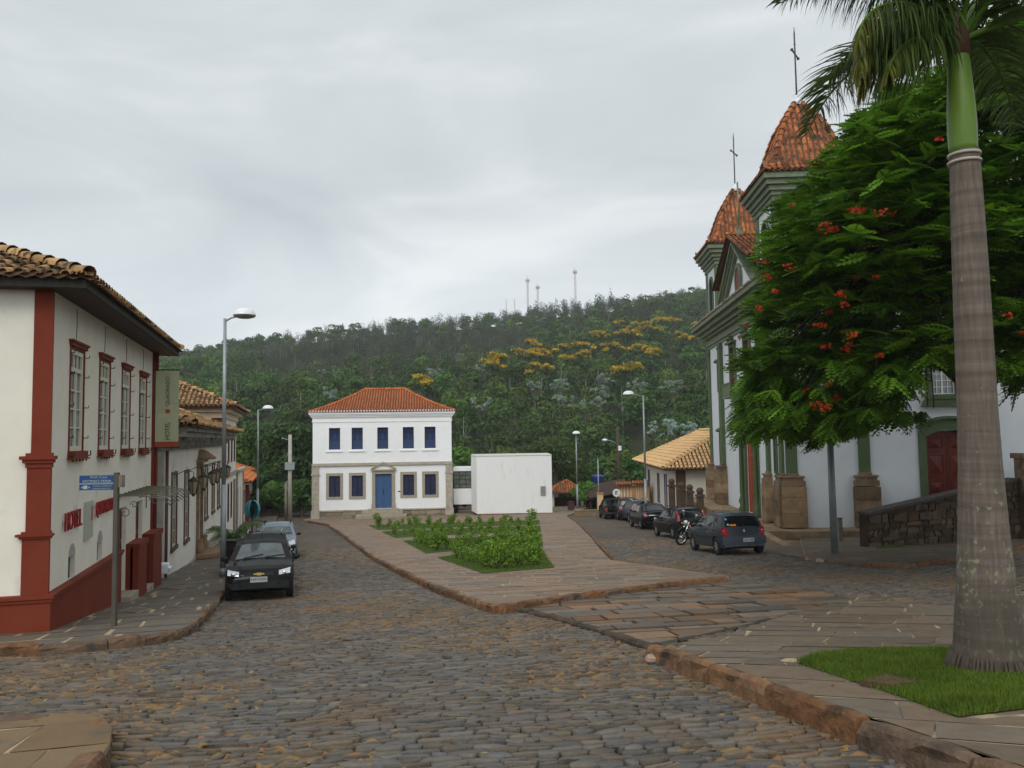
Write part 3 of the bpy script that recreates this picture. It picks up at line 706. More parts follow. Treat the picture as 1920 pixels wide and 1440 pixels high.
def caps(mb, P, Q, rng, r=.12, l=.38, mid=None, lo=.75, hi=1.15):
    pts = [np.array(P, float)]+([np.array(m, float) for m in mid] if mid else [])+[np.array(Q, float)]
    for a, b in zip(pts[:-1], pts[1:]):
        L = np.linalg.norm(b-a); n = max(1, int(L/l)); d = (b-a)/L; s = np.cross(d, (0, 0, 1)); s /= np.linalg.norm(s)+1e-9; up = np.cross(s, d)
        for i in range(n):
            p = a+(b-a)*i/n; q = a+(b-a)*(i+1.12)/n; c = rng.uniform(lo, hi); vs = []
            for o_, rr, dz in ((p, r*1.1, .05), (q, r*.85, .02)):
                for k in range(7):
                    g = math.pi*(k/6*1.1-.05); vs.append(o_+s*rr*math.cos(g)+up*(rr*math.sin(g)+dz-.03))
            mb.add(vs, [(k, k+1, 8+k, 7+k) for k in range(6)], mi=0, col=(c, c*.96, c*.92), smooth=True)
def hip_roof(x0, y0, x1, y1, z, R, Hh, tw, tl, rng, curve=lin_, sides='fblr', ridge=True, lo=.75, hi=1.2):
    """hip roof over a rectangle in the local frame; R horizontal run to the ridge"""
    mb = MB(); mb_args = (tw, tl, rng, curve, lo, hi)
    if 'f' in sides: tile_plane(mb, (x0, y0, z), (x1, y0, z), (0, 1), R, Hh, R, R, *mb_args)
    if 'b' in sides: tile_plane(mb, (x1, y1, z), (x0, y1, z), (0, -1), R, Hh, R, R, *mb_args)
    if 'l' in sides: tile_plane(mb, (x0, y1, z), (x0, y0, z), (1, 0), R, Hh, R, R, *mb_args)
    if 'r' in sides: tile_plane(mb, (x1, y0, z), (x1, y1, z), (-1, 0), R, Hh, R, R, *mb_args)
    def hp(cx, cy, dx, dy):
        ts = [k/6 for k in range(7)]; P = [(cx+dx*R*t, cy+dy*R*t, z+Hh*curve(t)+.06) for t in ts]
        caps(mb, P[0], P[-1], rng, r=tw*.5, l=tl, mid=P[1:-1], lo=lo, hi=hi)
    hp(x0, y0, 1, 1); hp(x1, y0, -1, 1); hp(x0, y1, 1, -1); hp(x1, y1, -1, -1)
    if abs((x1-x0)-2*R) > .05 or abs((y1-y0)-2*R) > .05:
        caps(mb, (x0+R, y0+R, z+Hh+.06), (x1-R, y1-R, z+Hh+.06), rng, r=tw*.55, l=tl, lo=lo, hi=hi)
    return mb
def holed(mb, L, z0, z1, holes, rev=.22, mi=0, zr0=None, x0=0.0):
    xs = sorted({x0, L}|{h[0] for h in holes}|{h[2] for h in holes}); zs = sorted({z0, z1}|{h[1] for h in holes}|{h[3] for h in holes})
    for i in range(len(xs)-1):
        for j in range(len(zs)-1):
            xm, zm = (xs[i]+xs[i+1])/2, (zs[j]+zs[j+1])/2
            if any(h[0] < xm < h[2] and h[1] < zm < h[3] for h in holes): continue
            mb.quad((xs[i], 0, zs[j]), (xs[i+1], 0, zs[j]), (xs[i+1], 0, zs[j+1]), (xs[i], 0, zs[j+1]), mi=mi)
    for a, b, c, d, *rv in holes:
        if rv: rev = rv[0]
        mb.quad((a, 0, b), (a, rev, b), (a, rev, d), (a, 0, d), mi=mi); mb.quad((c, rev, b), (c, 0, b), (c, 0, d), (c, rev, d), mi=mi)
        mb.quad((a, 0, d), (a, rev, d), (c, rev, d), (c, 0, d), mi=mi); mb.quad((a, rev, b), (a, 0, b), (c, 0, b), (c, rev, b), mi=mi)
class Bld:
    def __init__(s, name, label, cat, x, y, zb, rot, group=None):
        s.e = thing(name, label, cat, (x, y, zb), rot, group); s.zb = zb
    def part(s, mb, name, mats, parent=None, ox=0, oy=0, rot=0, **k):
        if parent is None: return mb.build(name, mats, s.e, loc=(ox, oy, -s.zb), rotz=rot, **k)
        return mb.build(name, mats, parent, **k)
    def place(s, o, sx, z, ox=0.0, oy=0.0, rot=0.0):       # a part made round its own origin, on a wall starting at (ox,oy)
        o.parent = s.e; o.location = (ox+math.cos(rot)*sx, oy+math.sin(rot)*sx, z-s.zb); o.rotation_euler = (0, 0, rot); return o
def window(w_, h_, fw, Mf, Ms, Mg, grid=(2, 4), inset=.12, proud=.02, sill=True, head=False, sash=.05, Msill=None, transom=None, out=0.05):
    """origin at the middle of the opening's foot; outward is -y. frame > sash, pane, sill, head"""
    mb = MB(); mb.frame(-w_/2-fw, -fw if not sill else 0, w_/2+fw, h_+fw, fw, -proud, .06, bottom=not sill); root = mb.build('window', Mf)
    s = MB(); x0, x1 = -w_/2+.001, w_/2-.001
    s.frame(x0, .001, x1, h_-.001, sash, inset-.03, inset+.015)
    nx, nz = grid; zt = h_ if transom is None else h_*transom
    if transom is not None:
        s.box(x0+sash, inset-.035, zt-.04, x1-sash, inset+.013, zt+.04)
        for k in range(1, 3): q = x0+sash+(x1-x0-2*sash)*k/3; s.box(q-.014, inset-.02, zt+.04, q+.014, inset+.01, h_-sash)
    for k in range(1, nx):
        q = x0+sash+(x1-x0-2*sash)*k/nx; t = .035 if (nx == 2 or k == nx//2) else .015; s.box(q-t, inset-.025, sash, q+t, inset+.012, (zt-.04) if transom else (zt-sash))
    for k in range(1, nz):
        q = sash+((zt-.04 if transom else zt-sash)-sash)*k/nz
        xs = [x0+sash]+[x0+sash+(x1-x0-2*sash)*j/nx for j in range(1, nx)]+[x1-sash]
        for j in range(nx):
            t0 = 0 if j == 0 else (.035 if (nx == 2 or j == nx//2) else .015); t1 = 0 if j == nx-1 else (.035 if (nx == 2 or j+1 == nx//2) else .015)
            s.box(xs[j]+t0, inset-.018, q-.014, xs[j+1]-t1, inset+.008, q+.014)
    s.build('sash', Ms, root)
    g = MB(); g.box(x0+.01, inset+.02, .01, x1-.01, inset+.03, h_-.01); g.build('pane', Mg, root)
    if sill: g = MB(); g.box(-w_/2-fw-.06, -proud-out, -fw, w_/2+fw+.06, .05, -.001); g.build('sill', Msill or Mf, root)
    if head:
        g = MB(); g.box(-w_/2-fw-.04, -proud-.04, h_+fw+.001, w_/2+fw+.04, .04, h_+fw+.07); g.box(-w_/2-fw-.08, -proud-.07, h_+fw+.07, w_/2+fw+.08, .04, h_+fw+.11); g.build('head_moulding', Mf, root)
    return root
def shutter(w_, h_, fw, Mf, Mp, inset=.1, proud=.03, louv=0, leaves=2, sill=True):
    mb = MB(); mb.frame(-w_/2-fw, -fw, w_/2+fw, h_+fw, fw, -proud, .06); root = mb.build('window', Mf)
    g = MB(); q = w_/2
    for k in range(leaves):
        a = -q+2*q*k/leaves+.006; b = -q+2*q*(k+1)/leaves-.006
        if louv:
            g.frame(a, .006, b, h_-.006, .06, inset, inset+.04)
            for j in range(louv):
                z = .07+(h_-.14)*j/louv; g.add([(a+.06, inset+.035, z+.07), (b-.06, inset+.035, z+.07), (b-.06, inset+.005, z), (a+.06, inset+.005, z)], [(0, 1, 2, 3)])
            g.box(a+.06, inset+.05, .06, b-.06, inset+.06, h_-.06)
        else:
            g.box(a, inset+.01, .006, b, inset+.04, h_-.006)
            for z0, z1 in ((.05, .46), (.54, .95)): g.frame(a+.05, h_*z0, b-.05, h_*z1, .035, inset-.006, inset+.01)
    g.build('shutter', Mp, root)
    return root

# ================================================================== hotel on the left
CZ = 1.6
hx, hy = -7.98, 13.8; hang = math.atan2(1, -.273)
zb = float(G(hx, hy))+.1
HB = Bld('hotel_building', 'cream two-storey hotel with red base and red corner pilaster at the left edge', 'building', hx, hy, zb, hang)
HL, HD, ZT, ZD = 10.37, 9.0, 4.28, -.96
WX = [1.72, 4.07, 6.42, 8.75]
wh = [(x-.5, 1.44, x+.5, 3.42) for x in WX]
vent = [(1.38, ZD, 1.86, -.52, .10), (3.66, ZD, 4.14, -.52, .10)]
doors = [(5.72, -2.6, 6.72, .02, .12), (8.0, -2.9, 8.95, .02, .12)]
mb = MB(); holed(mb, HL, -3.4, ZT, wh+vent+doors, .28)
mb.quad((0, 0, -3.4), (0, HD, -3.4), (0, HD, ZT), (0, 0, ZT)); mb.quad((HL, 0, -3.4), (HL, HD, -3.4), (HL, HD, ZT), (HL, 0, ZT)); mb.quad((0, HD, -3.4), (HL, HD, -3.4), (HL, HD, ZT), (0, HD, ZT))
for x0, z0, x1, z1, _ in vent:      # arched heads of the two vents
    c = (x0+x1)/2; r = (x1-x0)/2
    for k in range(6):
        g0, g1 = math.pi*k/6, math.pi*(k+1)/6
        mb.add([(c-r*math.cos(g0), .001, z1+.0), (c-r*math.cos(g1), .001, z1), (c-r*math.cos(g1), .001, z1), (c-r*math.cos(g0), .001, z1)], [(0, 1, 2, 3)])
HB.part(mb, 'wall', M_wall)
# dark box per vent; arch head is a flat disc coloured as recess shade
for x0, z0, x1, z1, _ in vent:
    c = (x0+x1)/2; r = (x1-x0)/2; g = MB()
    arc = [(c+r*math.cos(math.pi*k/10), z1+r*math.sin(math.pi*k/10)) for k in range(11)]
    g.add([(c, -.004, z1)]+[(a, -.004, b) for a, b in arc], [(0, k+1, k+2) for k in range(10)])
    ring = [(a, b) for a, b in arc]
    g2 = MB(); g2.box(x0+.002, .09, z0+.002, x1-.002, .099, z1-.002, mi=0)
    o = HB.part(g2, 'vent', [M_dark]); h2 = MB()
    h2.add([(c, -.006, z1)]+[(c+(a-c)*.97, -.006, z1+(b-z1)*.97) for a, b in arc], [(0, k+1, k+2) for k in range(10)]); h2.build('vent_arch', mat('vent_shade', (0.36, 0.34, 0.31), .9, .1), o)
# red base (dado) with gaps at the doors, on both faces
mb = MB()
def dado(a, b, zt=ZD):
    mb.box(a, -.10, -3.4, b, -.001, zt-.10); mb.box(a-.0, -.13, zt-.10, b+.0, -.001, zt-.04); mb.box(a, -.16, zt-.04, b, -.001, zt+.02)
dado(.0, 5.72); dado(6.72, 8.0); dado(8.95, HL)
for a in (5.72, 6.72, 8.0, 8.95):
    pass
for (a, b) in ((6.74, 7.98), (8.97, HL+.05)):
    mb.box(a, -.30, -3.4, b, -.165, ZD-.10); mb.box(a-.04, -.33, ZD-.0999, b+.04, -.165, ZD+.03)
mb.box(-.10, -.10, -3.4, -.001, HD, ZD-.10); mb.box(-.13, -.13, ZD-.10, -.001, HD, ZD-.04); mb.box(-.16, -.16, ZD-.04, -.001, HD, ZD+.02)
HB.part(mb, 'base_course', M_red)
mb = MB()   # corner pilaster wrapping the corner
def pil(a, b, z0, z1): mb.box(-a, -a, z0, .02, -.001, z1); mb.box(-a, -.001, z0, -.001, b, z1)
pil(.05, .37, ZD+.022, 0.0); pil(.08, .41, 0.0, .04); pil(.11, .46, .04, .08); pil(.07, .38, .08, .12)
pil(.05, .32, .12, 1.20); pil(.07, .34, 1.20, 1.28); pil(.10, .38, 1.28, 1.34); pil(.13, .42, 1.34, 1.40); pil(.07, .34, 1.40, 1.45); pil(.03, .27, 1.45, ZT)
HB.part(mb, 'corner_pilaster', M_red)
mb = MB(); mb.box(HL-.12, -.05, ZD+.02, HL+.02, -.001, ZT); mb.tube([(HL+.1, -.09, ZT), (HL+.1, -.09, -2.9)], .055); HB.part(mb, 'downpipe', M_red)
win = window(.98, 1.94, .05, M_red, M_cream, M_curt, grid=(2, 4), inset=.035, sill=False, head=True, sash=.09, transom=.80)
g = MB()  # balcony-like red sill with iron pegs
g.box(-.56, -.10, -.13, .56, -.001, -.001); g.box(-.59, -.13, -.16, .59, -.001, -.13)
for k in range(5): g.tube([(-.5+.25*k, -.08, -.16), (-.5+.25*k, -.08, -.20)], .018, 5)
g.build('sill', M_red, win)
for sx in (-1, 1):
    for z in (.25, .85, 1.45, 1.85):
        g = MB(); g.tube([(sx*.53, -.01, z), (sx*.56, -.09, z), (sx*.56, -.09, z+.05)], .010, 5); g.build('shutter_hook', M_rust, win)
    g = MB(); g.tube([(sx*.56, -.05, -.10), (sx*.62, -.13, -.09), (sx*.62, -.13, .0)], .014, 5); g.build('sill_hook', M_rust, win)
for i, x in enumerate(WX):
    o = win if i == 0 else copy_tree(win); HB.place(o, x, 1.46)
for x0, z0, x1, z1, _ in doors:
    g = MB(); g.box(x0+.02, .10, z0, x1-.02, .15, z1-.02)
    for k in (0, 1):
        for q in range(3): g.frame(x0+.08+k*(x1-x0)/2, -2.3+q*.75, x0+(k+1)*(x1-x0)/2-.08, -1.65+q*.75, .04, .085, .1)
    HB.part(g, 'door', M_dred)
    g = MB(); g.box(x0+.0, -.32, -3.4, x1, .2, float(G(hx-.263*x0, hy+.965*x0))+.25); HB.part(g, 'door_step', M_gstone)
mb = MB()
ex, ey = .36, .56       # eaves
mb.box(-ex, -ey, ZT-.01, HL+.7, HD+.5, ZT+.04, mi=1); pass
mb.box(-ex-.06, -ey-.06, ZT-.02, HL+.76, -ey, ZT+.13); mb.box(-ex-.06, -ey, ZT-.02, -ex, HD+.5, ZT+.13); mb.box(HL+.7, -ey, ZT-.02, HL+.76, HD+.5, ZT+.13)
HB.part(mb, 'eaves', [M_eave, mat('soffit_board', (0.045, 0.02, 0.015), .6, .25, 5)])
RR = (HD+.5+ey)/2
mb = hip_roof(-ex-.12, -ey-.12, HL+.8, HD+.5, ZT+.15, RR, RR*.40, .235, .36, rng, lo=.6, hi=1.25)
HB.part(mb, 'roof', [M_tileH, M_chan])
# wall lettering, plate and banner
M_letter = mat('red_lettering', (0.26, 0.012, 0.012), .5, .05)
M_plate = mat('grey_green_plate', (0.40, 0.42, 0.36), .5, .05)
zl = .17
def hs(px):   # picture column -> distance along the left wall line
    return (13.8*457/(550-px)-13.8)*1.0366
text_part('wall_lettering', 'HOTEL', 1.18, .34, M_letter, HB.e, (1.50, -.05, zl-zb), depth=.03)
text_part('wall_lettering', 'QUADRADO', 1.62, .34, M_letter, HB.e, (4.10, -.05, zl-zb+.02), depth=.03)
mb = MB(); mb.box(2.45, -.05, -.32, 3.05, -.001, .42, mi=0); mb.box(2.84, -.058, .02, 3.0, -.052, .32, mi=1); mb.box(3.15, -.07, 0, 3.16, -.06, .01, mi=0)
HB.part(mb, 'wall_plate', [M_plate, mat('pale_red', (0.42, 0.16, 0.13), .5, .05)])
mb = MB(); bx = HL-.12
mb.box(bx-.03, -.74, 1.62, bx, -.10, 3.72, mi=0); mb.box(bx-.032, -.745, 1.47, bx+.002, -.095, 1.62, mi=1)
mb.box(bx-.034, -.50, 2.46, bx-.0301, -.38, 2.58, mi=1); mb.box(bx-.033, -.60, 2.20, bx-.0302, -.44, 2.72, mi=2); mb.box(bx-.0325, -.70, 2.32, bx-.0302, -.20, 2.46, mi=2)
bn = HB.part(mb, 'banner', [mat('khaki_banner', (0.40, 0.42, 0.27), .6, .06), mat('banner_red', (0.33, 0.06, 0.03), .6, .08), mat('khaki_patch', (0.45, 0.45, 0.28), .6, .05)])
M_ink = mat('brown_ink', (0.10, 0.055, 0.04), .6, .05)
rt = Matrix.Rotation(-math.pi/2, 4, 'Z') @ Matrix.Rotation(math.pi/2, 4, 'X') @ Matrix.Rotation(math.pi/2, 4, 'Z')
for s_, z, L_ in (('HOTEL', 1.94, .52), ('QUADRADO', 3.12, .86)):
    o = text_part('banner_lettering', s_, L_, .13, M_ink, bn, (bx-.036, -.44, z), depth=.006); o.rotation_euler = rt.to_euler()
mb = MB()
for z in (3.76, 1.44): mb.tube([(bx, 0, z), (bx, -.78, z)], .018, 6)
HB.part(mb, 'banner_bracket', M_rust)
# metal slat canopy over the doors
mb = MB(); z = .14
for k in range(9):
    x = 5.4+k*.5; mb.tube([(x, 0, z+.22), (x, -.6, z+.2), (x, -1.05, z+.1), (x, -1.22, z-.05)], .016, 5, mi=0)
for y, zz in ((-.55, .19), (-1.0, .11), (-.06, .2)): mb.box(5.3, y-.02, z+zz-.03, 9.5, y+.02, z+zz, mi=0)
for x in (5.35, 9.45):
    mb.tube([(x, -.02, -.25), (x, -.02, z+.2)], .014, 5)
    for cx, cz, r in ((-.22, -.05, .14), (-.42, .14, .09)):
        mb.tube([(x, cx+r*(1-k*.06)*math.cos(k*.6), cz+r*(1-k*.06)*math.sin(k*.6)) for k in range(14)], .012, 5)
HB.part(mb, 'door_canopy', [mat('canopy_metal', (0.22, 0.21, 0.16), .5, .1, metal=.3), mat('canopy_sheet', (0.16, 0.155, 0.13), .5, .1)])
mb = MB()
for k, x in enumerate((1.6, 4.0, 6.35, 8.7)):
    mb = MB(); mb.tube([(x, -.008, 4.2), (x+.03, -.008, 3.9), (x-.01, -.008, 3.62)], .006, 4); HB.part(mb, 'wall_crack', M_rust)

# ================================================================== second house: low, long, with iron lanterns
s0 = HL+.25; hx2, hy2 = hx-.2634*s0, hy+.9647*s0
zb2 = float(G(hx2, hy2))+.1
H2 = Bld('terrace_house', 'long low white house with grey timber cornice and a row of iron lanterns', 'building', hx2, hy2, zb2, hang)
L2, D2, Z2 = 24.3, 11.0, 1.35
def s2(px): return hs(px)-s0
wpx = [327, 350, 386.5, 399.5, 409.5]; W2 = [s2(p) for p in wpx]
x0w = s2(308)
wz = [(-1.15, 1.05), (-1.3, 1.0), (-1.5, .9), (-1.6, .85), (-1.7, .85)]
wz = [(-2.05, .45), (-2.2, .4), (-2.0, .4), (-2.0, .4), (-2.0, .4)]
holes = [(w-.55, a, w+.55, b) for w, (a, b) in zip(W2, wz)]
dr = s2(373); holes.append((dr-.65, -3.2, dr+.65, .45, .2))
mb = MB(); holed(mb, L2, -5.6, Z2, holes, .09, x0=x0w)
mb.quad((x0w, 0, -5), (x0w, D2, -5), (x0w, D2, Z2), (x0w, 0, Z2)); mb.quad((L2, 0, -5.6), (L2, D2, -5.6), (L2, D2, Z2), (L2, 0, Z2)); mb.quad((0, D2, -5.6), (L2, D2, -5.6), (L2, D2, Z2), (0, D2, Z2))
# recessed entry strip next to the hotel
mb.quad((0, .5, -4), (x0w, .5, -4), (x0w, .5, Z2+.9), (0, .5, Z2+.9)); mb.quad((x0w, 0, -4), (x0w, .5, -4), (x0w, .5, Z2), (x0w, 0, Z2))
H2.part(mb, 'wall', M_wall2)
g = MB(); g.box(.35, .42, -3.0, 1.25, .48, -.55); H2.part(g, 'side_door', M_dred)
g = MB(); g.tube([(x0w+.1, -.08, Z2), (x0w+.1, -.08, -3.4)], .05); H2.part(g, 'downpipe', M_brnw)
g = MB(); g.box(x0w, -.06, -5.6, L2, -.001, -3.25); H2.part(g, 'plinth', M_gstone)
for w, (a, b) in zip(W2, wz):
    o = window(1.1, b-a-.02, .13, M_brnw, M_cream, M_glass, grid=(2, 5), inset=.035, sill=True, sash=.07, proud=.04, out=.04)
    H2.place(o, w, a+.01)
    g = MB(); g.box(-.47, .02, .08, .47, .034, (b-a)*.40); g.build('lower_shutter', M_brnw, o)
g = MB(); g.frame(dr-.88, -3.2, dr+.88, .7, .22, -.12, .03, bottom=False); g.box(dr-1.0, -.3, .70, dr+1.0, -.001, .82)
g.lathe([(.55, 0), (.62, .06), (.4, .25), (.15, .42), (0, .45)], (dr, -.12, .82), 12)
g.lathe([(.16, 0), (.2, .2), (.11, .45), (.16, .6)], (dr-.8, -.18, -3.2), 8); g.lathe([(.16, 0), (.2, .2), (.11, .45), (.16, .6)], (dr+.8, -.18, -3.2), 8)
so_ = H2.part(g, 'door_surround', M_bstone)
g = MB(); g.box(dr-.64, .15, -3.2, dr+.64, .2, .46)
for k in (0, 1):
    for q in range(3): g.frame(dr-.58+k*.62, -3.0+q*1.15, dr-.04+k*.62, -2.0+q*1.15, .05, .12, .15)
H2.part(g, 'door', M_brnw)
g = MB(); g.lathe([(1.25, -.2), (1.25, 0), (0, 0)], (dr, 0, -3.2), 20, smooth=False); g.lathe([(1.7, -.6), (1.7, -.22), (0, -.22)], (dr, 0, -3.2), 20, smooth=False)
H2.part(g, 'door_step', M_bstone)
g = MB()
for k, (p, za, zc) in enumerate(((.12, Z2-.02, Z2+.12), (.30, Z2+.12, Z2+.30), (.48, Z2+.30, Z2+.42), (.72, Z2+.42, Z2+.60), (.86, Z2+.60, Z2+.74))):
    g.box(x0w-p*.6, -p, za, L2, .0, zc); g.box(x0w-p*.6, .0, za, x0w, D2, zc)
for k in range(14): x = x0w+.6+k*1.5; g.box(x, -.74, Z2+.30, x+.10, -.481, Z2+.419)
H2.part(g, 'cornice', mat('weathered_cornice', (0.30, 0.29, 0.26), .8, .2, 2, .2, 30, dirt=(0.08, 0.075, 0.065), dirt_scale=1.5, dirt_lo=.45, dirt_hi=.65))
R2 = 5.9; mb = hip_roof(x0w-.75, -1.0, L2+.9, D2+.8, Z2+.78, R2, 2.25, .26, .38, rng, lo=.7, hi=1.3)
H2.part(mb, 'roof', [M_tileH, M_chan])
# lanterns (each a thing hung on the wall)
M_lant = mat('lantern_glass', (0.34, 0.29, 0.20), .25, .2, 8)
def lantern(s, label):
    X, Y = hx2-.2634*s+.965*.55, hy2+.9647*s+.263*.55
    t = thing('wall_lantern', label, 'lantern', (hx2-.2634*s, hy2+.9647*s, -.02), hang, 'iron lanterns along the low white house')
    g = MB(); g.tube([(0, 0, .35), (0, 0, .62)], .02, 5); g.tube([(0, 0, .45), (0, -.35, .62), (0, -.62, .55), (0, -.62, .40)], .014, 5); g.build('bracket', M_rust, t)
    g = MB(); g.lathe([(.02, .4), (.05, .36), (.2, .26), (.22, .22)], (0, -.62, 0), 6, smooth=False)
    g.lathe([(.10, -.22), (.06, -.27), (.02, -.32)], (0, -.62, 0), 6, smooth=False)
    for k in range(6):
        a = math.pi/3*k; g.tube([(.2*math.cos(a), -.62+.2*math.sin(a), .22), (.10*math.cos(a), -.62+.1*math.sin(a), -.22)], .012, 4)
    g.build('lantern_frame', M_rust, t)
    g = MB(); g.lathe([(.18, .215), (.09, -.215)], (0, -.62, 0), 6, smooth=False); g.build('lantern_glass', M_lant, t)
for s, lab in ((s2(330)-.2, 'iron lantern nearest the hotel on the low white house'), (s2(351), 'iron lantern just before the brown stone doorway'), (s2(371), 'iron lantern beside the brown stone doorway'),
               (s2(380), 'iron lantern just past the brown stone doorway'), (s2(393), 'iron lantern between the windows past the doorway'), (s2(403), 'iron lantern at the far end of the low white house')):
    lantern(s, lab)

# ================================================================== third house: taller block behind
s3 = hs(417.5); hx3, hy3 = hx-.2634*s3, hy+.9647*s3; zb3 = float(G(hx3, hy3))
H3 = Bld('town_house', 'taller white town house with brown frieze and ochre tiles beyond the low lantern house', 'building', hx3, hy3, zb3, hang)
L3, D3, Z3 = 11.0, 13.0, 3.35
u3 = [1.6, 4.2, 6.8, 9.4]
mb = MB(); holed(mb, L3, -6.2, Z3, [(u-.45, .3, u+.45, 2.2) for u in u3]+[(u-.45, -3.4, u+.45, -1.2) for u in u3[:3]]+[(8.9, -4.7, 9.9, -1.2)], .2)
mb.quad((0, 0, -6), (0, D3, -6), (0, D3, Z3), (0, 0, Z3)); mb.quad((L3, 0, -6.2), (L3, D3, -6.2), (L3, D3, Z3), (L3, 0, Z3)); mb.quad((0, D3, -6), (L3, D3, -6), (L3, D3, Z3), (0, D3, Z3))
H3.part(mb, 'wall', M_wall2)
for u in u3:
    H3.place(shutter(.88, 1.88, .12, M_brnw, M_brnw), u, .31)
    if u < 9: H3.place(shutter(.88, 2.18, .12, M_brnw, M_brnw), u, -3.39)
g = MB(); g.box(8.92, .1, -4.7, 9.88, .15, -1.22); g.frame(8.75, -4.7, 10.05, -1.05, .14, -.04, .03, bottom=False); H3.part(g, 'door', M_brnw)
g = MB(); g.box(-.04, -.05, -.75, L3+.04, -.001, -.45); H3.part(g, 'string_course', M_gstone)
g = MB(); g.box(-.06, -.06, Z3-.9, -.001, D3, Z3-.35, mi=0); g.box(-.14, -.14, Z3-.35, L3+.1, D3, Z3+.0, mi=1); g.box(-.4, -.4, Z3+.001, L3+.35, D3+.3, Z3+.18, mi=1); g.box(-.10, -.10, -6, .35, -.001, Z3-.351, mi=1); g.box(-.10, -.001, -6, -.001, .5, Z3-.901, mi=1)
g.box(-.7, -.7, Z3+.18, L3+.6, D3+.5, Z3+.3, mi=2)
H3.part(g, 'cornice', [M_dred, mat('cream_stone', (0.60, 0.52, 0.40), .8, .1, 2), M_brnw])
mb = hip_roof(-.85, -.85, L3+.75, D3+.6, Z3+.34, (L3+1.6)/2, 2.7, .27, .4, rng, lo=.75, hi=1.3)
H3.part(mb, 'roof', [M_tileH, M_chan])
# fourth: low white house with pilasters, fifth: white house with orange tiles and red gate
s4 = hs(442.6); hx4, hy4 = hx-.2634*s4, hy+.9647*s4; zb4 = float(G(hx4, hy4))
H4 = Bld('small_house', 'narrow low white house with stone corner pilaster just past the town house', 'building', hx4, hy4, zb4, hang)
L4 = hs(455)-s4
mb = MB(); holed(mb, L4, -6.5, -.7, [(1.2, -4.2, 2.2, -2.0), (4.4, -5.2, 5.5, -2.0)], .2)
mb.quad((0, 0, -6.5), (0, 6, -6.5), (0, 6, -.7), (0, 0, -.7)); mb.quad((L4, 0, -6.5), (L4, 6, -6.5), (L4, 6, -.7), (L4, 0, -.7)); mb.quad((0, 0, -.7), (L4, 0, -.7), (L4, 6, -.7), (0, 6, -.7))
H4.part(mb, 'wall', M_wall2)
g = MB(); g.box(-.08, -.12, -6.5, .5, -.001, -.7); g.box(-.2, -.3, -.7, L4, .2, -.5); g.box(L4-.4, -.1, -6.5, L4-.02, -.001, -.7); H4.part(g, 'pilaster', M_gstone)
H4.place(shutter(.96, 2.18, .1, M_woodg, M_brnw), 1.7, -4.19)
g = MB(); g.box(4.42, .1, -5.2, 5.48, .15, -2.02); H4.part(g, 'door', M_woodg)
s5 = hs(455.5); hx5, hy5 = hx-.2634*s5, hy+.9647*s5; zb5 = float(G(hx5, hy5))
H5 = Bld('corner_house', 'small white house with orange tiled roof and dark red gate post ending the left street', 'building', hx5, hy5, zb5, hang)
L5 = hs(480)-s5
mb = MB(); holed(mb, L5, -7.4, -1.9, [(1.0, -4.5, 2.4, -2.6), (6, -4.6, 7, -3.0), (10, -4.8, 11, -3.2)], .2)
mb.quad((0, 0, -7), (0, 6, -7), (0, 6, -1.9), (0, 0, -1.9)); mb.quad((L5, 0, -7), (L5, 6, -7), (L5, 6, -1.9), (L5, 0, -1.9)); H5.part(mb, 'wall', M_wall)
for u, z, h in ((1.7, -4.49, 1.88), (6.5, -4.59, 1.58), (10.5, -4.79, 1.58)): H5.place(shutter(.9, h, .1, M_woodg, M_dblue), u, z)
g = MB(); g.box(3.2, -.3, -6.6, 4.1, -.001, -2.2); H5.part(g, 'gate_post', M_red)
mb = hip_roof(-.2, -.6, L5+.6, 6.6, -1.88, 3.6, 1.3, .3, .42, rng, lo=.8, hi=1.2); H5.part(mb, 'roof', [M_tileW, M_chan])

# ================================================================== white two-storey house in the centre
ax, ay, az = at(586, 972, 71.2); bx_, by_, bz = at(848, 967, 72.6)
wang = math.atan2(by_-ay, bx_-ax); WL = math.hypot(bx_-ax, by_-ay); k_ = WL/12.5
WB = Bld('white_mansion', 'white two-storey house with orange tile roof and blue front door across the square', 'building', ax, ay, -5.5, wang)
WD = 11.0; ZW = 3.75
ux = [(1.43, 2.45), (3.45, 4.47), (5.75, 6.75), (8.05, 9.07), (10.03, 11.05)]; ux = [(a*k_, b*k_) for a, b in ux]
up = [(a, .72, b, 2.66) for a, b in ux]; dn = [(a, -3.46, b, -1.60) for i, (a, b) in enumerate(ux) if i != 2]
dd = (5.56*k_, -4.55, 7.05*k_, -1.5)
mb = MB(); holed(mb, WL, -5.9, ZW, up+dn+[dd], .3)
mb.quad((0, 0, -6), (0, WD, -6), (0, WD, ZW), (0, 0, ZW)); mb.quad((WL, 0, -6), (WL, WD, -6), (WL, WD, ZW), (WL, 0, ZW)); mb.quad((0, WD, -6), (WL, WD, -6), (WL, WD, ZW), (0, WD, ZW))
WB.part(mb, 'wall', M_white)
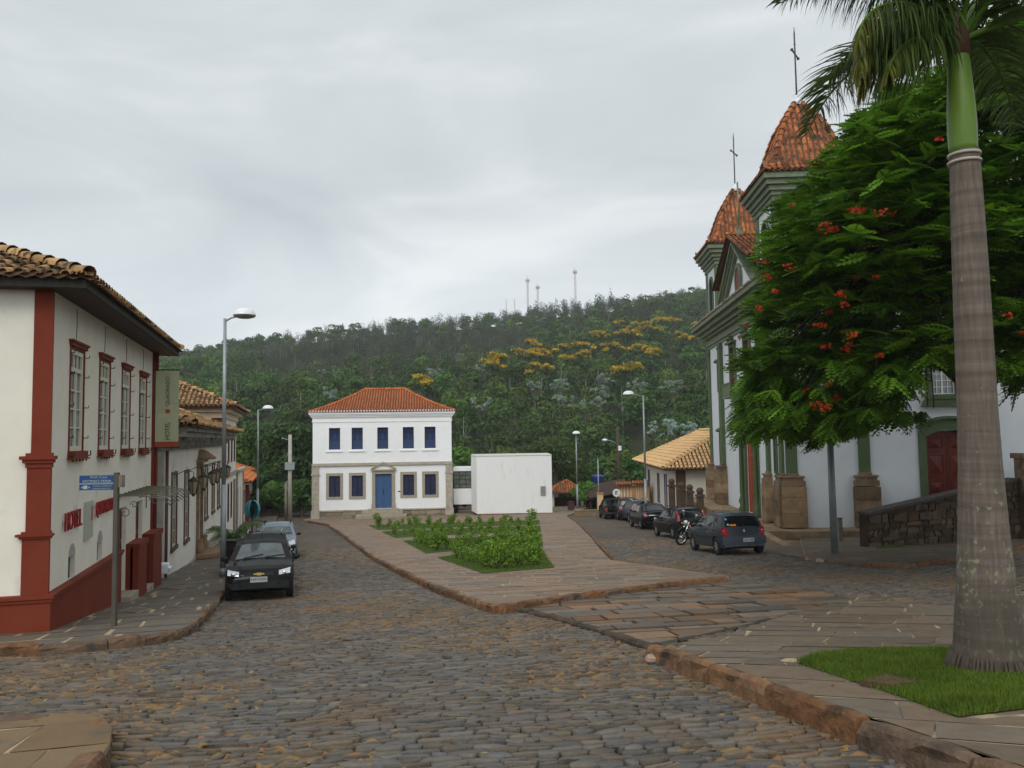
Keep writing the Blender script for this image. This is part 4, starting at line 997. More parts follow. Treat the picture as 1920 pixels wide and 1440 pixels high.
for i, (a, b, c, d) in enumerate(up):
    w_, h_ = c-a-.02, d-b-.02; mb = MB(); mb.frame(-w_/2-.13, -.13, w_/2+.13, h_+.13, .13, -.03, .04); mb.box(-w_/2-.25, -.09, -.22, w_/2+.25, .04, -.131)
    o = mb.build('window', M_white); WB.place(o, (a+c)/2, b+.01)
    g = MB(); g.box(-w_/2+.002, .20, .002, w_/2-.002, .24, h_-.002, mi=0)
    for k in (-1, 1):
        x0, x1 = (-w_/2+.05, -.03) if k < 0 else (.03, w_/2-.05)
        g.frame(x0, .05, x1, h_*.42, .06, .18, .2, mi=1); g.frame(x0, h_*.46, x1, h_*.68, .05, .18, .2, mi=1); g.box(x0+.06, .19, .11, x1-.06, .199, h_*.42-.06, mi=1)
        for q in range(2): g.box(x0+.06, .185, h_*.46+.08+q*.14, x1-.06, .195, h_*.46+.13+q*.14, mi=1)
    g.box(-.028, .17, .03, .028, .2, h_*.72, mi=1)
    g.build('shutter', [M_dblue, M_blue], o)
for a, b, c, d in dn:
    o = shutter(c-a-.02, d-b-.02, .25, M_gstone, M_dblue, louv=16); WB.place(o, (a+c)/2, b+.01)
g = MB(); dw = dd[2]-dd[0]; cx = (dd[0]+dd[2])/2
g.box(dd[0]+.01, .12, dd[1]+.01, cx-.008, .18, dd[3]-.01); g.box(cx+.008, .12, dd[1]+.01, dd[2]-.01, .18, dd[3]-.01)
for k in (0, 1):
    x0 = dd[0]+.1+k*dw/2; x1 = dd[0]+dw/2-.1+k*dw/2
    g.frame(x0, -4.35, x1, -3.55, .06, .10, .12); g.frame(x0, -3.4, x1, -2.7, .06, .10, .12); g.frame(x0, -2.55, x1, -1.7, .06, .10, .12)
    g.box(x0+.14, .10, -4.2, x1-.14, .118, -3.7)
dr_ = WB.part(g, 'door', mat('door_blue', (0.048, 0.11, 0.24), .6, .15, 4, .1, 30))
g = MB(); g.box(cx-.05, .06, -3.3, cx+.02, .10, -2.9); g.build('handle', M_rust, dr_)
g = MB(); a, b = dd[0]-.28, dd[2]+.28
g.box(a, -.10, -4.55, dd[0], -.001, -1.22); g.box(dd[2], -.10, -4.55, b, -.001, -1.22); g.box(dd[0], -.10, -1.5, dd[2], -.001, -1.22)
g.box(a-.05, -.16, -4.7, dd[0]+.02, -.101, -4.1); g.box(dd[2]-.02, -.16, -4.7, b+.05, -.101, -4.1); g.box(a-.08, -.2, -1.219, b+.08, -.001, -1.1)
for p0, p1 in (((a-.1, -1.1), (cx, -.55)), ((b+.1, -1.1), (cx, -.55))):
    g.add([(p0[0], -.2, p0[1]), (p1[0], -.2, p1[1]), (p1[0], -.2, p1[1]+.13), (p0[0], -.2, p0[1]+.1), (p0[0], -.002, p0[1]), (p1[0], -.002, p1[1]), (p1[0], -.002, p1[1]+.13), (p0[0], -.002, p0[1]+.1)],
          [(0, 1, 2, 3), (4, 7, 6, 5), (0, 4, 5, 1), (3, 2, 6, 7), (0, 3, 7, 4)])
WB.part(g, 'door_surround', M_gstone)
g = MB(); g.box(dd[0]-.6, -.9, -4.75, dd[2]+.6, -.05, -4.56); g.box(dd[0]-1.1, -1.3, -5.02, dd[2]+1.0, -.05, -4.751); g.box(dd[0]-1.6, -1.8, -5.6, dd[2]+1.3, -.05, -5.021); WB.part(g, 'door_steps', M_gstone)
g = MB()
for x0 in (-.06, WL-.56):
    g.box(x0, -.10, -4.62, x0+.62, -.001, -.72, col=(1, 1, 1)); g.box(x0-.06, -.16, -1.55, x0+.68, -.101, -1.38); g.box(x0-.07, -.18, -5.9, x0+.69, -.001, -4.62)
    for k in range(1, 9): g.box(x0-.001, -.104, -4.62+k*.46, x0+.621, -.1005, -4.6+k*.46, col=(.55, .55, .55))
g.box(-.06, -.16, -.72, WL+.06, -.001, -.48); g.box(-.08, -.12, -4.74, dd[0]-.3, -.001, -4.62); g.box(dd[2]+.3, -.12, -4.74, WL+.08, -.001, -4.62)
WB.part(g, 'stone_dressing', mat('dressed_stone', (0.42, 0.38, 0.31), .85, .12, 2.5, .3, 25, attr=True, dirt=(0.24, 0.21, 0.17), dirt_scale=2, dirt_lo=.5, dirt_hi=.75))
g = MB(); r5 = random.Random(5)      # rubble plinth
for seg in ((.56, dd[0]-.35), (dd[2]+.35, WL-.58)):
    z = -5.85
    while z < -4.8:
        h = min(r5.uniform(.28, .45), -4.745-z); x = seg[0]
        while x < seg[1]-.05:
            w_ = min(r5.uniform(.5, 1.5), seg[1]-x); c = r5.uniform(.7, 1.25); d = r5.uniform(.06, .11)
            g.add([(x+.02+r5.uniform(0, .04), -d, z+.02), (x+w_-.02-r5.uniform(0, .05), -d, z+.02+r5.uniform(0, .04)), (x+w_-.02, -d, z+h-.02), (x+.02, -d, z+h-.02-r5.uniform(0, .04)), (x, -.02, z), (x+w_, -.02, z), (x+w_, -.02, z+h), (x, -.02, z+h)], [(0, 1, 2, 3), (0, 4, 5, 1), (1, 5, 6, 2), (2, 6, 7, 3), (3, 7, 4, 0)], col=(c, c*.98, c*.94)); x += w_
        z += h
WB.part(g, 'rubble_plinth', mat('rubble', (0.25, 0.205, 0.15), .9, .2, 4, .5, 20, attr=True))
g = MB()
for p, za, zc in ((.05, 3.15, 3.25), (.03, 3.251, 3.55), (.10, 3.551, 3.62), (.16, 3.621, 3.74), (.24, 3.741, 3.86), (.33, 3.861, 4.05)): g.box(-p, -p, za, WL+p, WD+p, zc)
WB.part(g, 'cornice', M_white)
g = MB(); nt_ = 52
for i in range(nt_): x = -.33+(WL+.66)*(i+.5)/nt_; g.tube([(x, -.40, 4.10), (x, -.2, 4.14)], .075, 6, col=(1, 1, 1))
WB.part(g, 'eave_tile_ends', M_white)
RW = (WD+.7)/2; mb = MB()
x0, y0, x1, y1, zz, Hr = -.36, -.36, WL+.36, WD+.36, 4.05, 2.32
def bw(s): return s*(.70+.30*s)
aH = (WL+.72)/2*.70
tile_plane(mb, (x0, y0, zz), (x1, y0, zz), (0, 1), RW, Hr, aH, aH, .245, .38, rng, bw, .8, 1.15)
tile_plane(mb, (x1, y1, zz), (x0, y1, zz), (0, -1), RW, Hr, aH, aH, .245, .38, rng, bw, .8, 1.15)
tile_plane(mb, (x0, y1, zz), (x0, y0, zz), (1, 0), aH, Hr, RW, RW, .245, .38, rng, bw, .8, 1.15)
tile_plane(mb, (x1, y0, zz), (x1, y1, zz), (-1, 0), aH, Hr, RW, RW, .245, .38, rng, bw, .8, 1.15)
for sx, X in ((1, x0), (-1, x1)):
    P = [(X+sx*aH*t/6, y0+RW*t/6, zz+Hr*bw(t/6)+.05) for t in range(7)]; caps(mb, P[0], P[-1], rng, .12, .38, P[1:-1])
caps(mb, (x0+aH, y0+RW, zz+Hr+.06), (x1-aH, y0+RW, zz+Hr+.06), rng, .13)
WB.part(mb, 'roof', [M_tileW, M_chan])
g = MB(); g.box(8.05*k_-.45, -.012, -3.15, 8.05*k_-.2, -.002, -3.05); WB.part(g, 'wall_plaque', M_dark)
# connecting passage and white box annexe
AX = Bld('white_annexe', 'plain white windowless box annexe beside the mansion', 'building', -3.15, 69.0, -5.1, 0.0)
z1 = 1.6-(856-820.8)/1500*69.0
P = [(0, 0), (6.45, .1), (6.45, 8), (-.75, 8), (-.62, 3.0)]
mb = MB(); mb.prism([(x, y, -4.9) for x, y in P], (0, 0, z1+4.9)); AX.part(mb, 'wall', mat('annexe_wall', (0.82, 0.83, 0.83), .9, .03, 1, .1, 50, stretch=(2.5, 2.5, .35), dirt=(0.60, 0.59, 0.55), dirt_scale=1.0, dirt_lo=.56, dirt_hi=.85))
g = MB(); P2 = [(-.02, -.03), (6.48, .07), (6.48, 8.02), (-.78, 8.02), (-.65, 2.98)]; g.prism([(x, y, z1+.001) for x, y in P2], (0, 0, .06)); AX.part(g, 'coping', mat('stained_coping', (0.55, 0.54, 0.5), .9, .2, 3, dirt=(0.2, 0.19, 0.17), dirt_scale=3))
g = MB(); g.box(5.45, -.03, -3.38, 5.9, -.001+.09, -2.62, mi=0)
for k in range(9): g.box(5.5, -.04, -3.32+k*.075, 5.85, -.031, -3.28+k*.075, mi=1)
AX.part(g, 'vent_grille', [mat('grille_grey', (0.36, 0.37, 0.37), .6, .08), mat('grille_dark', (0.2, 0.2, 0.2), .6, .05)])
g = MB(); g.prism([(x, y, -5.4) for x, y in ((.05, .05), (6.4, .15), (6.4, 7.9), (-.6, 7.9))], (0, 0, .499)); AX.part(g, 'footing', M_bstone)
PS = Bld('glazed_passage', 'low link with white slab roof and dark gridded glazing between mansion and annexe', 'building', bx_, 74.0, -5.3, 0.0)
Lp = -3.15-.7-bx_+1.2
g = MB(); g.box(.02, 0, -1.45, Lp, 3, -1.1); PS.part(g, 'slab_roof', M_white)
g = MB(); g.box(.02, .1, -4.5, Lp, .3, -3.05); PS.part(g, 'wall', M_white)
g = MB(); g.frame(.02, -3.049, Lp, -1.451, .06, .1, .2)
for k in range(1, 5): x = .02+(Lp-.02)*k/5; g.box(x-.03, .12, -2.99, x+.03, .18, -1.512)
for k in range(1, 4): z = -3.05+1.6*k/4; g.box(.08, .11, z-.03, Lp-.06, .119, z+.03)
PS.part(g, 'glazing_frame', mat('dark_steel', (0.03, 0.035, 0.05), .5, .1))
g = MB(); g.box(.05, .14, -3.0, Lp-.05, .15, -1.5); PS.part(g, 'glazing', mat('old_glass', (0.12, 0.14, 0.11), .15, .5, 2.5, spec=.8))
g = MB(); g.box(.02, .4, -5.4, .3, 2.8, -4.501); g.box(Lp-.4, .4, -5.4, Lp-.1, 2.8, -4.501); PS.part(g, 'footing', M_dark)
# ================================================================== church on the right
cang = math.atan2(-1, -.057); FX, FY = 13.47, 54.4; CB = -2.67
CH = Bld('church', 'white colonial church with green pilasters, cornice and two tile-capped towers on the right', 'church', FX, FY, CB-.5, cang)
CL, CD, ZC = 17.45, 32.0, 7.7
CHx = math.radians(90)
def cside(o, s, z, out=0.0): return CH.place(o, s, z, CL, 0, CHx)
# west front
mb = MB()
fh = [(10.2, CB, 12.0, 2.7), (6.9, 3.9, 8.1, 6.7), (10.5, 3.9, 11.7, 6.7), (13.3, 3.9, 14.2, 6.7), (3.0, -.2, 3.35, 1.6), (3.0, 4.4, 3.35, 6.0), (15.95, -.2, 16.3, 1.6), (15.95, 4.4, 16.3, 6.0)]
holed(mb, CL, CB-.6, ZC, fh, .10)
mb.quad((0, 0, CB-.6), (0, CD, CB-.6), (0, CD, ZC), (0, 0, ZC)); mb.quad((0, CD, CB-.6), (CL, CD, CB-.6), (CL, CD, ZC), (0, CD, ZC))
CH.part(mb, 'wall', M_chw)
ds, dwid = 6.35, 2.0
mb = MB(); holed(mb, CD, CB-.6, ZC, [(ds, -2.2, ds+dwid, 1.6), (ds+.35, 3.25, ds+1.45, 4.55), (14, -2.2, 15.6, 1.6), (17.5, 3.25, 18.6, 4.55)], .4)
CH.part(mb, 'side_wall', M_chw, ox=CL, rot=CHx)
# towers above the main cornice
def tower(x0, lab):
    s = 3.5; mb = MB()
    for (a, b, c, d) in ((x0, 0, x0+s, 0), (x0+s, 0, x0+s, s), (x0+s, s, x0, s), (x0, s, x0, 0)):
        mb.quad((a, b, ZC), (c, d, ZC), (c, d, 12.9), (a, b, 12.9))
    t = CH.part(mb, 'tower', M_chw)
    for (a, b) in ((x0, 0), (x0+s-.5, 0), (x0, s-.5), (x0+s-.5, s-.5)): g = MB(); g.box(a-.05, b-.05, ZC+1.3, a+.55, b+.55, 12.6); g.build('corner_pilaster', M_green, t)
    g = MB()
    for p, za, zc in ((.10, 12.5, 12.75), (.19, 12.751, 12.95), (.31, 12.951, 13.2), (.46, 13.201, 13.45), (.60, 13.451, 13.72)): g.box(x0-p, -p, za, x0+s+p, s+p, zc)
    g.build('cornice', M_lgreen, t)
    for (cx, cy, rot) in ((x0+s/2, -.0, 0), (x0+s, s/2, CHx)):
        g = MB(); arc = [(-.5, 9.6)]+[(-.5*math.cos(math.pi*k/10), 11.4+.5*math.sin(math.pi*k/10)) for k in range(11)]+[(.5, 9.6)]
        g.prism([(a, -.02, b) for a, b in arc], (0, .01, 0), mi=1)
        for q in range(len(arc)-1):
            (a, b), (c, d) = arc[q], arc[q+1]; k1 = 1.32
            P = [(a, -.08, b), (c, -.08, d), (c*k1, -.08, 11.4+(d-11.4)*k1 if d > 11.4 else d), (a*k1, -.08, 11.4+(b-11.4)*k1 if b > 11.4 else b)]
            g.prism(P, (0, .06, 0), mi=0)
        g.box(-.85, -.2, 9.4, .85, -.001, 9.59, mi=0)
        o = g.build('belfry_opening', [M_green, M_dark], t, loc=(cx, cy, 0), rotz=rot)
    mb = MB(); R = s/2+.66; c = (x0+s/2, s/2); z = 13.75
    def bt(q): return float(np.interp(q, [0, .18, .31, .40, .60, .82, 1.0], [0, .05, .12, .31, .64, .86, 1.0]))
    qs = np.linspace(0, 1, 400); al = np.concatenate([[0], np.cumsum(np.hypot(np.diff(qs)*R, np.diff([bt(q) for q in qs])*4.25))])
    rws = [-.06]+[float(np.interp(a_, al, qs))*R for a_ in np.arange(.34, al[-1], .40)]
    args = (R, 4.25, R, R, .27, .38, rng, bt, .6, 1.2, True, 5, rws)
    a, b, cc, d = (c[0]-R, c[1]-R, z), (c[0]+R, c[1]-R, z), (c[0]+R, c[1]+R, z), (c[0]-R, c[1]+R, z)
    tile_plane(mb, a, b, (0, 1), *args); tile_plane(mb, b, cc, (-1, 0), *args); tile_plane(mb, cc, d, (0, -1), *args); tile_plane(mb, d, a, (1, 0), *args)
    for (sx, sy, p) in ((1, 1, a), (-1, 1, b), (-1, -1, cc), (1, -1, d)):
        P = [(p[0]+sx*R*q_, p[1]+sy*R*q_, z+4.25*bt(q_)+.05) for q_ in (0, .18, .31, .40, .60, .82, 1.0)]; caps(mb, P[0], P[-1], rng, .12, .36, P[1:-1])
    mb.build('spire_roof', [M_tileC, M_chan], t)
    for p in (a, b, cc, d): g = MB(); g.lathe([(.05, 0), (.12, .12), (.04, .25), (.09, .34), (0, .5)], (p[0]*1+ (.1 if p[0] < c[0] else -.1), p[1]+(.1 if p[1] < c[1] else -.1), z+.05), 6); g.build('corner_finial', M_bstone, t)
    g = MB(); g.lathe([(.30, -.25), (.34, -.1), (.28, 0), (.1, .12), (.05, .3)], (c[0], c[1], z+4.25), 10, mi=0); zt = z+4.45
    g.tube([(c[0], c[1], zt), (c[0], c[1], zt+3.2)], .042, 5, mi=1); g.tube([(c[0], c[1], zt+3.2), (c[0], c[1], zt+3.6)], [.042, .01], 5, mi=1)
    zc = zt+2.2; g.tube([(c[0]-.5, c[1]+.3, zc), (c[0]+.5, c[1]-.3, zc)], .042, 5, mi=1)
    for q in (-1, 1): g.sph((c[0]+q*.5, c[1]-q*.3, zc), .08, 6, 4, mi=1)
    for q in (.5, 1.3, 2.7): g.sph((c[0], c[1], zt+q), .055, 6, 4, mi=1)
    g.build('cross', [M_chw, mat('iron_cross', (0.08, 0.075, 0.08), .5, .2)], t)
    return t
tower(CL-3.52, 'r'); tower(0.0, 'l')
# main cornice on both faces
g = MB(); prof = [(.08, 7.30, 7.5), (.16, 7.501, 7.7), (.10, 7.701, 7.95), (.30, 7.951, 8.12), (.50, 8.121, 8.35), (.75, 8.351, 8.6), (1.0, 8.601, 8.85)]
for p, za, zc in prof: g.box(-p, -p, za, CL+p, -.001, zc); g.box(CL+.001, -.001, za, CL+p, CD, zc); g.box(-p, -.001, za, -.001, CD, zc)
CH.part(g, 'cornice', M_lgreen)
# strip of tiles on the cornice
mb = MB(); tile_plane(mb, (-1.0, -1.0, 8.87), (CL+1, -1.0, 8.87), (0, 1), 1.0, .28, 0, 0, .27, .38, rng, lin_, .7, 1.1, seg=4); tile_plane(mb, (CL+1.0, -1, 8.87), (CL+1.0, 4.2, 8.87), (-1, 0), 1.0, .28, 0, 0, .27, .38, rng, lin_, .7, 1.1, seg=4)
CH.part(mb, 'cornice_tiles', [mat('limed_tile', (0.42, 0.39, 0.33), .9, .2, 5, .3, 30, attr=True, dirt=(0.16, 0.13, 0.10), dirt_scale=2.5, dirt_lo=.48, dirt_hi=.66), M_chan])
# pediment
gx0, gx1, gxm, gzb, gzt = 4.4, 14.0, 9.2, 8.9, 12.45
g = MB(); g.prism([(gx0, .15, gzb), (gx1, .15, gzb), (gxm, .15, gzt)], (0, .35, 0), mi=0)
for sx, X in ((1, gx0), (-1, gx1)):
    for q, (t0, t1, p) in enumerate(((.0, .25, -.08), (.25, .42, -.18), (.42, .58, -.32))):
        def pt(xx, t): return (xx, 0, 0)
        a = (X-sx*.2, gzb+t0-.55); b = (gxm, gzt+t0-.45); c = (gxm, gzt+t1-.45); d = (X-sx*.2, gzb+t1-.55)
        P = [(a[0], p, a[1]+.3), (b[0], p, b[1]), (c[0], p, c[1]), (d[0], p, d[1]+.3)]
        if sx < 0: P = P[::-1]
        g.prism(P, (0, .35-p-.1, 0), mi=1)
arc = [(gxm+.55*math.cos(2*math.pi*k/14), 10.35+.75*math.sin(2*math.pi*k/14)) for k in range(14)]
g.prism([(a, .02, b) for a, b in arc], (0, .12, 0), mi=2)
for k in range(14):
    (a, b), (c, d) = arc[k], arc[(k+1) % 14]; e1 = (gxm+(a-gxm)*1.3, 10.35+(b-10.35)*1.3); e2 = (gxm+(c-gxm)*1.3, 10.35+(d-10.35)*1.3)
    g.prism([(a, -.02, b), (c, -.02, d), (e2[0], -.02, e2[1]), (e1[0], -.02, e1[1])], (0, .16, 0), mi=1)
CH.part(g, 'pediment', [M_chw, M_lgreen, M_dred])
g = MB(); g.lathe([(.2, 0), (.26, .1), (.16, .3), (.12, .5), (.18, .6), (0, .65)], (gxm, .2, gzt+.4), 8); g.tube([(gxm, .2, gzt+1), (gxm, .2, gzt+3.6)], .05, 5); CH.part(g, 'gable_finial', M_lgreen)
# nave roof behind the pediment
mb = MB(); L_ = CD+.4
tile_plane(mb, (CL+.5, -.55+4.3, 8.95), (CL+.5, L_, 8.95), (-1, 0), CL+.5-gxm, 4.0, 0, 0, .27, .40, rng, lin_, .55, 1.15, seg=4)
tile_plane(mb, (gx1-.0, -.55, 8.95+4.0*(CL+.5-gx1)/(CL+.5-gxm)), (gx1, 4.0, 8.95+4.0*(CL+.5-gx1)/(CL+.5-gxm)), (-1, 0), gx1-gxm, 4.0*(gx1-gxm)/(CL+.5-gxm), 0, 0, .25, .36, rng, lin_, .55, 1.15, seg=4)
tile_plane(mb, (gx0, 4.5, 8.95+4.0*.42), (gx0, -.55, 8.95+4.0*.42), (1, 0), gxm-gx0, 4.0*.58, 0, 0, .25, .36, rng, lin_, .6, 1.15, seg=4)
mb.quad((gx0, 4.5, 10.6), (gx0, L_, 10.6), (gxm, L_, 12.93), (gxm, 4.5, 12.93), mi=1); mb.quad((-.5, 4.5, 8.9), (-.5, L_, 8.9), (gx0, L_, 10.6), (gx0, 4.5, 10.6), mi=1)
caps(mb, (gxm, -.6, 13.0), (gxm, L_, 13.0), rng, .15)
CH.part(mb, 'nave_roof', [M_tileC, M_chan])
# green pilasters on stone pedestals
def pilaster(x0, x1, out, rot, o_, zt=7.295, pw=.22, ob=.0):
    g = MB(); g.box(x0, -out, -.25, x1, -.001, zt); g.box(x0-.05, -out-.05, zt-.35, x1+.05, -.001, zt-.25)
    CH.part(g, 'pilaster', M_green, ox=o_[0], oy=o_[1], rot=rot)
    g = MB(); a, b, o = x0-pw, x1+pw, out+pw+ob
    r_ = random.Random(int(x0*100)); z = CB-.02
    while z < -1.0:
        h = min(r_.uniform(.5, .75), -.85-z); c = r_.uniform(.65, 1.25); g.box(a, -o, z, b, -.001, z+h-.006, col=(c, c*.97, c*.9)); z += h
    g.box(a+.03, -o+.03, -.85, b-.03, -.001, -.6, col=(.9, .9, .9)); g.box(a+.10, -o+.10, -.599, b-.10, -.001, -.45); g.box(a+.0+.05, -o+.05, -.449, b-.05, -.001, -.36); g.box(x0-.04, -out-.04, -.359, x1+.04, -.001, -.251)
    CH.part(g, 'pedestal', M_bst2, ox=o_[0], oy=o_[1], rot=rot, bevel=.015)
M_bst2 = mat('sandstone_block', (0.24, 0.165, 0.10), .85, .22, 2.2, .5, 18, attr=True, dirt=(0.085, 0.06, 0.045), dirt_scale=1.2, dirt_lo=.48, dirt_hi=.68)
pilaster(.02, .55, .12, 0, (0, 0), pw=.3); pilaster(6.0-2.1, 6.0-1.4, .22, 0, (0, 0), pw=.3, ob=.1); pilaster(14.75, 15.15, .16, 0, (0, 0)); pilaster(CL-.5, CL-.001, .12, 0, (0, 0), pw=.25)
for s in (.02, 3.3, 12.5): pilaster(s+.03, s+.53, .12, CHx, (CL, 0), pw=.30)
# west door: green jambs, red leaf
g = MB(); g.box(9.3, -.12, CB, 10.2, -.001, 3.2); g.box(12.0, -.10, CB, 12.9, -.001, 3.2); g.box(10.2, -.12, 2.7, 12.0, -.001, 3.2); g.box(9.2, -.35, 3.201, 13.0, -.001, 3.45)
for x in (9.6, 12.75): g.lathe([(.16, 0), (.22, .08), (.12, .3), (.2, .55), (.09, .85), (.12, 1.0), (.08, 5.0), (.15, 5.3)], (x, -.22, CB), 10)
CH.part(g, 'door_surround', M_green)
g = MB(); g.box(10.21, .03, CB, 11.99, .09, 2.69)
for k in (0, 1):
    for q in range(5): g.frame(10.3+k*.88, CB+.2+q*1.0, 11.05+k*.88, CB+1.05+q*1.0, .07, .005, .03)
CH.part(g, 'west_door', mat('orange_red_door', (0.32, 0.045, 0.02), .5, .15, 5))
def tallwin(cx, w_, h_):
    mb = MB(); mb.frame(-w_/2-.22, -.2, w_/2+.22, h_+.22, .22, -.10, .06); mb.box(-w_/2-.35, -.3, h_+.221, w_/2+.35, .03, h_+.36)
    mb.lathe([(.0, 0), (.25, .02), (.3, .15), (.12, .35), (0, .4)], (0, -.15, h_+.36), 8)
    root = mb.build('choir_window', M_green)
    g = MB(); g.box(-w_/2+.01, .05, .0, w_/2-.01, .09, h_-.01); g.frame(-w_/2+.02, .02, 0, h_*.5, .06, .02, .05); g.frame(.02, .02, w_/2-.02, h_*.5, .06, .02, .05); g.build('shutter', M_dred, root)
    g = MB(); g.box(-w_/2-.3, -.55, -.25, w_/2+.3, -.11, -.13, mi=0)
    for k in range(9): x = -w_/2-.2+(w_+.4)*k/8; g.lathe([(.03, 0), (.055, .2), (.03, .45), (.04, .7)], (x, -.48, -.13), 6, mi=0)
    g.box(-w_/2-.3, -.53, .57, w_/2+.3, -.43, .64, mi=0); g.build('balcony', [M_lgreen], root)
    return root
for cx, w_ in ((7.5, 1.18), (11.1, 1.18), (13.75, .88)): CH.place(tallwin(cx, w_, 2.75), cx, 3.92)
for x, z0, h in ((3.175, -.2, 1.8), (3.175, 4.4, 1.6), (16.125, -.2, 1.8), (16.125, 4.4, 1.6)):
    mb = MB(); mb.frame(-.175-.12, -.12, .175+.12, h+.12, .12, -.07, .03); mb.lathe([(0, 0), (.2, .02), (.24, .12), (.1, .25), (0, .28)], (0, -.1, h+.12), 8); mb.add([(-.2, -.05, -.12), (.2, -.05, -.12), (0, -.05, -.45)], [(0, 1, 2)])
    r_ = mb.build('slit_window', M_green); g = MB(); g.box(-.174, .05, .0, .174, .08, h); g.build('pane', M_glass, r_); CH.place(r_, x, z0)
# side door, panelled, with arched green surround
g = MB(); x0, x1 = ds, ds+dwid; zt = 1.35
g.box(x0-.32, -.10, -2.3, x0+.001, .10, zt+.25); g.box(x1-.001, -.10, -2.3, x1+.32, .10, zt+.25)
n = 12; cx = (x0+x1)/2
for k in range(n):
    t0, t1 = -1+2*k/n, -1+2*(k+1)/n; f = lambda t: .42*(1-t*t); wi = dwid/2; wo = wi+.34
    P = [(cx+wi*t0, -.12, zt+f(t0)*.7-.0), (cx+wi*t1, -.12, zt+f(t1)*.7), (cx+wo*t1, -.12, zt+.38+f(t1)), (cx+wo*t0, -.12, zt+.38+f(t0))]
    g.prism(P, (0, .24, 0)); P = [(cx+(wo+.08)*t0, -.26, zt+.38+f(t0)), (cx+(wo+.08)*t1, -.26, zt+.38+f(t1)), (cx+(wo+.08)*t1, -.26, zt+.5+f(t1)), (cx+(wo+.08)*t0, -.26, zt+.5+f(t0))]; g.prism(P, (0, .25, 0))
CH.part(g, 'side_door_surround', M_green, ox=CL, rot=CHx)
g = MB()
for k in (0, 1):
    a = x0+.01+k*dwid/2; b = x0-.01+(k+1)*dwid/2; g.box(a, .22, -2.2, b, .28, 1.58)
    for z0, z1 in ((-2.1, -1.45), (-1.3, -.65), (-.5, .55), (.7, 1.35)):
        g.frame(a+.10, z0, b-.10, z1, .06, .19, .22); mx_, mz = (a+b)/2, (z0+z1)/2
        q = [(a+.2, .219, z0+.1), (b-.2, .219, z0+.1), (b-.2, .219, z1-.1), (a+.2, .219, z1-.1), (mx_, .14, mz)]; g.add(q, [(0, 1, 4), (1, 2, 4), (2, 3, 4), (3, 0, 4)])
CH.part(g, 'side_door', mat('side_door_red', (0.13, 0.022, 0.014), .45, .18, 5), ox=CL, rot=CHx)
g = MB(); g.box(ds-.8, -1.6, -3.2, ds+dwid+4, -.11, -2.2); CH.part(g, 'side_landing', M_bst2, ox=CL, rot=CHx)
for s in (ds+.9, 18.05):
    w_ = window(1.08, 1.28, .24, M_green, mat('white_sash', (0.75, 0.76, 0.72), .5, .04), M_glass, grid=(4, 4), inset=.1, sill=True, sash=.05, proud=.08, out=.2); cside(w_, s, 3.26)
    g = MB(); g.prism([(-.9, -.25, -.25), (.9, -.25, -.25), (1.05, -.25, -.55), (-1.05, -.25, -.55)], (0, .245, 0)); g.build('apron', M_green, w_)
# stone platform the church stands on
PF = Bld('church_platform', 'low weathered stone platform running along the foot of the church', 'platform', FX, FY, -3.9, cang)
g = MB(); r_ = random.Random(3); x = -1.0
while x < CL+1.3:
    w_ = r_.uniform(.9, 1.8); c = r_.uniform(.7, 1.2); g.box(x, -1.7, -4.4, min(x+w_, CL+1.3)-.008, -.3, CB-.03-r_.uniform(0, .02), col=(c, c*.97, c*.92)); x += w_
g.box(-1.0, -.3, -4.6, CL+1.3, CD, CB-.06)
PF.part(g, 'coping_blocks', M_bst2, bevel=.02)
g = MB()   # sloping end wall that runs down to the pavement
a, b = (CL+1.32, -1.7), (CL+5.0, -.9)
for k in range(4):
    t0, t1 = k/4, (k+1)/4; z = lambda t: CB-.03-.55*t
    pa = (a[0]+(b[0]-a[0])*t0, a[1]+(b[1]-a[1])*t0); pb = (a[0]+(b[0]-a[0])*t1-.01, a[1]+(b[1]-a[1])*t1)
    P = [(pa[0], pa[1], -4.2), (pb[0], pb[1], -4.2), (pb[0], pb[1], z(t1)), (pa[0], pa[1], z(t0))]; g.prism(P, (.1, .4, 0))
PF.part(g, 'end_wall', M_bst2)
g = MB(); g.box(CL+1.32, -1.2, -4.6, CL+3.4, 9.0, -3.12); PF.part(g, 'lower_terrace', M_bst2)

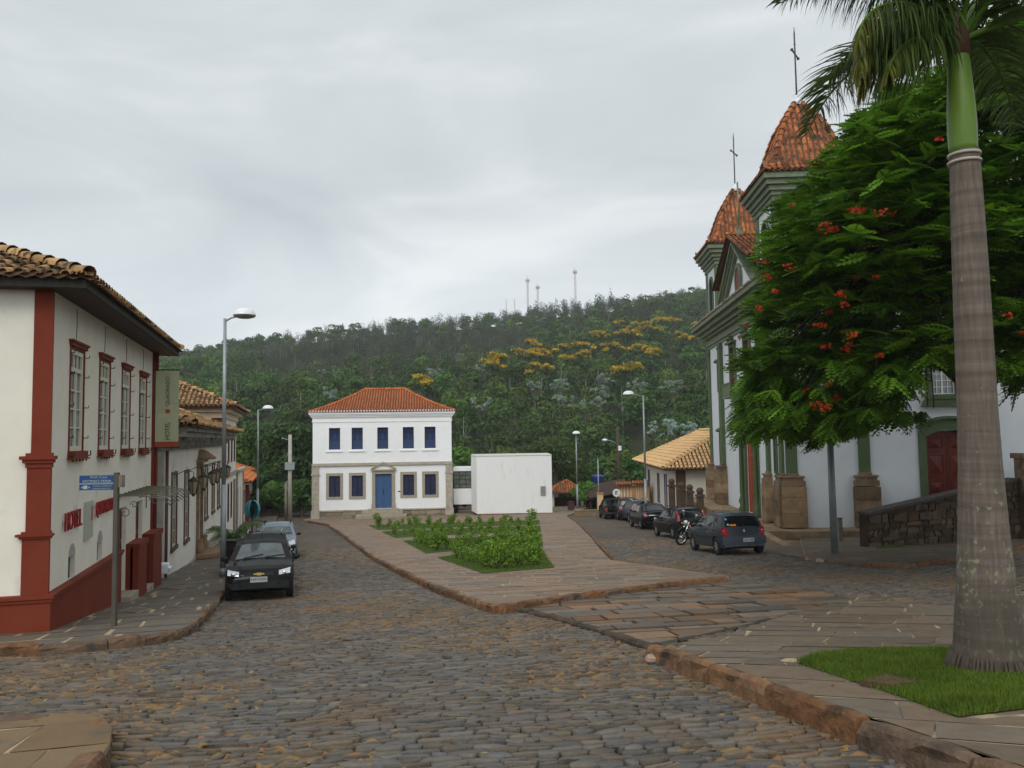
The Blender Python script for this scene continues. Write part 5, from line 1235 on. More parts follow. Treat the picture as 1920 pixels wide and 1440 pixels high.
# ================================================================== stone ramp wall, pier
def stonewall(P0, P1, zt0, zt1, zbot, lab, cat='wall', name='stone_wall'):
    L = math.hypot(P1[0]-P0[0], P1[1]-P0[1]); ang = math.atan2(P1[1]-P0[1], P1[0]-P0[0])
    B_ = Bld(name, lab, cat, P0[0], P0[1], zbot, ang); r_ = random.Random(9); g = MB()
    g.prism([(0, .06, zbot-.5), (L, .06, zbot-.5), (L, .06, zt1), (0, .06, zt0)], (0, .4, 0), col=(.22, .2, .19))
    z = zbot-.4
    while z < max(zt0, zt1)-.1:
        h = r_.uniform(.2, .36); x = 0.0
        while x < L-.1:
            w_ = min(r_.choice([r_.uniform(.2, .4), r_.uniform(.4, .9)]), L-x); lim = zt0+(zt1-zt0)*(x+w_/2)/L
            if z+h < lim+.02:
                c = r_.uniform(.16, .55); wm = r_.uniform(-.1, .12); j = lambda: r_.uniform(-.05, .05)
                f = [(x+.03+j(), r_.uniform(-.01, .02), z+.03+j()), (x+w_-.03+j(), r_.uniform(-.01, .02), z+.03+j()), (x+w_-.03+j(), .0, z+h-.03+j()), (x+w_*.5, -.015, z+h-.01), (x+.03+j(), .0, z+h-.03+j())]
                bk = [(p[0], .08, p[2]) for p in f]
                g.add(f+bk, [(0, 1, 2, 3, 4)]+[(k, 5+k, 5+(k+1) % 5, (k+1) % 5) for k in range(5)], col=(c*(1+wm), c, c*(1-wm)))
            x += w_
        z += h
    B_.part(g, 'wall', M_bst2)
    g = MB(); g.prism([(-.05, -.05, zt0+.0), (L, -.05, zt1), (L, -.05, zt1+.10), (-.05, -.05, zt0+.10)], (0, .55, 0)); B_.part(g, 'coping', mat('dark_coping', (0.07, 0.06, 0.055), .85, .3, 4, .4, 30))
    return B_
RWY = 30.0
p0 = at(1632, 1030, 29.6); p1 = at(1790, 1000, 31.5); zt0 = at(1630, 966, 29.6)[2]; q1 = at(1800, 926, 31.6)
stonewall((p0[0], p0[1]), (q1[0], q1[1]), zt0, q1[2], -3.2, 'rough stone ramp wall with dark coping rising towards the church side door')
q2 = at(1910, 901, 33.0)
stonewall((q1[0]+.02, q1[1]+.01), (q2[0], q2[1]), q1[2], q2[2], -3.0, 'upper stretch of the stone ramp wall, right behind the palm trunk')
t = thing('stone_pier', 'square brown stone pier with flat cap at the right edge by the ramp', 'pier', (q2[0]+.35, q2[1], -3.0))
g = MB(); g.box(-.33, -.3, -.5, .33, .3, q2[2]+3.9); g.build('shaft', M_bst2, t, bevel=.02); g = MB(); g.box(-.42, -.4, q2[2]+3.901, .42, .4, q2[2]+4.12); g.build('cap', M_bst2, t, bevel=.02)
q3 = at(2150, 960, 34.0)
stonewall((q2[0]+.9, q2[1]), (q3[0], q3[1]), q2[2]+.2, q2[2]+.9, -3.0, 'stretch of stone wall beyond the pier at the right edge')

# ================================================================== four old gate piers before the yellow house
M_old = mat('old_dark_stone', (0.085, 0.06, 0.042), .9, .35, 5, .6, 18, dirt=(0.05, 0.045, 0.04), dirt_scale=3)
for px, yt, d, lab in ((1259, 897, 53, 'plain dark stone gate post, leftmost of the four beside the yellow house'), (1277, 904, 51, 'dark stone gate post with round cap, second from the left beside the yellow house'),
                       (1293, 908, 49.5, 'dark stone gate post with round cap, third from the left beside the yellow house'), (1312, 914, 48, 'dark stone gate post nearest the church, in front of the arched opening')):
    x, y, z = at(px, yt, d); zg = float(G(x, y)); h = z-zg
    t = thing('stone_post', lab, 'gate post', (x, y, zg), .1, 'old stone gate posts')
    g = MB(); g.box(-.18, -.18, -.3, .18, .18, h-.55); g.build('shaft', M_old, t, bevel=.04)
    g = MB(); g.box(-.23, -.23, h-.549, .23, .23, h-.42); g.box(-.14, -.14, h-.419, .14, .14, h-.25); g.lathe([(.22, h-.249), (.23, h-.18), (.16, h-.05), (.07, h), (0, h)], (0, 0, 0), 10); g.build('cap', M_old, t)

# ================================================================== pale yellow-roofed house beyond the church
yx, yy, _ = at(1267, 900, 58.0); fx, fy, _ = at(1210, 900, 77.0)
yang = math.atan2(yy-fy, yx-fx); YL = math.hypot(yx-fx, yy-fy)
YH = Bld('yellow_roof_house', 'single-storey cream house with straw-coloured tile roof and blue-edged windows beyond the parked cars', 'building', fx, fy, -5.3, yang)
Z0, Z1 = -6.5, -.95
def ys(px): # along the street wall from the far end
    for s in np.arange(0, YL, .05):
        X, Y = fx+(yx-fx)*s/YL, fy+(yy-fy)*s/YL
        if proj(X, Y, -2)[0] > px: return float(s)
    return YL
w1, w2, d1 = ys(1217), ys(1234.5), ys(1248)
mb = MB(); holed(mb, YL, Z0, Z1, [(w1-.6, -3.9, w1+.6, -1.7), (w2-.6, -3.9, w2+.6, -1.7), (d1-.6, -5.6, d1+.6, -1.6)], .2)
mb.quad((0, 0, Z0), (0, 9, Z0), (0, 9, Z1), (0, 0, Z1)); mb.quad((0, 9, Z0), (YL, 9, Z0), (YL, 9, Z1), (0, 9, Z1)); mb.quad((YL, 0, Z0), (YL, 9, Z0), (YL, 9, Z1), (YL, 0, Z1))
YH.part(mb, 'wall', mat('cream_wall', (0.70, 0.66, 0.54), .85, .06, 1.5, .1, 50))
M_vio = mat('violet_blue_paint', (0.10, 0.10, 0.30), .6, .1)
for u in (w1, w2): YH.place(shutter(1.18, 2.18, .14, M_vio, M_brnw), u, -3.89)
g = MB(); g.frame(d1-.74, -5.6, d1+.74, -1.46, .14, -.03, .03, bottom=False, mi=0); g.box(d1-.58, .1, -5.6, d1+.58, .15, -1.61, mi=1); YH.part(g, 'door', [M_vio, M_dred])
g = MB(); g.box(YL+.001, 0, -6.5, YL+.06, .7, Z1, mi=0); g.box(YL+.001, .7, -3.0, YL+.05, 9, -2.9, mi=1); g.box(YL+.001, 4.2, -5.5, YL+.10, 4.5, -2.2, mi=1); YH.part(g, 'side_trim', [M_brnw, M_woodg])
g = MB(); arc = [(-.8, -4.6)]+[(-.8*math.cos(math.pi*k/8), -3.0+.7*math.sin(math.pi*k/8)) for k in range(9)]+[(.8, -4.6)]; g.prism([(a, -.05, b) for a, b in arc], (0, .045, 0)); o = YH.part(g, 'arched_opening', M_dark, ox=YL, oy=4.6, rot=CHx)
g = MB(); g.box(-.9, -.9, Z1, YL+.9, 9.9, Z1+.12); YH.part(g, 'eaves', M_brnw)
mb = hip_roof(-1.0, -1.0, YL+1.0, 10.0, Z1+.13, 5.5, 2.7, .30, .42, rng, lo=.85, hi=1.12); YH.part(mb, 'roof', [M_tileY, M_chan])

# ================================================================== gates with tile caps, dark shed, gate pillar
M_och = mat('ochre_plaster', (0.50, 0.27, 0.09), .85, .12, 2)
M_yel = mat('yellow_plaster', (0.66, 0.50, 0.27), .85, .1, 2, dirt=(0.4, 0.27, 0.14), dirt_scale=1.5)
def gate(px0, px1, pyt, d, lab):
    x0, y0, zt = at(px0, pyt, d); x1, y1, _ = at(px1, pyt, d+.01); w_ = x1-x0; zg = float(G(x0, d))-.2
    B_ = Bld('tile_capped_gate', lab, 'gate', x0, d, zg, 0.0); g = MB()
    for k in range(4): a = w_*k/4; g.box(a, 0, zg, a+w_*.13, .3, zt-.35, mi=0); g.box(a+w_*.13, .1, zg, a+w_*.25, .2, zt-.35, mi=1)
    g.box(w_, -.15, zg, w_+.5, 2.5, zt-.35, mi=0); g.box(-.02, -.02, zt-.349, w_+.02, .32, zt-.2, mi=0)
    B_.part(g, 'gate_wall', [M_och, M_wall])
    mb = MB(); tile_plane(mb, (-.3, -.45, zt-.19), (w_+.5, -.45, zt-.19), (0, 1), .65, .2, 0, 0, .25, .33, rng, lin_, .8, 1.2); tile_plane(mb, (w_+.5, .85, zt-.19), (-.3, .85, zt-.19), (0, -1), .65, .2, 0, 0, .25, .33, rng, lin_, .8, 1.2)
    B_.part(mb, 'tile_cap', [M_tileW, M_chan])
gate(1160, 1184, 905, 74, 'ochre gate with orange tile cap and white bays, left of the pair')
gate(1191, 1206, 903, 71, 'ochre gate with orange tile cap beside the cream house, right of the pair')
x, y, z = at(1135, 905, 72)
t = thing('dark_shed', 'dark brown lean-to shed roof behind the parked pickup', 'shed', (x-.3, 75, -6.0))
g = MB(); g.prism([(-.9, 0, 1.75), (3.0, 0, 2.4), (3.0, 0, 2.5), (-.9, 0, 1.85)], (0, 4, .9)); g.box(-.8, .5, -.4, -.65, .7, 1.8); g.box(2.7, .5, -.4, 2.85, .7, 2.45); g.build('roof', mat('dark_roofing', (0.05, 0.032, 0.025), .9, .3, 3, .3, 20), t)
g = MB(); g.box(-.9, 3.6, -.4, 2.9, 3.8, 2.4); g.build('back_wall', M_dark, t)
x, y, z = at(1125, 926, 68); zg = float(G(x, 68)); t = thing('gate_pillar', 'yellow plastered gate pillar with small tiled cap left of the pickup', 'pillar', (x, 68, zg))
g = MB(); g.box(-.24, -.24, -.2, .24, .24, z-zg); g.build('shaft', M_yel, t); g = MB(); g.box(-.30, -.30, z-zg+.001, .30, .30, z-zg+.09); g.build('cap', M_tileW, t)
# open shelter (kiosk)
cx_, cy_, cz_ = at(1062, 922, 82.0)
t = thing('open_shelter', 'small open shelter with orange pyramid tile roof on white posts beyond the annexe', 'shelter', (cx_, cy_, float(G(cx_, cy_))))
zg = float(G(cx_, cy_)); hr = cz_-zg
mb = MB(); R = 2.0; args = (R, 1.15, R, R, .27, .38, rng, lin_, .75, 1.15); a, b, c, d = (-R, -R, hr), (R, -R, hr), (R, R, hr), (-R, R, hr)
tile_plane(mb, a, b, (0, 1), *args); tile_plane(mb, b, c, (-1, 0), *args); tile_plane(mb, c, d, (0, -1), *args); tile_plane(mb, d, a, (1, 0), *args)
for p in (a, b, c, d): caps(mb, p, (0, 0, hr+1.2), rng, .1)
mb.build('roof', [M_tileC, M_chan], t)
for sx in (-1, 1):
    for sy in (-1, 1): g = MB(); g.box(sx*1.45-.12, sy*1.45-.12, -.2, sx*1.45+.12, sy*1.45+.12, hr+.05); g.build('post', M_wall, t)
g = MB(); g.box(-1.3, 1.4, 0, 1.3, 1.5, .9); g.box(1.4, -1.3, 0, 1.5, 1.3, .9); g.build('low_wall', M_dred, t)
# water tank on its stand
x, y, z = at(1121, 911, 84); zg = float(G(x, y)); t = thing('water_tank', 'round blue water tank on a brick stand behind the shed', 'water tank', (x, y, zg)); h = z-zg
g = MB(); g.lathe([(0, h), (.52, h), (.64, h+.95), (.68, h+1.0), (.68, h+1.06), (.3, h+1.14), (0, h+1.16)], (0, 0, 0), 18); g.build('tank', mat('blue_plastic', (0.03, 0.06, 0.30), .4, .1), t)
g = MB(); g.box(-.65, -.5, -.3, -.3, 0, h-.1); g.box(.3, -.5, -.3, .65, 0, h-.1); g.box(-.75, -.7, h-.099, .75, .7, h-.001); g.build('stand', M_bstone, t)
# ================================================================== vegetation
M_leaf = mat('hill_leaf', (0.058, 0.102, 0.022), .6, .2, .3, 0, attr=True, sub=.25)
M_leafn = mat('tree_leaf', (0.062, 0.098, 0.024), .55, .2, .8, 0, attr=True, sub=.3)
M_bark = mat('grey_bark', (0.13, 0.11, 0.09), .9, .3, 4, .5, 15)
M_dbark = mat('dark_bark', (0.07, 0.055, 0.042), .9, .3, 4, .6, 15)
def leafcol(n, base, rng, v=.35, hue=.18):
    b = rng.uniform(1-v, 1+v, n); h = rng.uniform(-hue, hue, n)
    return np.stack([base[0]*b*(1+h), base[1]*b, base[2]*b*(1-h*.5)], 1)
def clumps_for(R, Ht, n, rng, flat=.62):
    """uneven crown built of lobes"""
    C = []
    for k in range(n):
        a = rng.uniform(0, 2*np.pi); q = rng.uniform(0, 1)**.6*R*.68; r = R*rng.uniform(.30, .55)
        zz = Ht*(.30+.60*rng.uniform(0, 1)*(1-(q/R)**2)); C.append((q*np.cos(a), q*np.sin(a), zz, r, r, r*flat))
    C.append((0, 0, Ht*.78, R*.5, R*.5, R*.4))
    return C
def hill_kind(x, y, z, R):
    px, py = proj(x, y, z); ridge = np.interp(px, _RX, _RY); dy = py-ridge
    g = 0.0
    if 430 < px < 1000: g = max(0, 1-abs(dy-38)/62)*min(1, (px-430)/120)*1.3
    if px >= 930: g = max(g, max(0, 1-dy/50)*.95)
    if px < 470: g *= .3
    if rng.random() < g*.95: return 'bare'
    if 985 < px < 1165 and dy < 14: return 'pine'
    return 'leaf'
HV = []; HC = []; hrs = np.random.default_rng(5)
nT = 0
def add_leaves(P, Nn, size, col, asp=.6):
    V, Q = leaf_quads(P, Nn, size, hrs, asp); HV.append(V.astype('f')); HC.append(col.astype('f'))
y = 118.0; row = 0
TR_V = []
hill_list = []
while y < HR+14:
    sp = 6.9+(y-118)*.0030; x0, x1 = y*(300-960)/1500-8, y*(1440-960)/1500+10
    x = x0+(row % 2)*sp*.5
    while x < x1:
        hill_list.append((x+rng.uniform(-.4, .4)*sp, y+rng.uniform(-.4, .4)*sp)); x += sp
    y += sp*.88; row += 1
PALH = [(1, 1, 1), (.8, .95, .8), (1.15, 1.1, .7), (.65, .8, .7), (1.3, 1.35, .9), (.9, 1.15, .8), (1.05, .95, .7), (.75, .75, .6)]
for (x, y) in hill_list:
    z = float(H(x, y)); d = y
    R = rng.choice([rng.uniform(2.8, 4.2), rng.uniform(3.8, 5.6)]); Ht = rng.uniform(5.5, 9.5)
    kd = hill_kind(x, y, z+Ht, R); n = int(np.clip(R/4*(720-d*1.0), 260, 620)); fs = np.clip(.22+d*.00085, .32, .62)
    if kd == 'bare':
        Ht *= 1.0; R *= .85; C = clumps_for(R, Ht, 7, hrs, .9); P, Nn, _ = crown_pts(C, int(n*1.0), hrs, .2, 1.2); P[:, 2] *= hrs.uniform(.6, 1.15, len(P))
        col = leafcol(len(P), (1.15, .80, 1.75), hrs, .3, .12)*rng.uniform(.6, 1.05); add_leaves(P+[x, y, z], Nn, fs*.9, col, .22)
    elif kd == 'pine':
        Ht = rng.uniform(9, 14); C = [(0, 0, Ht*(.35+.6*k/5), 2.2*(1.1-k/6), 2.2*(1.1-k/6), 1.6) for k in range(6)]
        P, Nn, _ = crown_pts(C, 150, hrs, .4); add_leaves(P+[x, y, z], Nn, fs*.8, leafcol(150, (.55, .7, .75), hrs), .5)
        TR_V.append((x, y, z, Ht))
    else:
        pal = rng.choice(PALH); br = rng.uniform(.6, 1.45); C = clumps_for(R, Ht, rng.randint(6, 12), hrs, rng.uniform(.4, .65)); P, Nn, _ = crown_pts(C, n, hrs, .6, .5)
        P = P[P[:, 2] > 1.0]if False else P
        add_leaves(P+[x, y, z], Nn, fs, leafcol(len(P), tuple(v*br for v in pal), hrs), .55)
    nT += 1
V = np.concatenate(HV); Cc = np.concatenate(HC)
o = np_mesh('hillside_forest', V, np.arange(len(V)).reshape(-1, 4), Cc, M_leaf); tag(o, 'dense mixed green forest covering the hillside behind the town', 'forest', kind='stuff')
print('hill trees', nT, 'faces', len(V)//4); del V, HV, Cc
# pale and grey trunks scattered in the forest, part of the same mass
mb = MB()
for (x, y) in rng.sample(hill_list, 420):
    z = float(H(x, y)); h = rng.uniform(5, 9.5); l = rng.uniform(-.5, .5)
    mb.tube([(x, y, z-1), (x+l*.4, y, z+h*.5), (x+l, y, z+h)], [.13, .1, .05], 4, caps=False)
    for k in range(3): a = rng.uniform(0, 6.28); mb.tube([(x+l*.5, y, z+h*.55), (x+l*.5+1.6*math.cos(a), y+1.6*math.sin(a), z+h*.9)], [.06, .02], 3, caps=False)
tag(mb.build('forest_trunks', mat('pale_trunk', (0.22, 0.21, 0.18), .9, .3, 1)), 'thin pale trunks and bare branches among the hillside forest', 'trunks', kind='stuff')

def tree_thing(name, label, cat, x, y, z, R, Ht, n, fs, pal, group=None, flat=.6, bark=None, lobes=7, trunkr=None, low=.42, asp=.5, part='crown', extra=None, v=.35):
    t = thing(name, label, cat, (x, y, z), rng.uniform(0, 6.28), group)
    C = clumps_for(R, Ht, lobes, hrs, flat)
    if low != .42: C = [(c[0], c[1], c[2]*(1-low)+Ht*low*rng.uniform(.4, 1), *c[3:]) for c in C]
    P, Nn, _ = crown_pts(C, n, hrs, .5, .55); V, Q = leaf_quads(P, Nn, fs*hrs.uniform(.7, 1.3, n), hrs, asp)
    np_mesh(part, V, Q, leafcol(n, pal, hrs, v), M_leafn, t)
    g = MB(); tr = trunkr or R*.06
    g.tube([(0, 0, -.6), (.08, 0, Ht*.25), (0, .1, Ht*.5)], [tr*1.3, tr, tr*.8], 8)
    for c in C[:7]: g.tube([(0, .05, Ht*.42), (c[0]*.5, c[1]*.5, (Ht*.42+c[2])*.5+.2), (c[0], c[1], c[2])], [tr*.6, tr*.35, tr*.12], 5, caps=False)
    g.build('trunk', bark or M_bark, t)
    return t
ORD = ['leftmost', 'second from the left', 'third from the left', 'fourth from the left', 'fifth from the left', 'sixth from the left', 'seventh from the left', 'eighth from the left', 'ninth from the left', 'tenth from the left', 'eleventh from the left', 'twelfth from the left', 'thirteenth from the left', 'fourteenth from the left', 'fifteenth from the left', 'sixteenth from the left', 'seventeenth from the left', 'eighteenth from the left', 'nineteenth from the left', 'twentieth from the left', 'twenty-first from the left', 'twenty-second from the left', 'twenty-third from the left', 'twenty-fourth from the left', 'twenty-fifth from the left', 'twenty-sixth from the left', 'twenty-seventh from the left', 'twenty-eighth from the left']
def ordn(i, n): return 'rightmost' if i == n-1 else ORD[i]
# yellow-flowering trees
YL_ = sorted([(850, 500, 1.0), (1045, 428, 1.1), (1000, 478, 1.1), (1110, 482, .7), (1075, 552, .9), (1185, 450, .7), (1285, 450, 1.1), (1240, 497, 1.1), (1350, 392, 1.4), (1425, 450, .9), (1565, 352, 1.3), (1520, 385, 1.2), (1450, 335, .7), (1460, 385, .8), (1690, 318, 1.4), (1560, 462, 1.1), (1620, 480, .7), (1470, 560, 1.5), (1775, 397, .9), (1825, 345, .5), (505, 615, .8), (1630, 355, .8), (855, 535, .7)])
for i, (cx, cy, s) in enumerate(YL_):
    x, y = hillp(600+cx/2.595, 480+cy/2.595, 8.0); z = float(H(x, y)); R = 3.4*s; Ht = 8.6
    t = thing('flowering_tree', 'yellow-flowering tree on the hillside, %s of the yellow ones' % ordn(i, len(YL_)), 'tree', (x, y, z), 0, 'yellow-flowering trees on the hill')
    C = [(rng.uniform(-1, 1)*R*.75, rng.uniform(-1, 1)*R*.6, Ht*rng.uniform(.86, 1.08), R*rng.uniform(.3, .5), R*.4, R*.17) for _ in range(8)]
    P, Nn, _ = crown_pts(C, 300, hrs, .5, .9); P2, N2, _ = crown_pts([(c[0], c[1], c[2]-.9, c[3], c[4], c[5]*1.6) for c in C], 160, hrs, .4)
    V, Q = leaf_quads(P, Nn, .42, hrs, .6); np_mesh('blossom', V, Q, leafcol(300, (6.8, 2.9, .5), hrs, .4, .15), M_leafn, t)
    V, Q = leaf_quads(P2, N2, .5, hrs, .6); np_mesh('foliage', V, Q, leafcol(160, (.9, 1.0, .8), hrs), M_leafn, t)
    g = MB(); g.tube([(0, 0, -1), (0, 0, Ht*.6)], [.22, .14], 6)
    for c in C: g.tube([(0, 0, Ht*.5), (c[0], c[1], c[2])], [.09, .03], 4, caps=False)
    g.build('trunk', M_bark, t)
# silver-leaved trees
SL = sorted([(30, 568, 1.1), (555, 566, 1.1), (795, 550, .9), (785, 722, .9), (1325, 722, 1.0), (1390, 590, .8), (1190, 712, .9), (1720, 632, 1.2), (1045, 634, .6), (1365, 655, .8), (1540, 625, .9), (1160, 628, .8), (60, 668, .6)])
for i, (cx, cy, s) in enumerate(SL):
    x, y = hillp(600+cx/2.595, 480+cy/2.595, 7.5); z = float(H(x, y)); R = 2.0*s
    t = thing('silver_tree', 'silvery white-leaved tree in the hillside forest, %s of the small pale ones' % ordn(i, len(SL)), 'tree', (x, y, z), 0, 'silver-leaved trees on the hill')
    C = [(rng.uniform(-1, 1)*R, rng.uniform(-1, 1)*R*.6, 7.5+rng.uniform(-1.2, .9), .55, .55, .4) for _ in range(13)]
    P, Nn, _ = crown_pts(C, 260, hrs, .5, .8); V, Q = leaf_quads(P, Nn, .30, hrs, .35); np_mesh('crown', V, Q, leafcol(260, (3.7, 2.9, 9.5), hrs, .4, .08), M_leafn, t)
    g = MB(); g.tube([(0, 0, -1), (0, 0, 4.5)], [.14, .1], 5)
    for c in C: g.tube([(0, 0, 4), (c[0], c[1], c[2])], [.05, .025], 3, caps=False)
    g.build('trunk', M_bark, t)
# big silver tree near the yellow-roofed house
x, y, z = at(1262, 808, 108); zg = float(H(x, y)); t = thing('silver_tree', 'large silver-leaved tree with round pale tufts just above the straw tile roof', 'tree', (x, y, zg), 0, 'silver-leaved trees on the hill')
h = z-zg; C = []
for k in range(30): a = rng.uniform(-1, 1); C.append((a*3.2, rng.uniform(-1.2, 1.2), h+rng.uniform(-1.3, 1.0)*(1-.35*abs(a))+.5, .42, .42, .34))
P, Nn, _ = crown_pts(C, 1500, hrs, .55, .8); V, Q = leaf_quads(P, Nn, .17, hrs, .35); np_mesh('crown', V, Q, leafcol(1500, (5.2, 4.2, 14.5), hrs, .35, .06), M_leafn, t)
g = MB(); g.tube([(0, 0, -1), (0, 0, h*.55)], [.2, .14], 6)
for c in C: g.tube([(0, 0, h*.5), (c[0]*.6, c[1]*.6, (h*.5+c[2])/2), (c[0], c[1], c[2])], [.08, .05, .03], 4, caps=False)
g.build('trunk', M_bark, t)
# radio masts on the ridge
M_mast = mat('mast_red_white', (0.42, 0.30, 0.28), .6, .2, .6)
for px, py0, py1, lab, wd in ((949, 560, 592, 'shortest thin mast on the ridge, leftmost', .15), (965, 560, 590, 'thin whip mast on the ridge, second from the left', .15), (989, 524, 588, 'lattice radio mast rising beside the ridge pines', .55), (1008, 537, 572, 'short grey lattice mast among the ridge pines', .5), (1078, 508, 568, 'tallest radio mast with platform ring on the ridge', .55)):
    x, y, zt = at(px, py0, 424.0); zg = float(H(x, y)); h = zt-zg
    t = thing('radio_mast', lab, 'mast', (x, y, zg), 0, 'radio masts on the ridge')
    g = MB(); w0 = wd
    for (sx, sy) in ((-1, -1), (1, -1), (0, 1)): g.tube([(sx*w0, sy*w0, -1), (sx*w0*.6, sy*w0*.6, h)], .075 if wd > .3 else .05, 4)
    n = int(h/1.6)
    if wd > .3:
        for k in range(n): z0 = h*k/n; z1 = h*(k+1)/n; g.tube([(-w0, -w0, z0), (w0, -w0, z1)], .045, 3, caps=False); g.tube([(w0, -w0, z0), (-w0, -w0, z1)], .045, 3, caps=False)
    g.build('lattice', M_mast, t)
    if wd > .3:
        g = MB()
        for k in range(6): a = k*math.pi/3; g.box(math.cos(a)*.9-.12, math.sin(a)*.9-.12, h-1.5, math.cos(a)*.9+.12, math.sin(a)*.9+.12, h+.3)
        g.tube([(0, 0, h-1), (0, 0, h+2)], .08, 4); g.lathe([(1.1, -.8), (1.1, -.7), (.2, -.7)], (0, 0, h), 10); g.build('antenna', M_mast, t)
# mid-distance trees between the town and the hill
MT = [  # px of crown centre, py of crown top, depth, radius, height tint, label
 (452, 800, 96, 4.0, (1.2, 1.5, .8), 'bushy bright green tree behind the end of the left street'),
 (500, 790, 92, 4.6, (.75, .95, .75), 'dark green tree right of the second street lamp'),
 (528, 775, 84, 4.2, (.7, .9, .8), 'dark feathery tree behind the concrete utility pole'),
 (570, 785, 86, 4.8, (.62, .8, .7), 'dark tree tight against the left side of the white mansion'),
 (480, 880, 84, 2.6, (1.3, 1.6, .9), 'light green shrub below the dark trees at the left street end'),
 (515, 905, 79, 2.4, (1.1, 1.4, .8), 'mid green shrub by the foot of the utility pole'),
 (565, 905, 78, 2.6, (.8, 1.1, .8), 'low dark shrub at the left corner of the white mansion'),
 (869, 836, 98, 3.4, (1.5, 1.9, .9), 'bright green tree just right of the mansion roof corner'),
 (905, 850, 100, 3.6, (1.2, 1.3, .8), 'olive green tree above the white annexe roof edge'),
 (945, 838, 106, 3.8, (1.3, 1.2, .8), 'yellowish green tree behind the middle of the annexe'),
 (1165, 838, 98, 3.6, (1.15, 1.2, .8), 'loose green tree behind the wooden pole'),
 (1195, 850, 92, 3.4, (.8, 1.25, .95), 'drooping bluish green tree between pole and tall lamp'),
 (1235, 838, 100, 3.6, (1.0, 1.05, .8), 'green tree behind the tall lamp and tile roof'),
 (1290, 830, 104, 3.8, (.9, 1.0, .8), 'dark tree beneath the large silver tree'),
 (1330, 800, 110, 4.0, (1.1, 1.15, .8), 'green tree touching the left edge of the church'),
 (1120, 862, 96, 3.4, (.9, 1.3, .8), 'fresh green tree behind the blue water tank'),
 (1100, 905, 78, 1.5, (1.6, 2.1, 1.0), 'bright green leafy shrub right of the open shelter'),
 (855, 925, 84, 2.2, (.9, 1.2, .8), 'dark shrub seen under the glazed passage'),
 (985, 868, 103, 3.2, (.95, 1.1, .75), 'green tree between the annexe and the big dark tree'),
 (1140, 905, 90, 2.5, (.8, 1.0, .8), 'dark shrub behind the shed roof')]
for px, py, d, R, pal, lab in MT:
    x, y, zt = at(px, py, d); zg = float(G(x, y)) if y < 96 else float(H(x, y)); Ht = max(zt-zg, 2.0)/1.02
    tree_thing('leafy_tree' if Ht > 4 else 'leafy_shrub', lab, 'tree' if Ht > 4 else 'shrub', x, y, zg, R, Ht, int(700+R*420), .30, pal, 'trees between the town and the hill', low=.1, lobes=9, flat=.7)
x, y, zt = at(1040, 812, 88); zg = float(G(x, y))
tree_thing('round_tree', 'broad dark round-headed tree behind the annexe and shelter', 'tree', x, y, zg, 4.6, (zt-zg)/1.05, 5200, .21, (.95, .92, .75), None, low=.12, lobes=16, flat=.75, asp=.4)
# background filler on the valley floor: continuous undergrowth
HV = []; HC = []
for k in range(430):
    y = rng.uniform(84, 120); x = rng.uniform(y*(330-960)/1500, y*(1400-960)/1500)
    px = proj(x, y, 0)[0]
    if y < 92 and not (470 < px < 600 or 1080 < px < 1220): continue
    if y < 97 and 1190 < px < 1360: continue
    z = float(G(x, y)) if y < 96 else float(H(x, y)); R = rng.uniform(1.6, 3.0); Ht = rng.uniform(2.0, 4.2); C = clumps_for(R, Ht, 5, hrs, .7)
    P, Nn, _ = crown_pts(C, 260, hrs, .5, .5); pal = rng.choice(PALH); br = rng.uniform(.5, 1.1); add_leaves(P+[x, y, z-.6], Nn, .30, leafcol(260, tuple(v*br for v in pal), hrs), .5)
V = np.concatenate(HV); Cc = np.concatenate(HC); o = np_mesh('undergrowth', V, np.arange(len(V)).reshape(-1, 4), Cc, M_leaf); tag(o, 'tangled green undergrowth on the valley floor behind the town', 'undergrowth', kind='stuff')

# ------------------------------------------------------------------ shrubs in the beds
proto = []
for v in range(6):
    n = 330; C = [(rng.uniform(-.16, .16), rng.uniform(-.16, .16), z, .20, .20, .2) for z in (.15, .28, .42, .56, .66)]+[(rng.uniform(-.2, .2), rng.uniform(-.2, .2), rng.uniform(.2, .5), .18, .18, .16) for _ in range(3)]
    P, Nn, _ = crown_pts(C, n, hrs, .3, .7); Nn[:, 2] *= .6; Nn = unit(Nn); V, Q = leaf_quads(P, Nn, .062, hrs, .42)
    o = np_mesh('leaves', V, Q, leafcol(n, (2.4, 2.6, 1.0), hrs, .5), M_leafn)
    g = MB()
    for k in range(5): a = rng.uniform(0, 6.28); g.tube([(0, 0, -.03), (.1*math.cos(a), .1*math.sin(a), .3), (.14*math.cos(a), .14*math.sin(a), .6)], [.012, .009, .005], 4, caps=False)
    s = g.build('stems', M_dbark); proto.append((o.data, s.data)); bpy.data.objects.remove(o); bpy.data.objects.remove(s)
M_fruit = mat('orange_fruit', (0.75, 0.33, 0.02), .45, .1)
rows = []   # (bed name, list of picture points, size)
def rowpts(p0, p1, n): return [(p0[0]+(p1[0]-p0[0])*k/(n-1), p0[1]+(p1[1]-p0[1])*k/(n-1)) for k in range(n)]
c5 = lambda L: [(660+x/3.692, 940+y/3.692) for x, y in L]
rows.append(('along the left edge of the nearest bed', c5(rowpts((725, 395), (965, 462), 7)), 1.25))
rows.append(('along the front edge of the nearest bed', c5(rowpts((1000, 468), (1290, 440), 6)), 1.3))
rows.append(('in the middle row of the nearest bed', c5(rowpts((900, 405), (1260, 385), 6)), 1.15))
rows.append(('along the back edge of the nearest bed', c5(rowpts((1010, 355), (1290, 345), 5)), 1.1))
rows.append(('along the left edge of the second bed', c5(rowpts((450, 285), (590, 340), 6)), 1.15))
rows.append(('along the front edge of the second bed', c5(rowpts((650, 335), (1230, 300), 12)), 1.1))
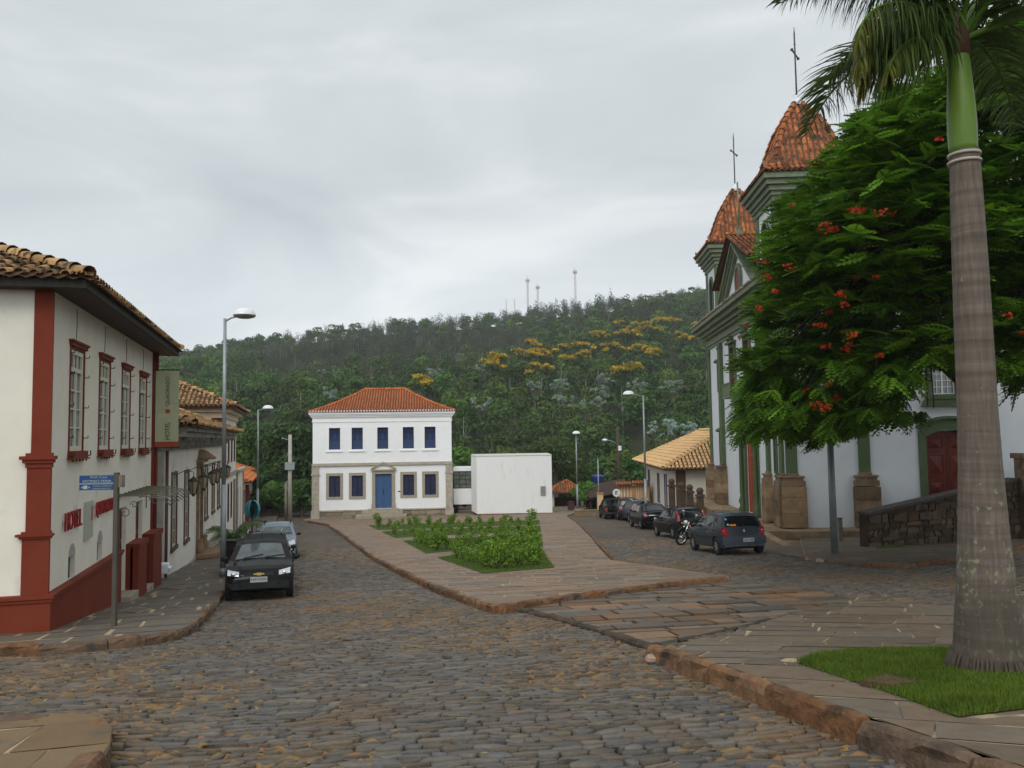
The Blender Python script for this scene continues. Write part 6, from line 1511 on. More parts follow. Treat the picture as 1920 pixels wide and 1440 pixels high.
rows.append(('along the back edge of the second bed', c5(rowpts((480, 268), (1255, 240), 10)), 1.0))
rows.append(('along the front edge of the third bed', c5(rowpts((290, 230), (1225, 205), 15)), 1.05))
rows.append(('along the back edge of the third bed', c5(rowpts((300, 208), (1235, 180), 11)), .95))
rows.append(('along the front edge of the farthest bed', c5(rowpts((180, 180), (1240, 165), 16)), 1.15))
rows.append(('along the back edge of the farthest bed', c5(rowpts((170, 160), (1240, 142), 13)), 1.1))
for rn, pts, sz in rows:
    for i, (px, py) in enumerate(pts):
        px += rng.uniform(-.5, .5)*(3 if 'near' in rn else 2.5); x, y = gp(px, py, .17); z = float(G(x, y))+.17; s = sz*.60*rng.uniform(.6, 1.25)*(1.3 if i in (0, len(pts)-1) else 1)
        t = thing('garden_shrub', 'leafy green shrub %s, %s' % (rn, ordn(i, len(pts))), 'shrub', (x, y, z), rng.uniform(0, 6.28), 'young shrubs in the square beds')
        lv, st = proto[rng.randrange(6)]; k2 = max(1.0, min(1.25, (y-22)/60+1))
        a = bpy.data.objects.new('leaves', lv); link(a, t); b = bpy.data.objects.new('stems', st); link(b, t)
        t.scale = (s*k2*.95, s*k2*.95, s*(1+.3*(k2-1)))
        if i == 3 and 'nearest' in rn:
            g = MB(); g.sph((.16, -.15, .62), .035, 8, 6); g.sph((-.1, -.2, .42), .033, 8, 6); g.build('fruit', M_fruit, t)

# ------------------------------------------------------------------ royal palm in the foreground
PX, PY = gp(1856, 1238, .25); PZ = float(G(PX, PY))+off_pl(PX, PY)
t = thing('royal_palm', 'tall royal palm with ringed grey trunk and green crownshaft on the small lawn', 'palm', (PX, PY, PZ))
z0 = PZ
def pw(py, w): # width in picture px at that height -> radius
    return w/2*PY/1500.0
prof = [(1238, 150), (1228, 136), (1205, 126), (1170, 120), (1100, 106), (1000, 92), (880, 80), (760, 73), (640, 70), (500, 66), (380, 61), (285, 55)]
g = MB(); path = []; rad = []
for py, w_ in prof:
    q = at(1856-(1238-py)*.0500, py, PY); path.append((q[0]-PX, 0, q[2]-z0)); rad.append(pw(py, w_))
path[0] = (path[0][0], 0, -.12)
P2 = []; R2_ = []; hs_ = np.array([p[2] for p in path]); xs_ = np.array([p[0] for p in path]); r7 = random.Random(4); z = -.12
while z < hs_[-1]:
    k = float(np.interp(z, hs_, rad)); x = float(np.interp(z, hs_, xs_)); P2.append((x, 0, z)); R2_.append(.93*k*(1+r7.uniform(-.006, .006)))
    z += r7.uniform(.03, .05)
P2.append(tuple(path[-1])); R2_.append(rad[-1]*.96)
g.tube(P2, R2_, 28)
def palm_bark():
    m = bpy.data.materials.new('palm_bark'); m.use_nodes = True; t_ = m.node_tree; p = t_.nodes['Principled BSDF']; L = t_.links
    tc = t_.nodes.new('ShaderNodeTexCoord'); sp = t_.nodes.new('ShaderNodeSeparateXYZ'); L.new(tc.outputs['Object'], sp.inputs[0])
    n0 = t_.nodes.new('ShaderNodeTexNoise'); n0.inputs['Scale'].default_value = 1.6; n0.inputs['Detail'].default_value = 3; L.new(tc.outputs['Object'], n0.inputs['Vector'])
    ad = t_.nodes.new('ShaderNodeMath'); ad.operation = 'MULTIPLY_ADD'; L.new(n0.outputs[0], ad.inputs[0]); ad.inputs[1].default_value = .10; L.new(sp.outputs['Z'], ad.inputs[2])
    # rings: 1D noise in height, squeezed
    cb = t_.nodes.new('ShaderNodeCombineXYZ'); L.new(ad.outputs[0], cb.inputs['Z'])
    nr1 = t_.nodes.new('ShaderNodeTexNoise'); nr1.inputs['Scale'].default_value = 9.0; nr1.inputs['Detail'].default_value = 2; L.new(cb.outputs[0], nr1.inputs['Vector'])
    r1 = t_.nodes.new('ShaderNodeValToRGB'); e = r1.color_ramp.elements; e[0].position = .30; e[0].color = (0.085, 0.066, 0.052, 1); e[1].position = .72; e[1].color = (0.165, 0.132, 0.104, 1); L.new(nr1.outputs[0], r1.inputs[0])
    # fine vertical fibres
    mp_ = t_.nodes.new('ShaderNodeMapping'); mp_.inputs['Scale'].default_value = (30, 30, 2.5); L.new(tc.outputs['Object'], mp_.inputs[0])
    nf = t_.nodes.new('ShaderNodeTexNoise'); nf.inputs['Scale'].default_value = 1.0; nf.inputs['Detail'].default_value = 4; L.new(mp_.outputs[0], nf.inputs['Vector'])
    rf = t_.nodes.new('ShaderNodeValToRGB'); e = rf.color_ramp.elements; e[0].position = .3; e[0].color = (.72, .72, .72, 1); e[1].position = .7; e[1].color = (1.2, 1.18, 1.15, 1); L.new(nf.outputs[0], rf.inputs[0])
    mm = t_.nodes.new('ShaderNodeMix'); mm.data_type = 'RGBA'; mm.blend_type = 'MULTIPLY'; mm.inputs[0].default_value = 1; L.new(r1.outputs[0], mm.inputs[6]); L.new(rf.outputs[0], mm.inputs[7])
    # lichen spots, only on the lower trunk
    nl = t_.nodes.new('ShaderNodeTexNoise'); nl.inputs['Scale'].default_value = 17; nl.inputs['Detail'].default_value = 3; L.new(tc.outputs['Object'], nl.inputs['Vector'])
    nb = t_.nodes.new('ShaderNodeTexNoise'); nb.inputs['Scale'].default_value = 2.2; L.new(tc.outputs['Object'], nb.inputs['Vector'])
    hm = t_.nodes.new('ShaderNodeMapRange'); hm.inputs[1].default_value = 2.3; hm.inputs[2].default_value = .9; hm.inputs[3].default_value = 0; hm.inputs[4].default_value = .12; L.new(sp.outputs['Z'], hm.inputs[0])
    s1 = t_.nodes.new('ShaderNodeMath'); s1.operation = 'MULTIPLY_ADD'; L.new(nb.outputs[0], s1.inputs[0]); s1.inputs[1].default_value = .22; L.new(nl.outputs[0], s1.inputs[2])
    s2_ = t_.nodes.new('ShaderNodeMath'); s2_.operation = 'ADD'; L.new(s1.outputs[0], s2_.inputs[0]); L.new(hm.outputs[0], s2_.inputs[1])
    ml = t_.nodes.new('ShaderNodeMapRange'); ml.inputs[1].default_value = .815; ml.inputs[2].default_value = .86; L.new(s2_.outputs[0], ml.inputs[0])
    m3 = t_.nodes.new('ShaderNodeMix'); m3.data_type = 'RGBA'; L.new(ml.outputs[0], m3.inputs[0]); L.new(mm.outputs[2], m3.inputs[6]); m3.inputs[7].default_value = (0.19, 0.21, 0.115, 1)
    # damp moss stain over the foot of the trunk
    nz = t_.nodes.new('ShaderNodeMath'); nz.operation = 'MULTIPLY_ADD'; L.new(nb.outputs[0], nz.inputs[0]); nz.inputs[1].default_value = 1.5; L.new(sp.outputs['Z'], nz.inputs[2])
    hz2 = t_.nodes.new('ShaderNodeMapRange'); hz2.inputs[1].default_value = 1.75; hz2.inputs[2].default_value = 1.15; hz2.inputs[3].default_value = 0; hz2.inputs[4].default_value = .62; L.new(nz.outputs[0], hz2.inputs[0])
    m4 = t_.nodes.new('ShaderNodeMix'); m4.data_type = 'RGBA'; L.new(hz2.outputs[0], m4.inputs[0]); L.new(m3.outputs[2], m4.inputs[6]); m4.inputs[7].default_value = (0.045, 0.034, 0.024, 1)
    L.new(m4.outputs[2], p.inputs['Base Color']); p.inputs['Roughness'].default_value = .85
    b = t_.nodes.new('ShaderNodeBump'); b.inputs['Strength'].default_value = .5; b.inputs['Distance'].default_value = .03
    sm = t_.nodes.new('ShaderNodeMath'); sm.operation = 'ADD'; L.new(nr1.outputs[0], sm.inputs[0]); L.new(nf.outputs[0], sm.inputs[1]); L.new(sm.outputs[0], b.inputs['Height']); L.new(b.outputs[0], p.inputs['Normal'])
    return m
g.build('trunk', palm_bark(), t)
g = MB(); r9 = random.Random(2)   # root skirt
for k in range(60):
    a = 2*math.pi*k/60+r9.uniform(-.05, .05); r0 = rad[1]*.92; g.tube([(path[0][0]+r0*math.cos(a), r0*math.sin(a), .16), (path[0][0]+r0*1.13*math.cos(a), r0*1.13*math.sin(a), .05), (path[0][0]+r0*1.2*math.cos(a), r0*1.2*math.sin(a), -.1)], [.012, .018, .012], 5)
g.build('root_skirt', M_dbark, t)
g = MB()
sh = [(287, 53), (275, 54), (240, 56), (200, 53), (150, 46), (105, 39), (88, 37)]
pp = [at(1856-(1238-py)*.0500-2, py, PY) for py, _ in sh]
g.tube([(q[0]-PX, 0, q[2]-z0) for q in pp], [pw(py, w_)*.93 for py, w_ in sh], 24)
def shaft_mat():
    m = mat('crownshaft_green', (0.10, 0.17, 0.025), .38, .25, 1.2, .1, 20, stretch=(3, 3, .8), dirt=(0.16, 0.085, 0.03), dirt_scale=2.2, dirt_lo=.62, dirt_hi=.8); return m
g.build('crownshaft', shaft_mat(), t)
g = MB()
for py, w_ in ((291, 57), (305, 58)): q = at(1856-(1238-py)*.05-1, py, PY); r0 = pw(py, w_); g.tube([(q[0]-PX, 0, q[2]-z0-.012), (q[0]-PX, 0, q[2]-z0+.012)], r0*1.02, 24)
g.build('leaf_scar', mat('pale_scar', (0.42, 0.38, 0.32), .8, .15), t)
top = np.array([pp[-1][0]-PX, 0, pp[-1][2]-z0]); g = MB(); g.tube([top+[0, 0, -.1], top+[0, 0, .12], top+[0, 0, .35]], [pw(0, 39), pw(0, 40), .05], 16); g.build('sheath_base', mat('sheath_brown', (0.10, 0.045, 0.03), .6, .3, 6), t)
M_frond = mat('palm_leaflet', (0.075, 0.118, 0.034), .42, .2, 2, 0, attr=True, sub=.3)
def frond(az, el, L, droop, hang=.75, yellow=0.0, seed=0, lw=.022, ll=.72):
    r = np.random.default_rng(seed); n = 26; pts = [top+np.array([0, 0, .05])]; e_ = el; hz = np.array([math.cos(az), math.sin(az), 0])
    for k in range(n):
        d = hz*math.cos(e_)+np.array([0, 0, math.sin(e_)]); pts.append(pts[-1]+d*L/n); e_ -= droop/n*(.5+1.0*k/n)
    pts = np.array(pts); side = np.cross(hz, [0, 0, 1]); g = MB()
    g.tube(pts, list(np.interp(np.arange(n+1), [0, n], [.035, .006])), 5, col=(1.5, 1.9, .8))
    for k in range(5*n):
        s = .10+.9*k/(5*n-1); f = s*n; i = min(int(f), n-1); p = pts[i]+(pts[i+1]-pts[i])*(f-i); tan = unit(pts[min(i+1, n)]-pts[i])
        for sg in (-1, 1):
            l = ll*(.55+.45*math.sin(math.pi*min(s*1.15, 1)))*(1-.45*max(s-.7, 0)/.3)*r.uniform(.75, 1.1)
            d0 = unit(side*sg*r.uniform(.45, .8)+tan*r.uniform(.35, .7)+np.array([0, 0, r.uniform(-.75, -.1) if hang > .95 else r.uniform(-.1, .4)]))
            q = [p]; dd_ = d0; m = 5
            for j in range(m): q.append(q[-1]+dd_*l/m); dd_ = unit(dd_+np.array([0, 0, -hang*.32]))
            w = lw*r.uniform(.7, 1.2); b = r.uniform(.6, 1.4); yy_ = yellow*max(0, s-.62)*r.uniform(.3, 1.6); col = (b*(1+yy_*7), b*(1+yy_*2.6), b*.9)
            wv = unit(np.cross(dd_, tan)+side*.01+r.normal(0, .25, 3)); vs = []
            for j, qq in enumerate(q):
                ww = w*(.45, 1, 1, .85, .5, .05)[j]/2; vs += [qq-wv*ww, qq+wv*ww]
            g.add(vs, [(2*j, 2*j+1, 2*j+3, 2*j+2) for j in range(m)], col=col)
    return g.build('frond', M_frond, t)
R0 = math.radians
FR = [(192, 66, 2.6, .95, 1.3, 0), (180, 55, 2.5, .8, 1.3, 0), (188, 34, 1.42, 2.4, 1.3, .8), (150, 66, 2.4, 1.3, 1.1, 0), (20, 62, 3.0, 1.8, 1.0, 0), (194, 48, 1.5, 2.5, 1.3, .5), (176, 16, 1.2, 1.8, 1.3, .7), (165, 70, 2.8, 1.5, .9, 0), (160, 30, 1.35, 1.7, 1.0, .1), (140, 60, 2.2, 1.3, .9, 0),
      (110, 30, 2.4, 1.5, .7, 0), (80, 52, 2.6, 1.5, .7, 0), (45, 25, 2.4, 1.5, .7, 0), (10, 45, 2.5, 1.8, .7, 0), (340, 20, 2.1, 1.7, .9, 0), (310, 48, 2.3, 1.9, .8, 0), (275, 66, 2.0, 1.2, .7, 0), (195, 70, 2.6, 1.0, .9, 0), (200, 8, 1.1, 1.5, 1.3, .4)]
for i, (az, el, L, dr_, hg, yl) in enumerate(FR): frond(R0(az), R0(el), L, dr_, hg, yl, 100+i)

# ------------------------------------------------------------------ flamboyant (flame tree) by the church
TX, TY = 12.9, 22.5; TZ = float(G(TX, TY))
ft = thing('flame_tree', 'large spreading flame tree with feathery bright green leaves and red blossoms before the church', 'tree', (TX, TY, TZ))
SIL = [(1385, 825), (1382, 780), (1400, 700), (1413, 610), (1422, 540), (1434, 460), (1466, 395), (1500, 345), (1556, 290), (1592, 240), (1660, 185), (1750, 145), (1835, 80), (1900, 25), (2080, 20), (2300, 200), (2300, 560), (2050, 690), (1925, 735), (1880, 700), (1850, 690), (1800, 700), (1800, 740), (1760, 760), (1720, 780), (1690, 800), (1610, 800), (1560, 815), (1520, 835), (1480, 800), (1440, 800), (1400, 820)]
HOLES = [(1700, 800, 0)]
fr_t = []  # template compound leaf: x along, y side, z up
tv = []; 
npn = 6
for k in range(npn):
    s = .12+.88*k/(npn-1); w = .26*math.sin(math.pi*(.18+.72*s))+.02; dz = -.16*s*s
    for sg in (-1, 1):
        a = np.array([s, 0, dz]); tip = np.array([s+.10, sg*w*1.15, dz-.035]); mid = (a+tip)/2; h = .14
        tv.append([a, mid+[-h*.7, 0, .004], tip, mid+[h*.9, 0, .004]])
tv = np.array(tv).reshape(-1, 3)
nspr = 7600; cand = []; r8 = np.random.default_rng(21); cen = np.array([TX+2.0, TY-.5, 6.9]); rad3 = np.array([10.0, 7.6, 8.0])
pads = []
while len(pads) < 760:
    p = np.array([r8.uniform(4.5, 25), r8.uniform(PY+6.5, 30), r8.uniform(1.4, 14.5)]); d = (p-cen)/rad3; q = (abs(d)**2.6).sum()**(1/2.6)
    if q > 1 or r8.random() > .12+.88*q**3 or (p[1] > 23 and r8.random() < .45): continue
    if not inside(SIL, *proj(*p)): continue
    pads.append(p)
tries = 0
while len(cand) < nspr and tries < 120000:
    tries += 1; pd = pads[r8.integers(len(pads))]; p = pd+r8.normal(size=3)*[.62, .62, .17]
    d = (p-cen)/rad3; rr = np.linalg.norm(d)
    if p[1] < PY+5.5: continue
    px, py = proj(*p)
    if not inside(SIL, px, py): continue
    if 1630 < px < 1790 and 735 < py+0 < 800 and r8.random() < .7: continue
    if 1715 < px < 1805 and 672 < py < 770: continue
    if p[1] > 32.5: continue
    cand.append((p, d))
V = []; Cc = []
nt_v = len(tv)
for p, d in cand:
    nf = r8.integers(5, 8); az0 = math.atan2(d[1], d[0]); b0 = r8.uniform(.6, 1.3)
    low = p[2] < 3.2
    for j in range(nf):
        az = az0+r8.normal(0, 1.1); L = r8.uniform(.34, .56); el = r8.normal(.02, .2)-(.55 if low else 0); roll = r8.normal(0, .35)
        ca_, sa_ = math.cos(az), math.sin(az); ce, se = math.cos(el), math.sin(el)
        ex_ = np.array([ca_*ce, sa_*ce, se]); ey_ = np.array([-sa_, ca_, 0]); ez_ = np.cross(ex_, ey_); ey2 = ey_*math.cos(roll)+ez_*math.sin(roll); ez2 = np.cross(ex_, ey2)
        V.append(p+L*(tv[:, :1]*ex_+tv[:, 1:2]*ey2+tv[:, 2:]*ez2)); b = b0*r8.uniform(.6, 1.45); yl = r8.random() < .16
        Cc.append(np.tile([b*(1.35 if yl else .95), b*(1.25 if yl else 1.0), b*.7], (len(tv)//4, 1)))
V = np.concatenate(V)-[TX, TY, TZ]; Cc = np.concatenate(Cc); print('flame quads', len(V)//4, 'sprays', len(cand))
M_flm = mat('flame_leaf', (0.090, 0.185, 0.018), .5, .2, 1.0, 0, attr=True, sub=.38)
np_mesh('crown', V, np.arange(len(V)).reshape(-1, 4), Cc, M_flm, ft)
g = MB(); g.tube([(0, 0, -.3), (.1, 0, 1.2), (-.1, 0, 3.6), (0, .1, 5.2)], [.46, .33, .28, .26], 12)
r6 = random.Random(8); hubs = []
for k in range(9):
    a = 2*math.pi*k/9+r6.uniform(-.3, .3); q = r6.uniform(2.2, 3.6); e1 = (q*math.cos(a)*.4, q*math.sin(a)*.4, 6.4+r6.uniform(-.4, .6)); e2 = (q*math.cos(a)*1.15, q*math.sin(a)*1.15, 8.0+r6.uniform(-1.2, 2.0))
    g.tube([(0, .1, 5.0), e1, e2], [.17, .11, .07], 7, caps=False); hubs.append(np.array(e2))
o_ = np.array([TX, TY, TZ])
for p in pads:
    q = p-o_; hb = min(hubs, key=lambda h: np.linalg.norm(h-q)); 
    if not inside(SIL, *proj(*p)) : continue
    m_ = (hb+q)/2+[0, 0, .35+r6.uniform(-.3, .3)]; g.tube([hb, m_, q-[0, 0, .1]], [.06, .035, .012], 4, caps=False)
g.build('trunk', M_dbark, ft)
M_bl = mat('red_blossom', (0.45, 0.045, 0.010), .5, .2, 30, 0, attr=True, sub=.3)
BL = [(1545, 425, 1.2), (1560, 430, .9), (1480, 500, .9), (1600, 395, .8), (1612, 393, .7), (1650, 398, .8), (1575, 552, .9), (1585, 570, .7), (1555, 585, .6), (1640, 518, .5), (1595, 628, .8), (1590, 645, .7), (1585, 657, .8), (1548, 650, .9), (1650, 665, .7), (1535, 760, 1.3), (1548, 765, 1.0), (1568, 747, .9), (1555, 718, .6), (1510, 732, .5), (1423, 577, .7), (1433, 512, .8), (1440, 520, .7), (1420, 488, .6), (1437, 492, .5), (1605, 520, .6), (1454, 545, .5), (1890, 592, .6), (1915, 625, .5), (1760, 260, .5), (1398, 610, .5), (1390, 635, .5), (1675, 400, .7), (1545, 610, .6), (1485, 385, .5), (1532, 610, .6)]
for px, py, s in BL:
    # sit each cluster on the outer face of the crown
    dr = ray(px, py); best = None
    for c_, _ in cand:
        q = proj(*c_)
        if math.hypot(q[0]-px, q[1]-py) < 26 and (best is None or c_[1] < best[1]): best = c_
    if best is not None: best = np.array([dr[0], dr[1], dr[2]])*(best[1]-.45)/dr[1]+[0, 0, CAM_Z]
    if best is None: best = np.array([dr[0]*19, dr[1]*19, CAM_Z+dr[2]*19])
    n = int(24*s); P = best+np.clip(r8.normal(size=(n, 3)), -1.3, 1.3)*[.085*s, .07*s, .05*s]-o_; Nn = unit(r8.normal(size=(n, 3))+[0, -1, .4]); V, Q = leaf_quads(P, Nn, .040, r8, .7)
    np_mesh('blossom_cluster', V, Q, leafcol(n, (1, 1, 1), r8, .35, .1), M_bl, ft)
# maroon bush at the foot of the ramp wall
x, y = gp(1780, 1010, .15)
tree_thing('maroon_bush', 'dark maroon-leaved bush at the foot of the ramp wall, beside the palm trunk', 'bush', x, y, float(G(x, y)), .8, 1.25, 1600, .055, (.9, .16, .5), None, low=.05, lobes=8, flat=.8, trunkr=.03)
# ================================================================== vehicles
M_rub = mat('tyre_rubber', (0.018, 0.018, 0.019), .85, .1)
M_well = mat('wheel_well', (0.006, 0.006, 0.006), .95, .1)
M_alloy = mat('alloy_rim', (0.42, 0.43, 0.44), .35, .05, metal=.7)
M_cgl = mat('car_glass', (0.008, 0.009, 0.011), .04, .1, spec=.5)
M_cglf = mat('windscreen_glass', (0.075, 0.088, 0.092), .04, .5, 2.0, spec=.6)
M_trim = mat('black_trim', (0.014, 0.014, 0.015), .6, .1)
M_lamp = mat('headlamp_lens', (0.52, 0.55, 0.57), .12, .35, 30, metal=.35, coat=.8)
M_tail = mat('tail_lamp_red', (0.28, 0.012, 0.016), .15, .15, 20, coat=.8)
M_amb = mat('amber_lens', (0.70, 0.22, 0.02), .2, .1, coat=.5)
M_pl = mat('number_plate', (0.42, 0.43, 0.43), .5, .05)
M_plk = mat('plate_black', (0.03, 0.03, 0.03), .5, .05)
M_chr = mat('chrome', (0.65, 0.65, 0.66), .15, .05, metal=1.0)
M_gold = mat('gold_badge', (0.62, 0.45, 0.15), .3, .05, metal=.8)
def paint(name, c, metal=.3): return mat(name, c, .5, .04, 2.0, 0, metal=metal, coat=.3, spec=.02)
class Car:
    def __init__(s, label, x, y, head, L, W, top, belt, axles, wr, paint_, z=None, kind='car', glass=M_cgl, name='parked_car', group='cars parked along the kerbs', bow=.10, tum=.30, tilt=None):
        s.L, s.W, s.top, s.belt, s.ax, s.wr, s.bow, s.tum = L, W, top, belt, axles, wr, bow, tum
        zg = float(G(x, y)); s.t = thing(name, label, kind, (x, y, zg+.025), head, group)
        c, q = math.cos(head), math.sin(head)
        g1 = float(G(x+c*1.2, y+q*1.2)); g0 = float(G(x-c*1.2, y-q*1.2)); l1 = float(G(x-q*.7, y+c*.7)); l0 = float(G(x+q*.7, y-c*.7))
        s.t.rotation_euler = (math.atan2(l1-l0, 1.4), -math.atan2(g1-g0, 2.4), head)
        s.tx = np.array([p[0] for p in top]); s.tz = np.array([p[1] for p in top]); s.roof = max(s.tz)
        s.body(paint_)
        for a in axles:
            for sg in (-1, 1): s.wheel(a, sg)
        g = MB(); g.box(-L*.42, -W*.36, .22, L*.42, W*.36, .62); 
        for a in axles: g.box(a-wr-.05, -W*.44, .1+.1, a+wr+.05, W*.44, .78)
        g.build('underbody', M_well, s.t)
    def Zt(s, x): return float(np.interp(x, s.tx, s.tz))
    def Wp(s, x): return s.W/2*(1-.13*abs(2*x/s.L)**5)
    def Bl(s, x): return float(np.interp(x, [-s.L/2, s.L/2], s.belt))
    def side(s, x, z):
        b = s.Bl(x); y = s.Wp(x)*(1-.045*((min(z, b)-.55)/.35)**2)
        if z > b: y -= s.tum*(z-b)*(.6+.4*min((z-b)/.3, 1))+.01
        return y
    def warp(s, x, y): return x-math.copysign(1, x)*s.bow*(y/(s.W/2))**2*(abs(x)/(s.L/2))**4
    def section(s, x):
        top = s.Zt(x); b = s.Bl(x); lo = .24
        for a in s.ax:
            r = s.wr+.055
            if abs(x-a) < r: lo = max(lo, s.wr+math.sqrt(r*r-(x-a)**2)-.0)
        lo = min(lo, top-.06); bl = min(b, top-.03); P = []
        for k in range(6): z = lo+(bl-lo)*k/5; P.append((s.side(x, z), z))
        ze = max(top-.05, bl+.005)
        for k in range(1, 5): z = bl+(ze-bl)*k/4; P.append((s.side(x, z), z))
        ye = P[-1][0]
        for f in (.93, .8, .55, .28, 0): P.append((ye*f, ze+(top-ze)*(1-f*f)))
        return P
    def topz(s, x, y):
        top = s.Zt(x); b = s.Bl(x); bl = min(b, top-.03); ze = max(top-.05, bl+.005); ye = s.side(x, ze); f = min(abs(y)/max(ye, .01), 1); return ze+(top-ze)*(1-f*f)
    def body(s, m):
        xs = set(np.linspace(-s.L/2, s.L/2, 54)); xs |= set(s.tx)
        for a in s.ax: xs |= {a+(s.wr+.055)*math.cos(math.pi*k/12)*.999 for k in range(13)}
        xs = sorted(x for x in xs if -s.L/2 <= x <= s.L/2); xs = [x for i, x in enumerate(xs) if i == 0 or x-xs[i-1] > .006]
        g = MB(); n = len(s.section(0)); vs = []; fs = []
        for x in xs:
            P = s.section(x); row = [(s.warp(x, y), y, z) for y, z in P]+[(s.warp(x, y), -y, z) for y, z in P[:-1]][::-1]; vs += row
        m_ = 2*n-1
        for i in range(len(xs)-1):
            for j in range(m_-1): fs.append((i*m_+j, (i+1)*m_+j, (i+1)*m_+j+1, i*m_+j+1))
        fs.append(tuple(range(m_))); fs.append(tuple((len(xs)-1)*m_+j for j in range(m_))[::-1])
        g.add(vs, fs, smooth=True); s.bodyo = g.build('body', m, s.t)
        me = s.bodyo.data; me.polygons.foreach_set('use_smooth', [True]*len(me.polygons))
        es = s.bodyo.modifiers.new('e', 'EDGE_SPLIT'); es.split_angle = R_(38)
    def patch(s, name, fn, C, m, nu=8, nv=6, off=.006, parent=None, solid=.0):
        (a, b, c, d) = [np.array(q, float) for q in C]; vs = []
        for i in range(nu+1):
            for j in range(nv+1):
                u, v = i/nu, j/nv; q = (a*(1-u)+b*u)*(1-v)+(d*(1-u)+c*u)*v; vs.append(np.array(fn(*q)))
        V = np.array(vs).reshape(nu+1, nv+1, 3); du = np.gradient(V, axis=0); dv = np.gradient(V, axis=1); nn = unit(np.cross(du, dv)); cc = V.mean((0, 1)); 
        if ((V+nn*.1-[0, 0, .6])**2).sum() < ((V-nn*.1-[0, 0, .6])**2).sum(): nn = -nn
        V2 = V+nn*off; g = MB(); vs = [tuple(p) for p in V2.reshape(-1, 3)]
        g.add(vs, [(i*(nv+1)+j, (i+1)*(nv+1)+j, (i+1)*(nv+1)+j+1, i*(nv+1)+j+1) for i in range(nu) for j in range(nv)], smooth=True)
        bi = [i*(nv+1) for i in range(nu+1)]+[nu*(nv+1)+j for j in range(1, nv+1)]+[i*(nv+1)+nv for i in range(nu-1, -1, -1)]+[j for j in range(nv-1, 0, -1)]
        V3 = (V-nn*.012).reshape(-1, 3); k = len(bi); rim = [vs[q] for q in bi]+[tuple(V3[q]) for q in bi]
        g.add(rim, [(q, (q+1) % k, k+(q+1) % k, k+q) for q in range(k)])
        return g.build(name, m, parent or s.t)
    def fs(s, sg): return lambda x, z: (s.warp(x, s.side(x, z)), sg*s.side(x, z), z)
    def ft(s): return lambda x, y: (s.warp(x, y), y, s.topz(x, y))
    def fe(s, end):   # end surface: param (y, z)
        def f(y, z):
            if end > 0:
                xs = np.linspace(s.L/2, 0, 500); zs = np.interp(xs, s.tx, s.tz)
            else: xs = np.linspace(-s.L/2, 0, 500); zs = np.interp(xs, s.tx, s.tz)
            k = int(np.argmax(zs >= z)); x = xs[k]
            # allow for the crown of the section at y
            for _ in range(40):
                if s.topz(x, y) < z and abs(y) < s.side(x, z): x -= math.copysign(.006, end)
                else: break
            return (s.warp(x, y), y, z)
        return f
    def wheel(s, a, sg):
        w = s.wr; y = sg*(s.W/2-.10); g = MB(); t = .09
        prof = [(w*.62, -t), (w*.93, -t), (w, -t*.7), (w, t*.7), (w*.93, t), (w*.62, t)]
        g.lathe(prof+[prof[0]], (a, y, w), 24, 'y'); o = g.build('wheel', M_rub, s.t)
        g = MB(); yo = sg*(t-.015); g.lathe([(w*.63, yo+sg*.012), (w*.58, yo+sg*.012), (w*.56, yo-sg*.03), (w*.1, yo-sg*.02), (.0, yo-sg*.02)], (a, y, w), 24, 'y', mi=1)
        for k in range(7):
            an = 2*math.pi*k/7; d = np.array([math.cos(an), 0, math.sin(an)]); q = np.array([-math.sin(an), 0, math.cos(an)]); c = np.array([a, y+yo+sg*.006, w])
            P = [c+d*w*.12-q*w*.07, c+d*w*.57-q*w*.10, c+d*w*.57+q*w*.10, c+d*w*.12+q*w*.07]; g.prism([tuple(p) for p in P], (0, -sg*.015, 0))
        g.lathe([(w*.16, yo+sg*.012), (0, yo+sg*.014)], (a, y, w), 12, 'y'); g.build('rim', [M_alloy, M_well], o)
    def mirror(s, x, z, m):
        for sg in (-1, 1):
            y = s.side(x, z); g = MB(); g.sph((x, sg*(y+.13), z+.05), (.055, .095, .065), 10, 6); g.box(x-.02, sg*(y-.02) if sg > 0 else -(y+.08), z-.01, x+.02, (y+.08) if sg > 0 else -(y-.02), z+.03); g.build('wing_mirror', m, s.t)
    def windows(s, polys, m=None):
        for P in polys:
            for sg in (-1, 1): s.patch('side_window', s.fs(sg), P, m or M_cgl, 6, 4, .005)
    def plate(s, end, z, txt=None, w=.40, h=.13, y=0.0, proud=.03):
        p = s.fe(end)(y, z); x = p[0]+math.copysign(proud, end); g = MB(); g.box(min(x, x-math.copysign(.02, end)), y-w/2, z-h/2, max(x, x-math.copysign(.02, end)), y+w/2, z+h/2); o = g.build('number_plate', M_pl, s.t)
        if txt: tt = text_part('plate_lettering', txt, w*.88, h*.55, M_plk, o, (x+math.copysign(.004, end), y, z), rot=(R_(90), 0, R_(90) if end > 0 else -R_(90)), depth=.002)
        return o
    def handles(s, xs, z):
        for x in xs:
            for sg in (-1, 1): y = s.side(x, z); g = MB(); g.box(x-.08, sg*y-.02, z-.015, x+.08, sg*y+.02, z+.015); g.build('door_handle', M_trim, s.t)
    def seams(s, xs, z0, z1):
        for sg in (-1, 1):
            for x in xs: s.patch('door_seam', s.fs(sg), [(x-.006, z0), (x+.006, z0), (x+.006, z1), (x-.006, z1)], M_trim, 1, 6, .0015)
P_BLK = paint('black_car_paint', (0.003, 0.003, 0.004), 0.0); P_GRY = paint('slate_car_paint', (0.045, 0.055, 0.068), .5); P_SIL = paint('silver_blue_car_paint', (0.19, 0.235, 0.275), .6); P_DGN = paint('dark_brown_car_paint', (0.012, 0.012, 0.011), 0.0)
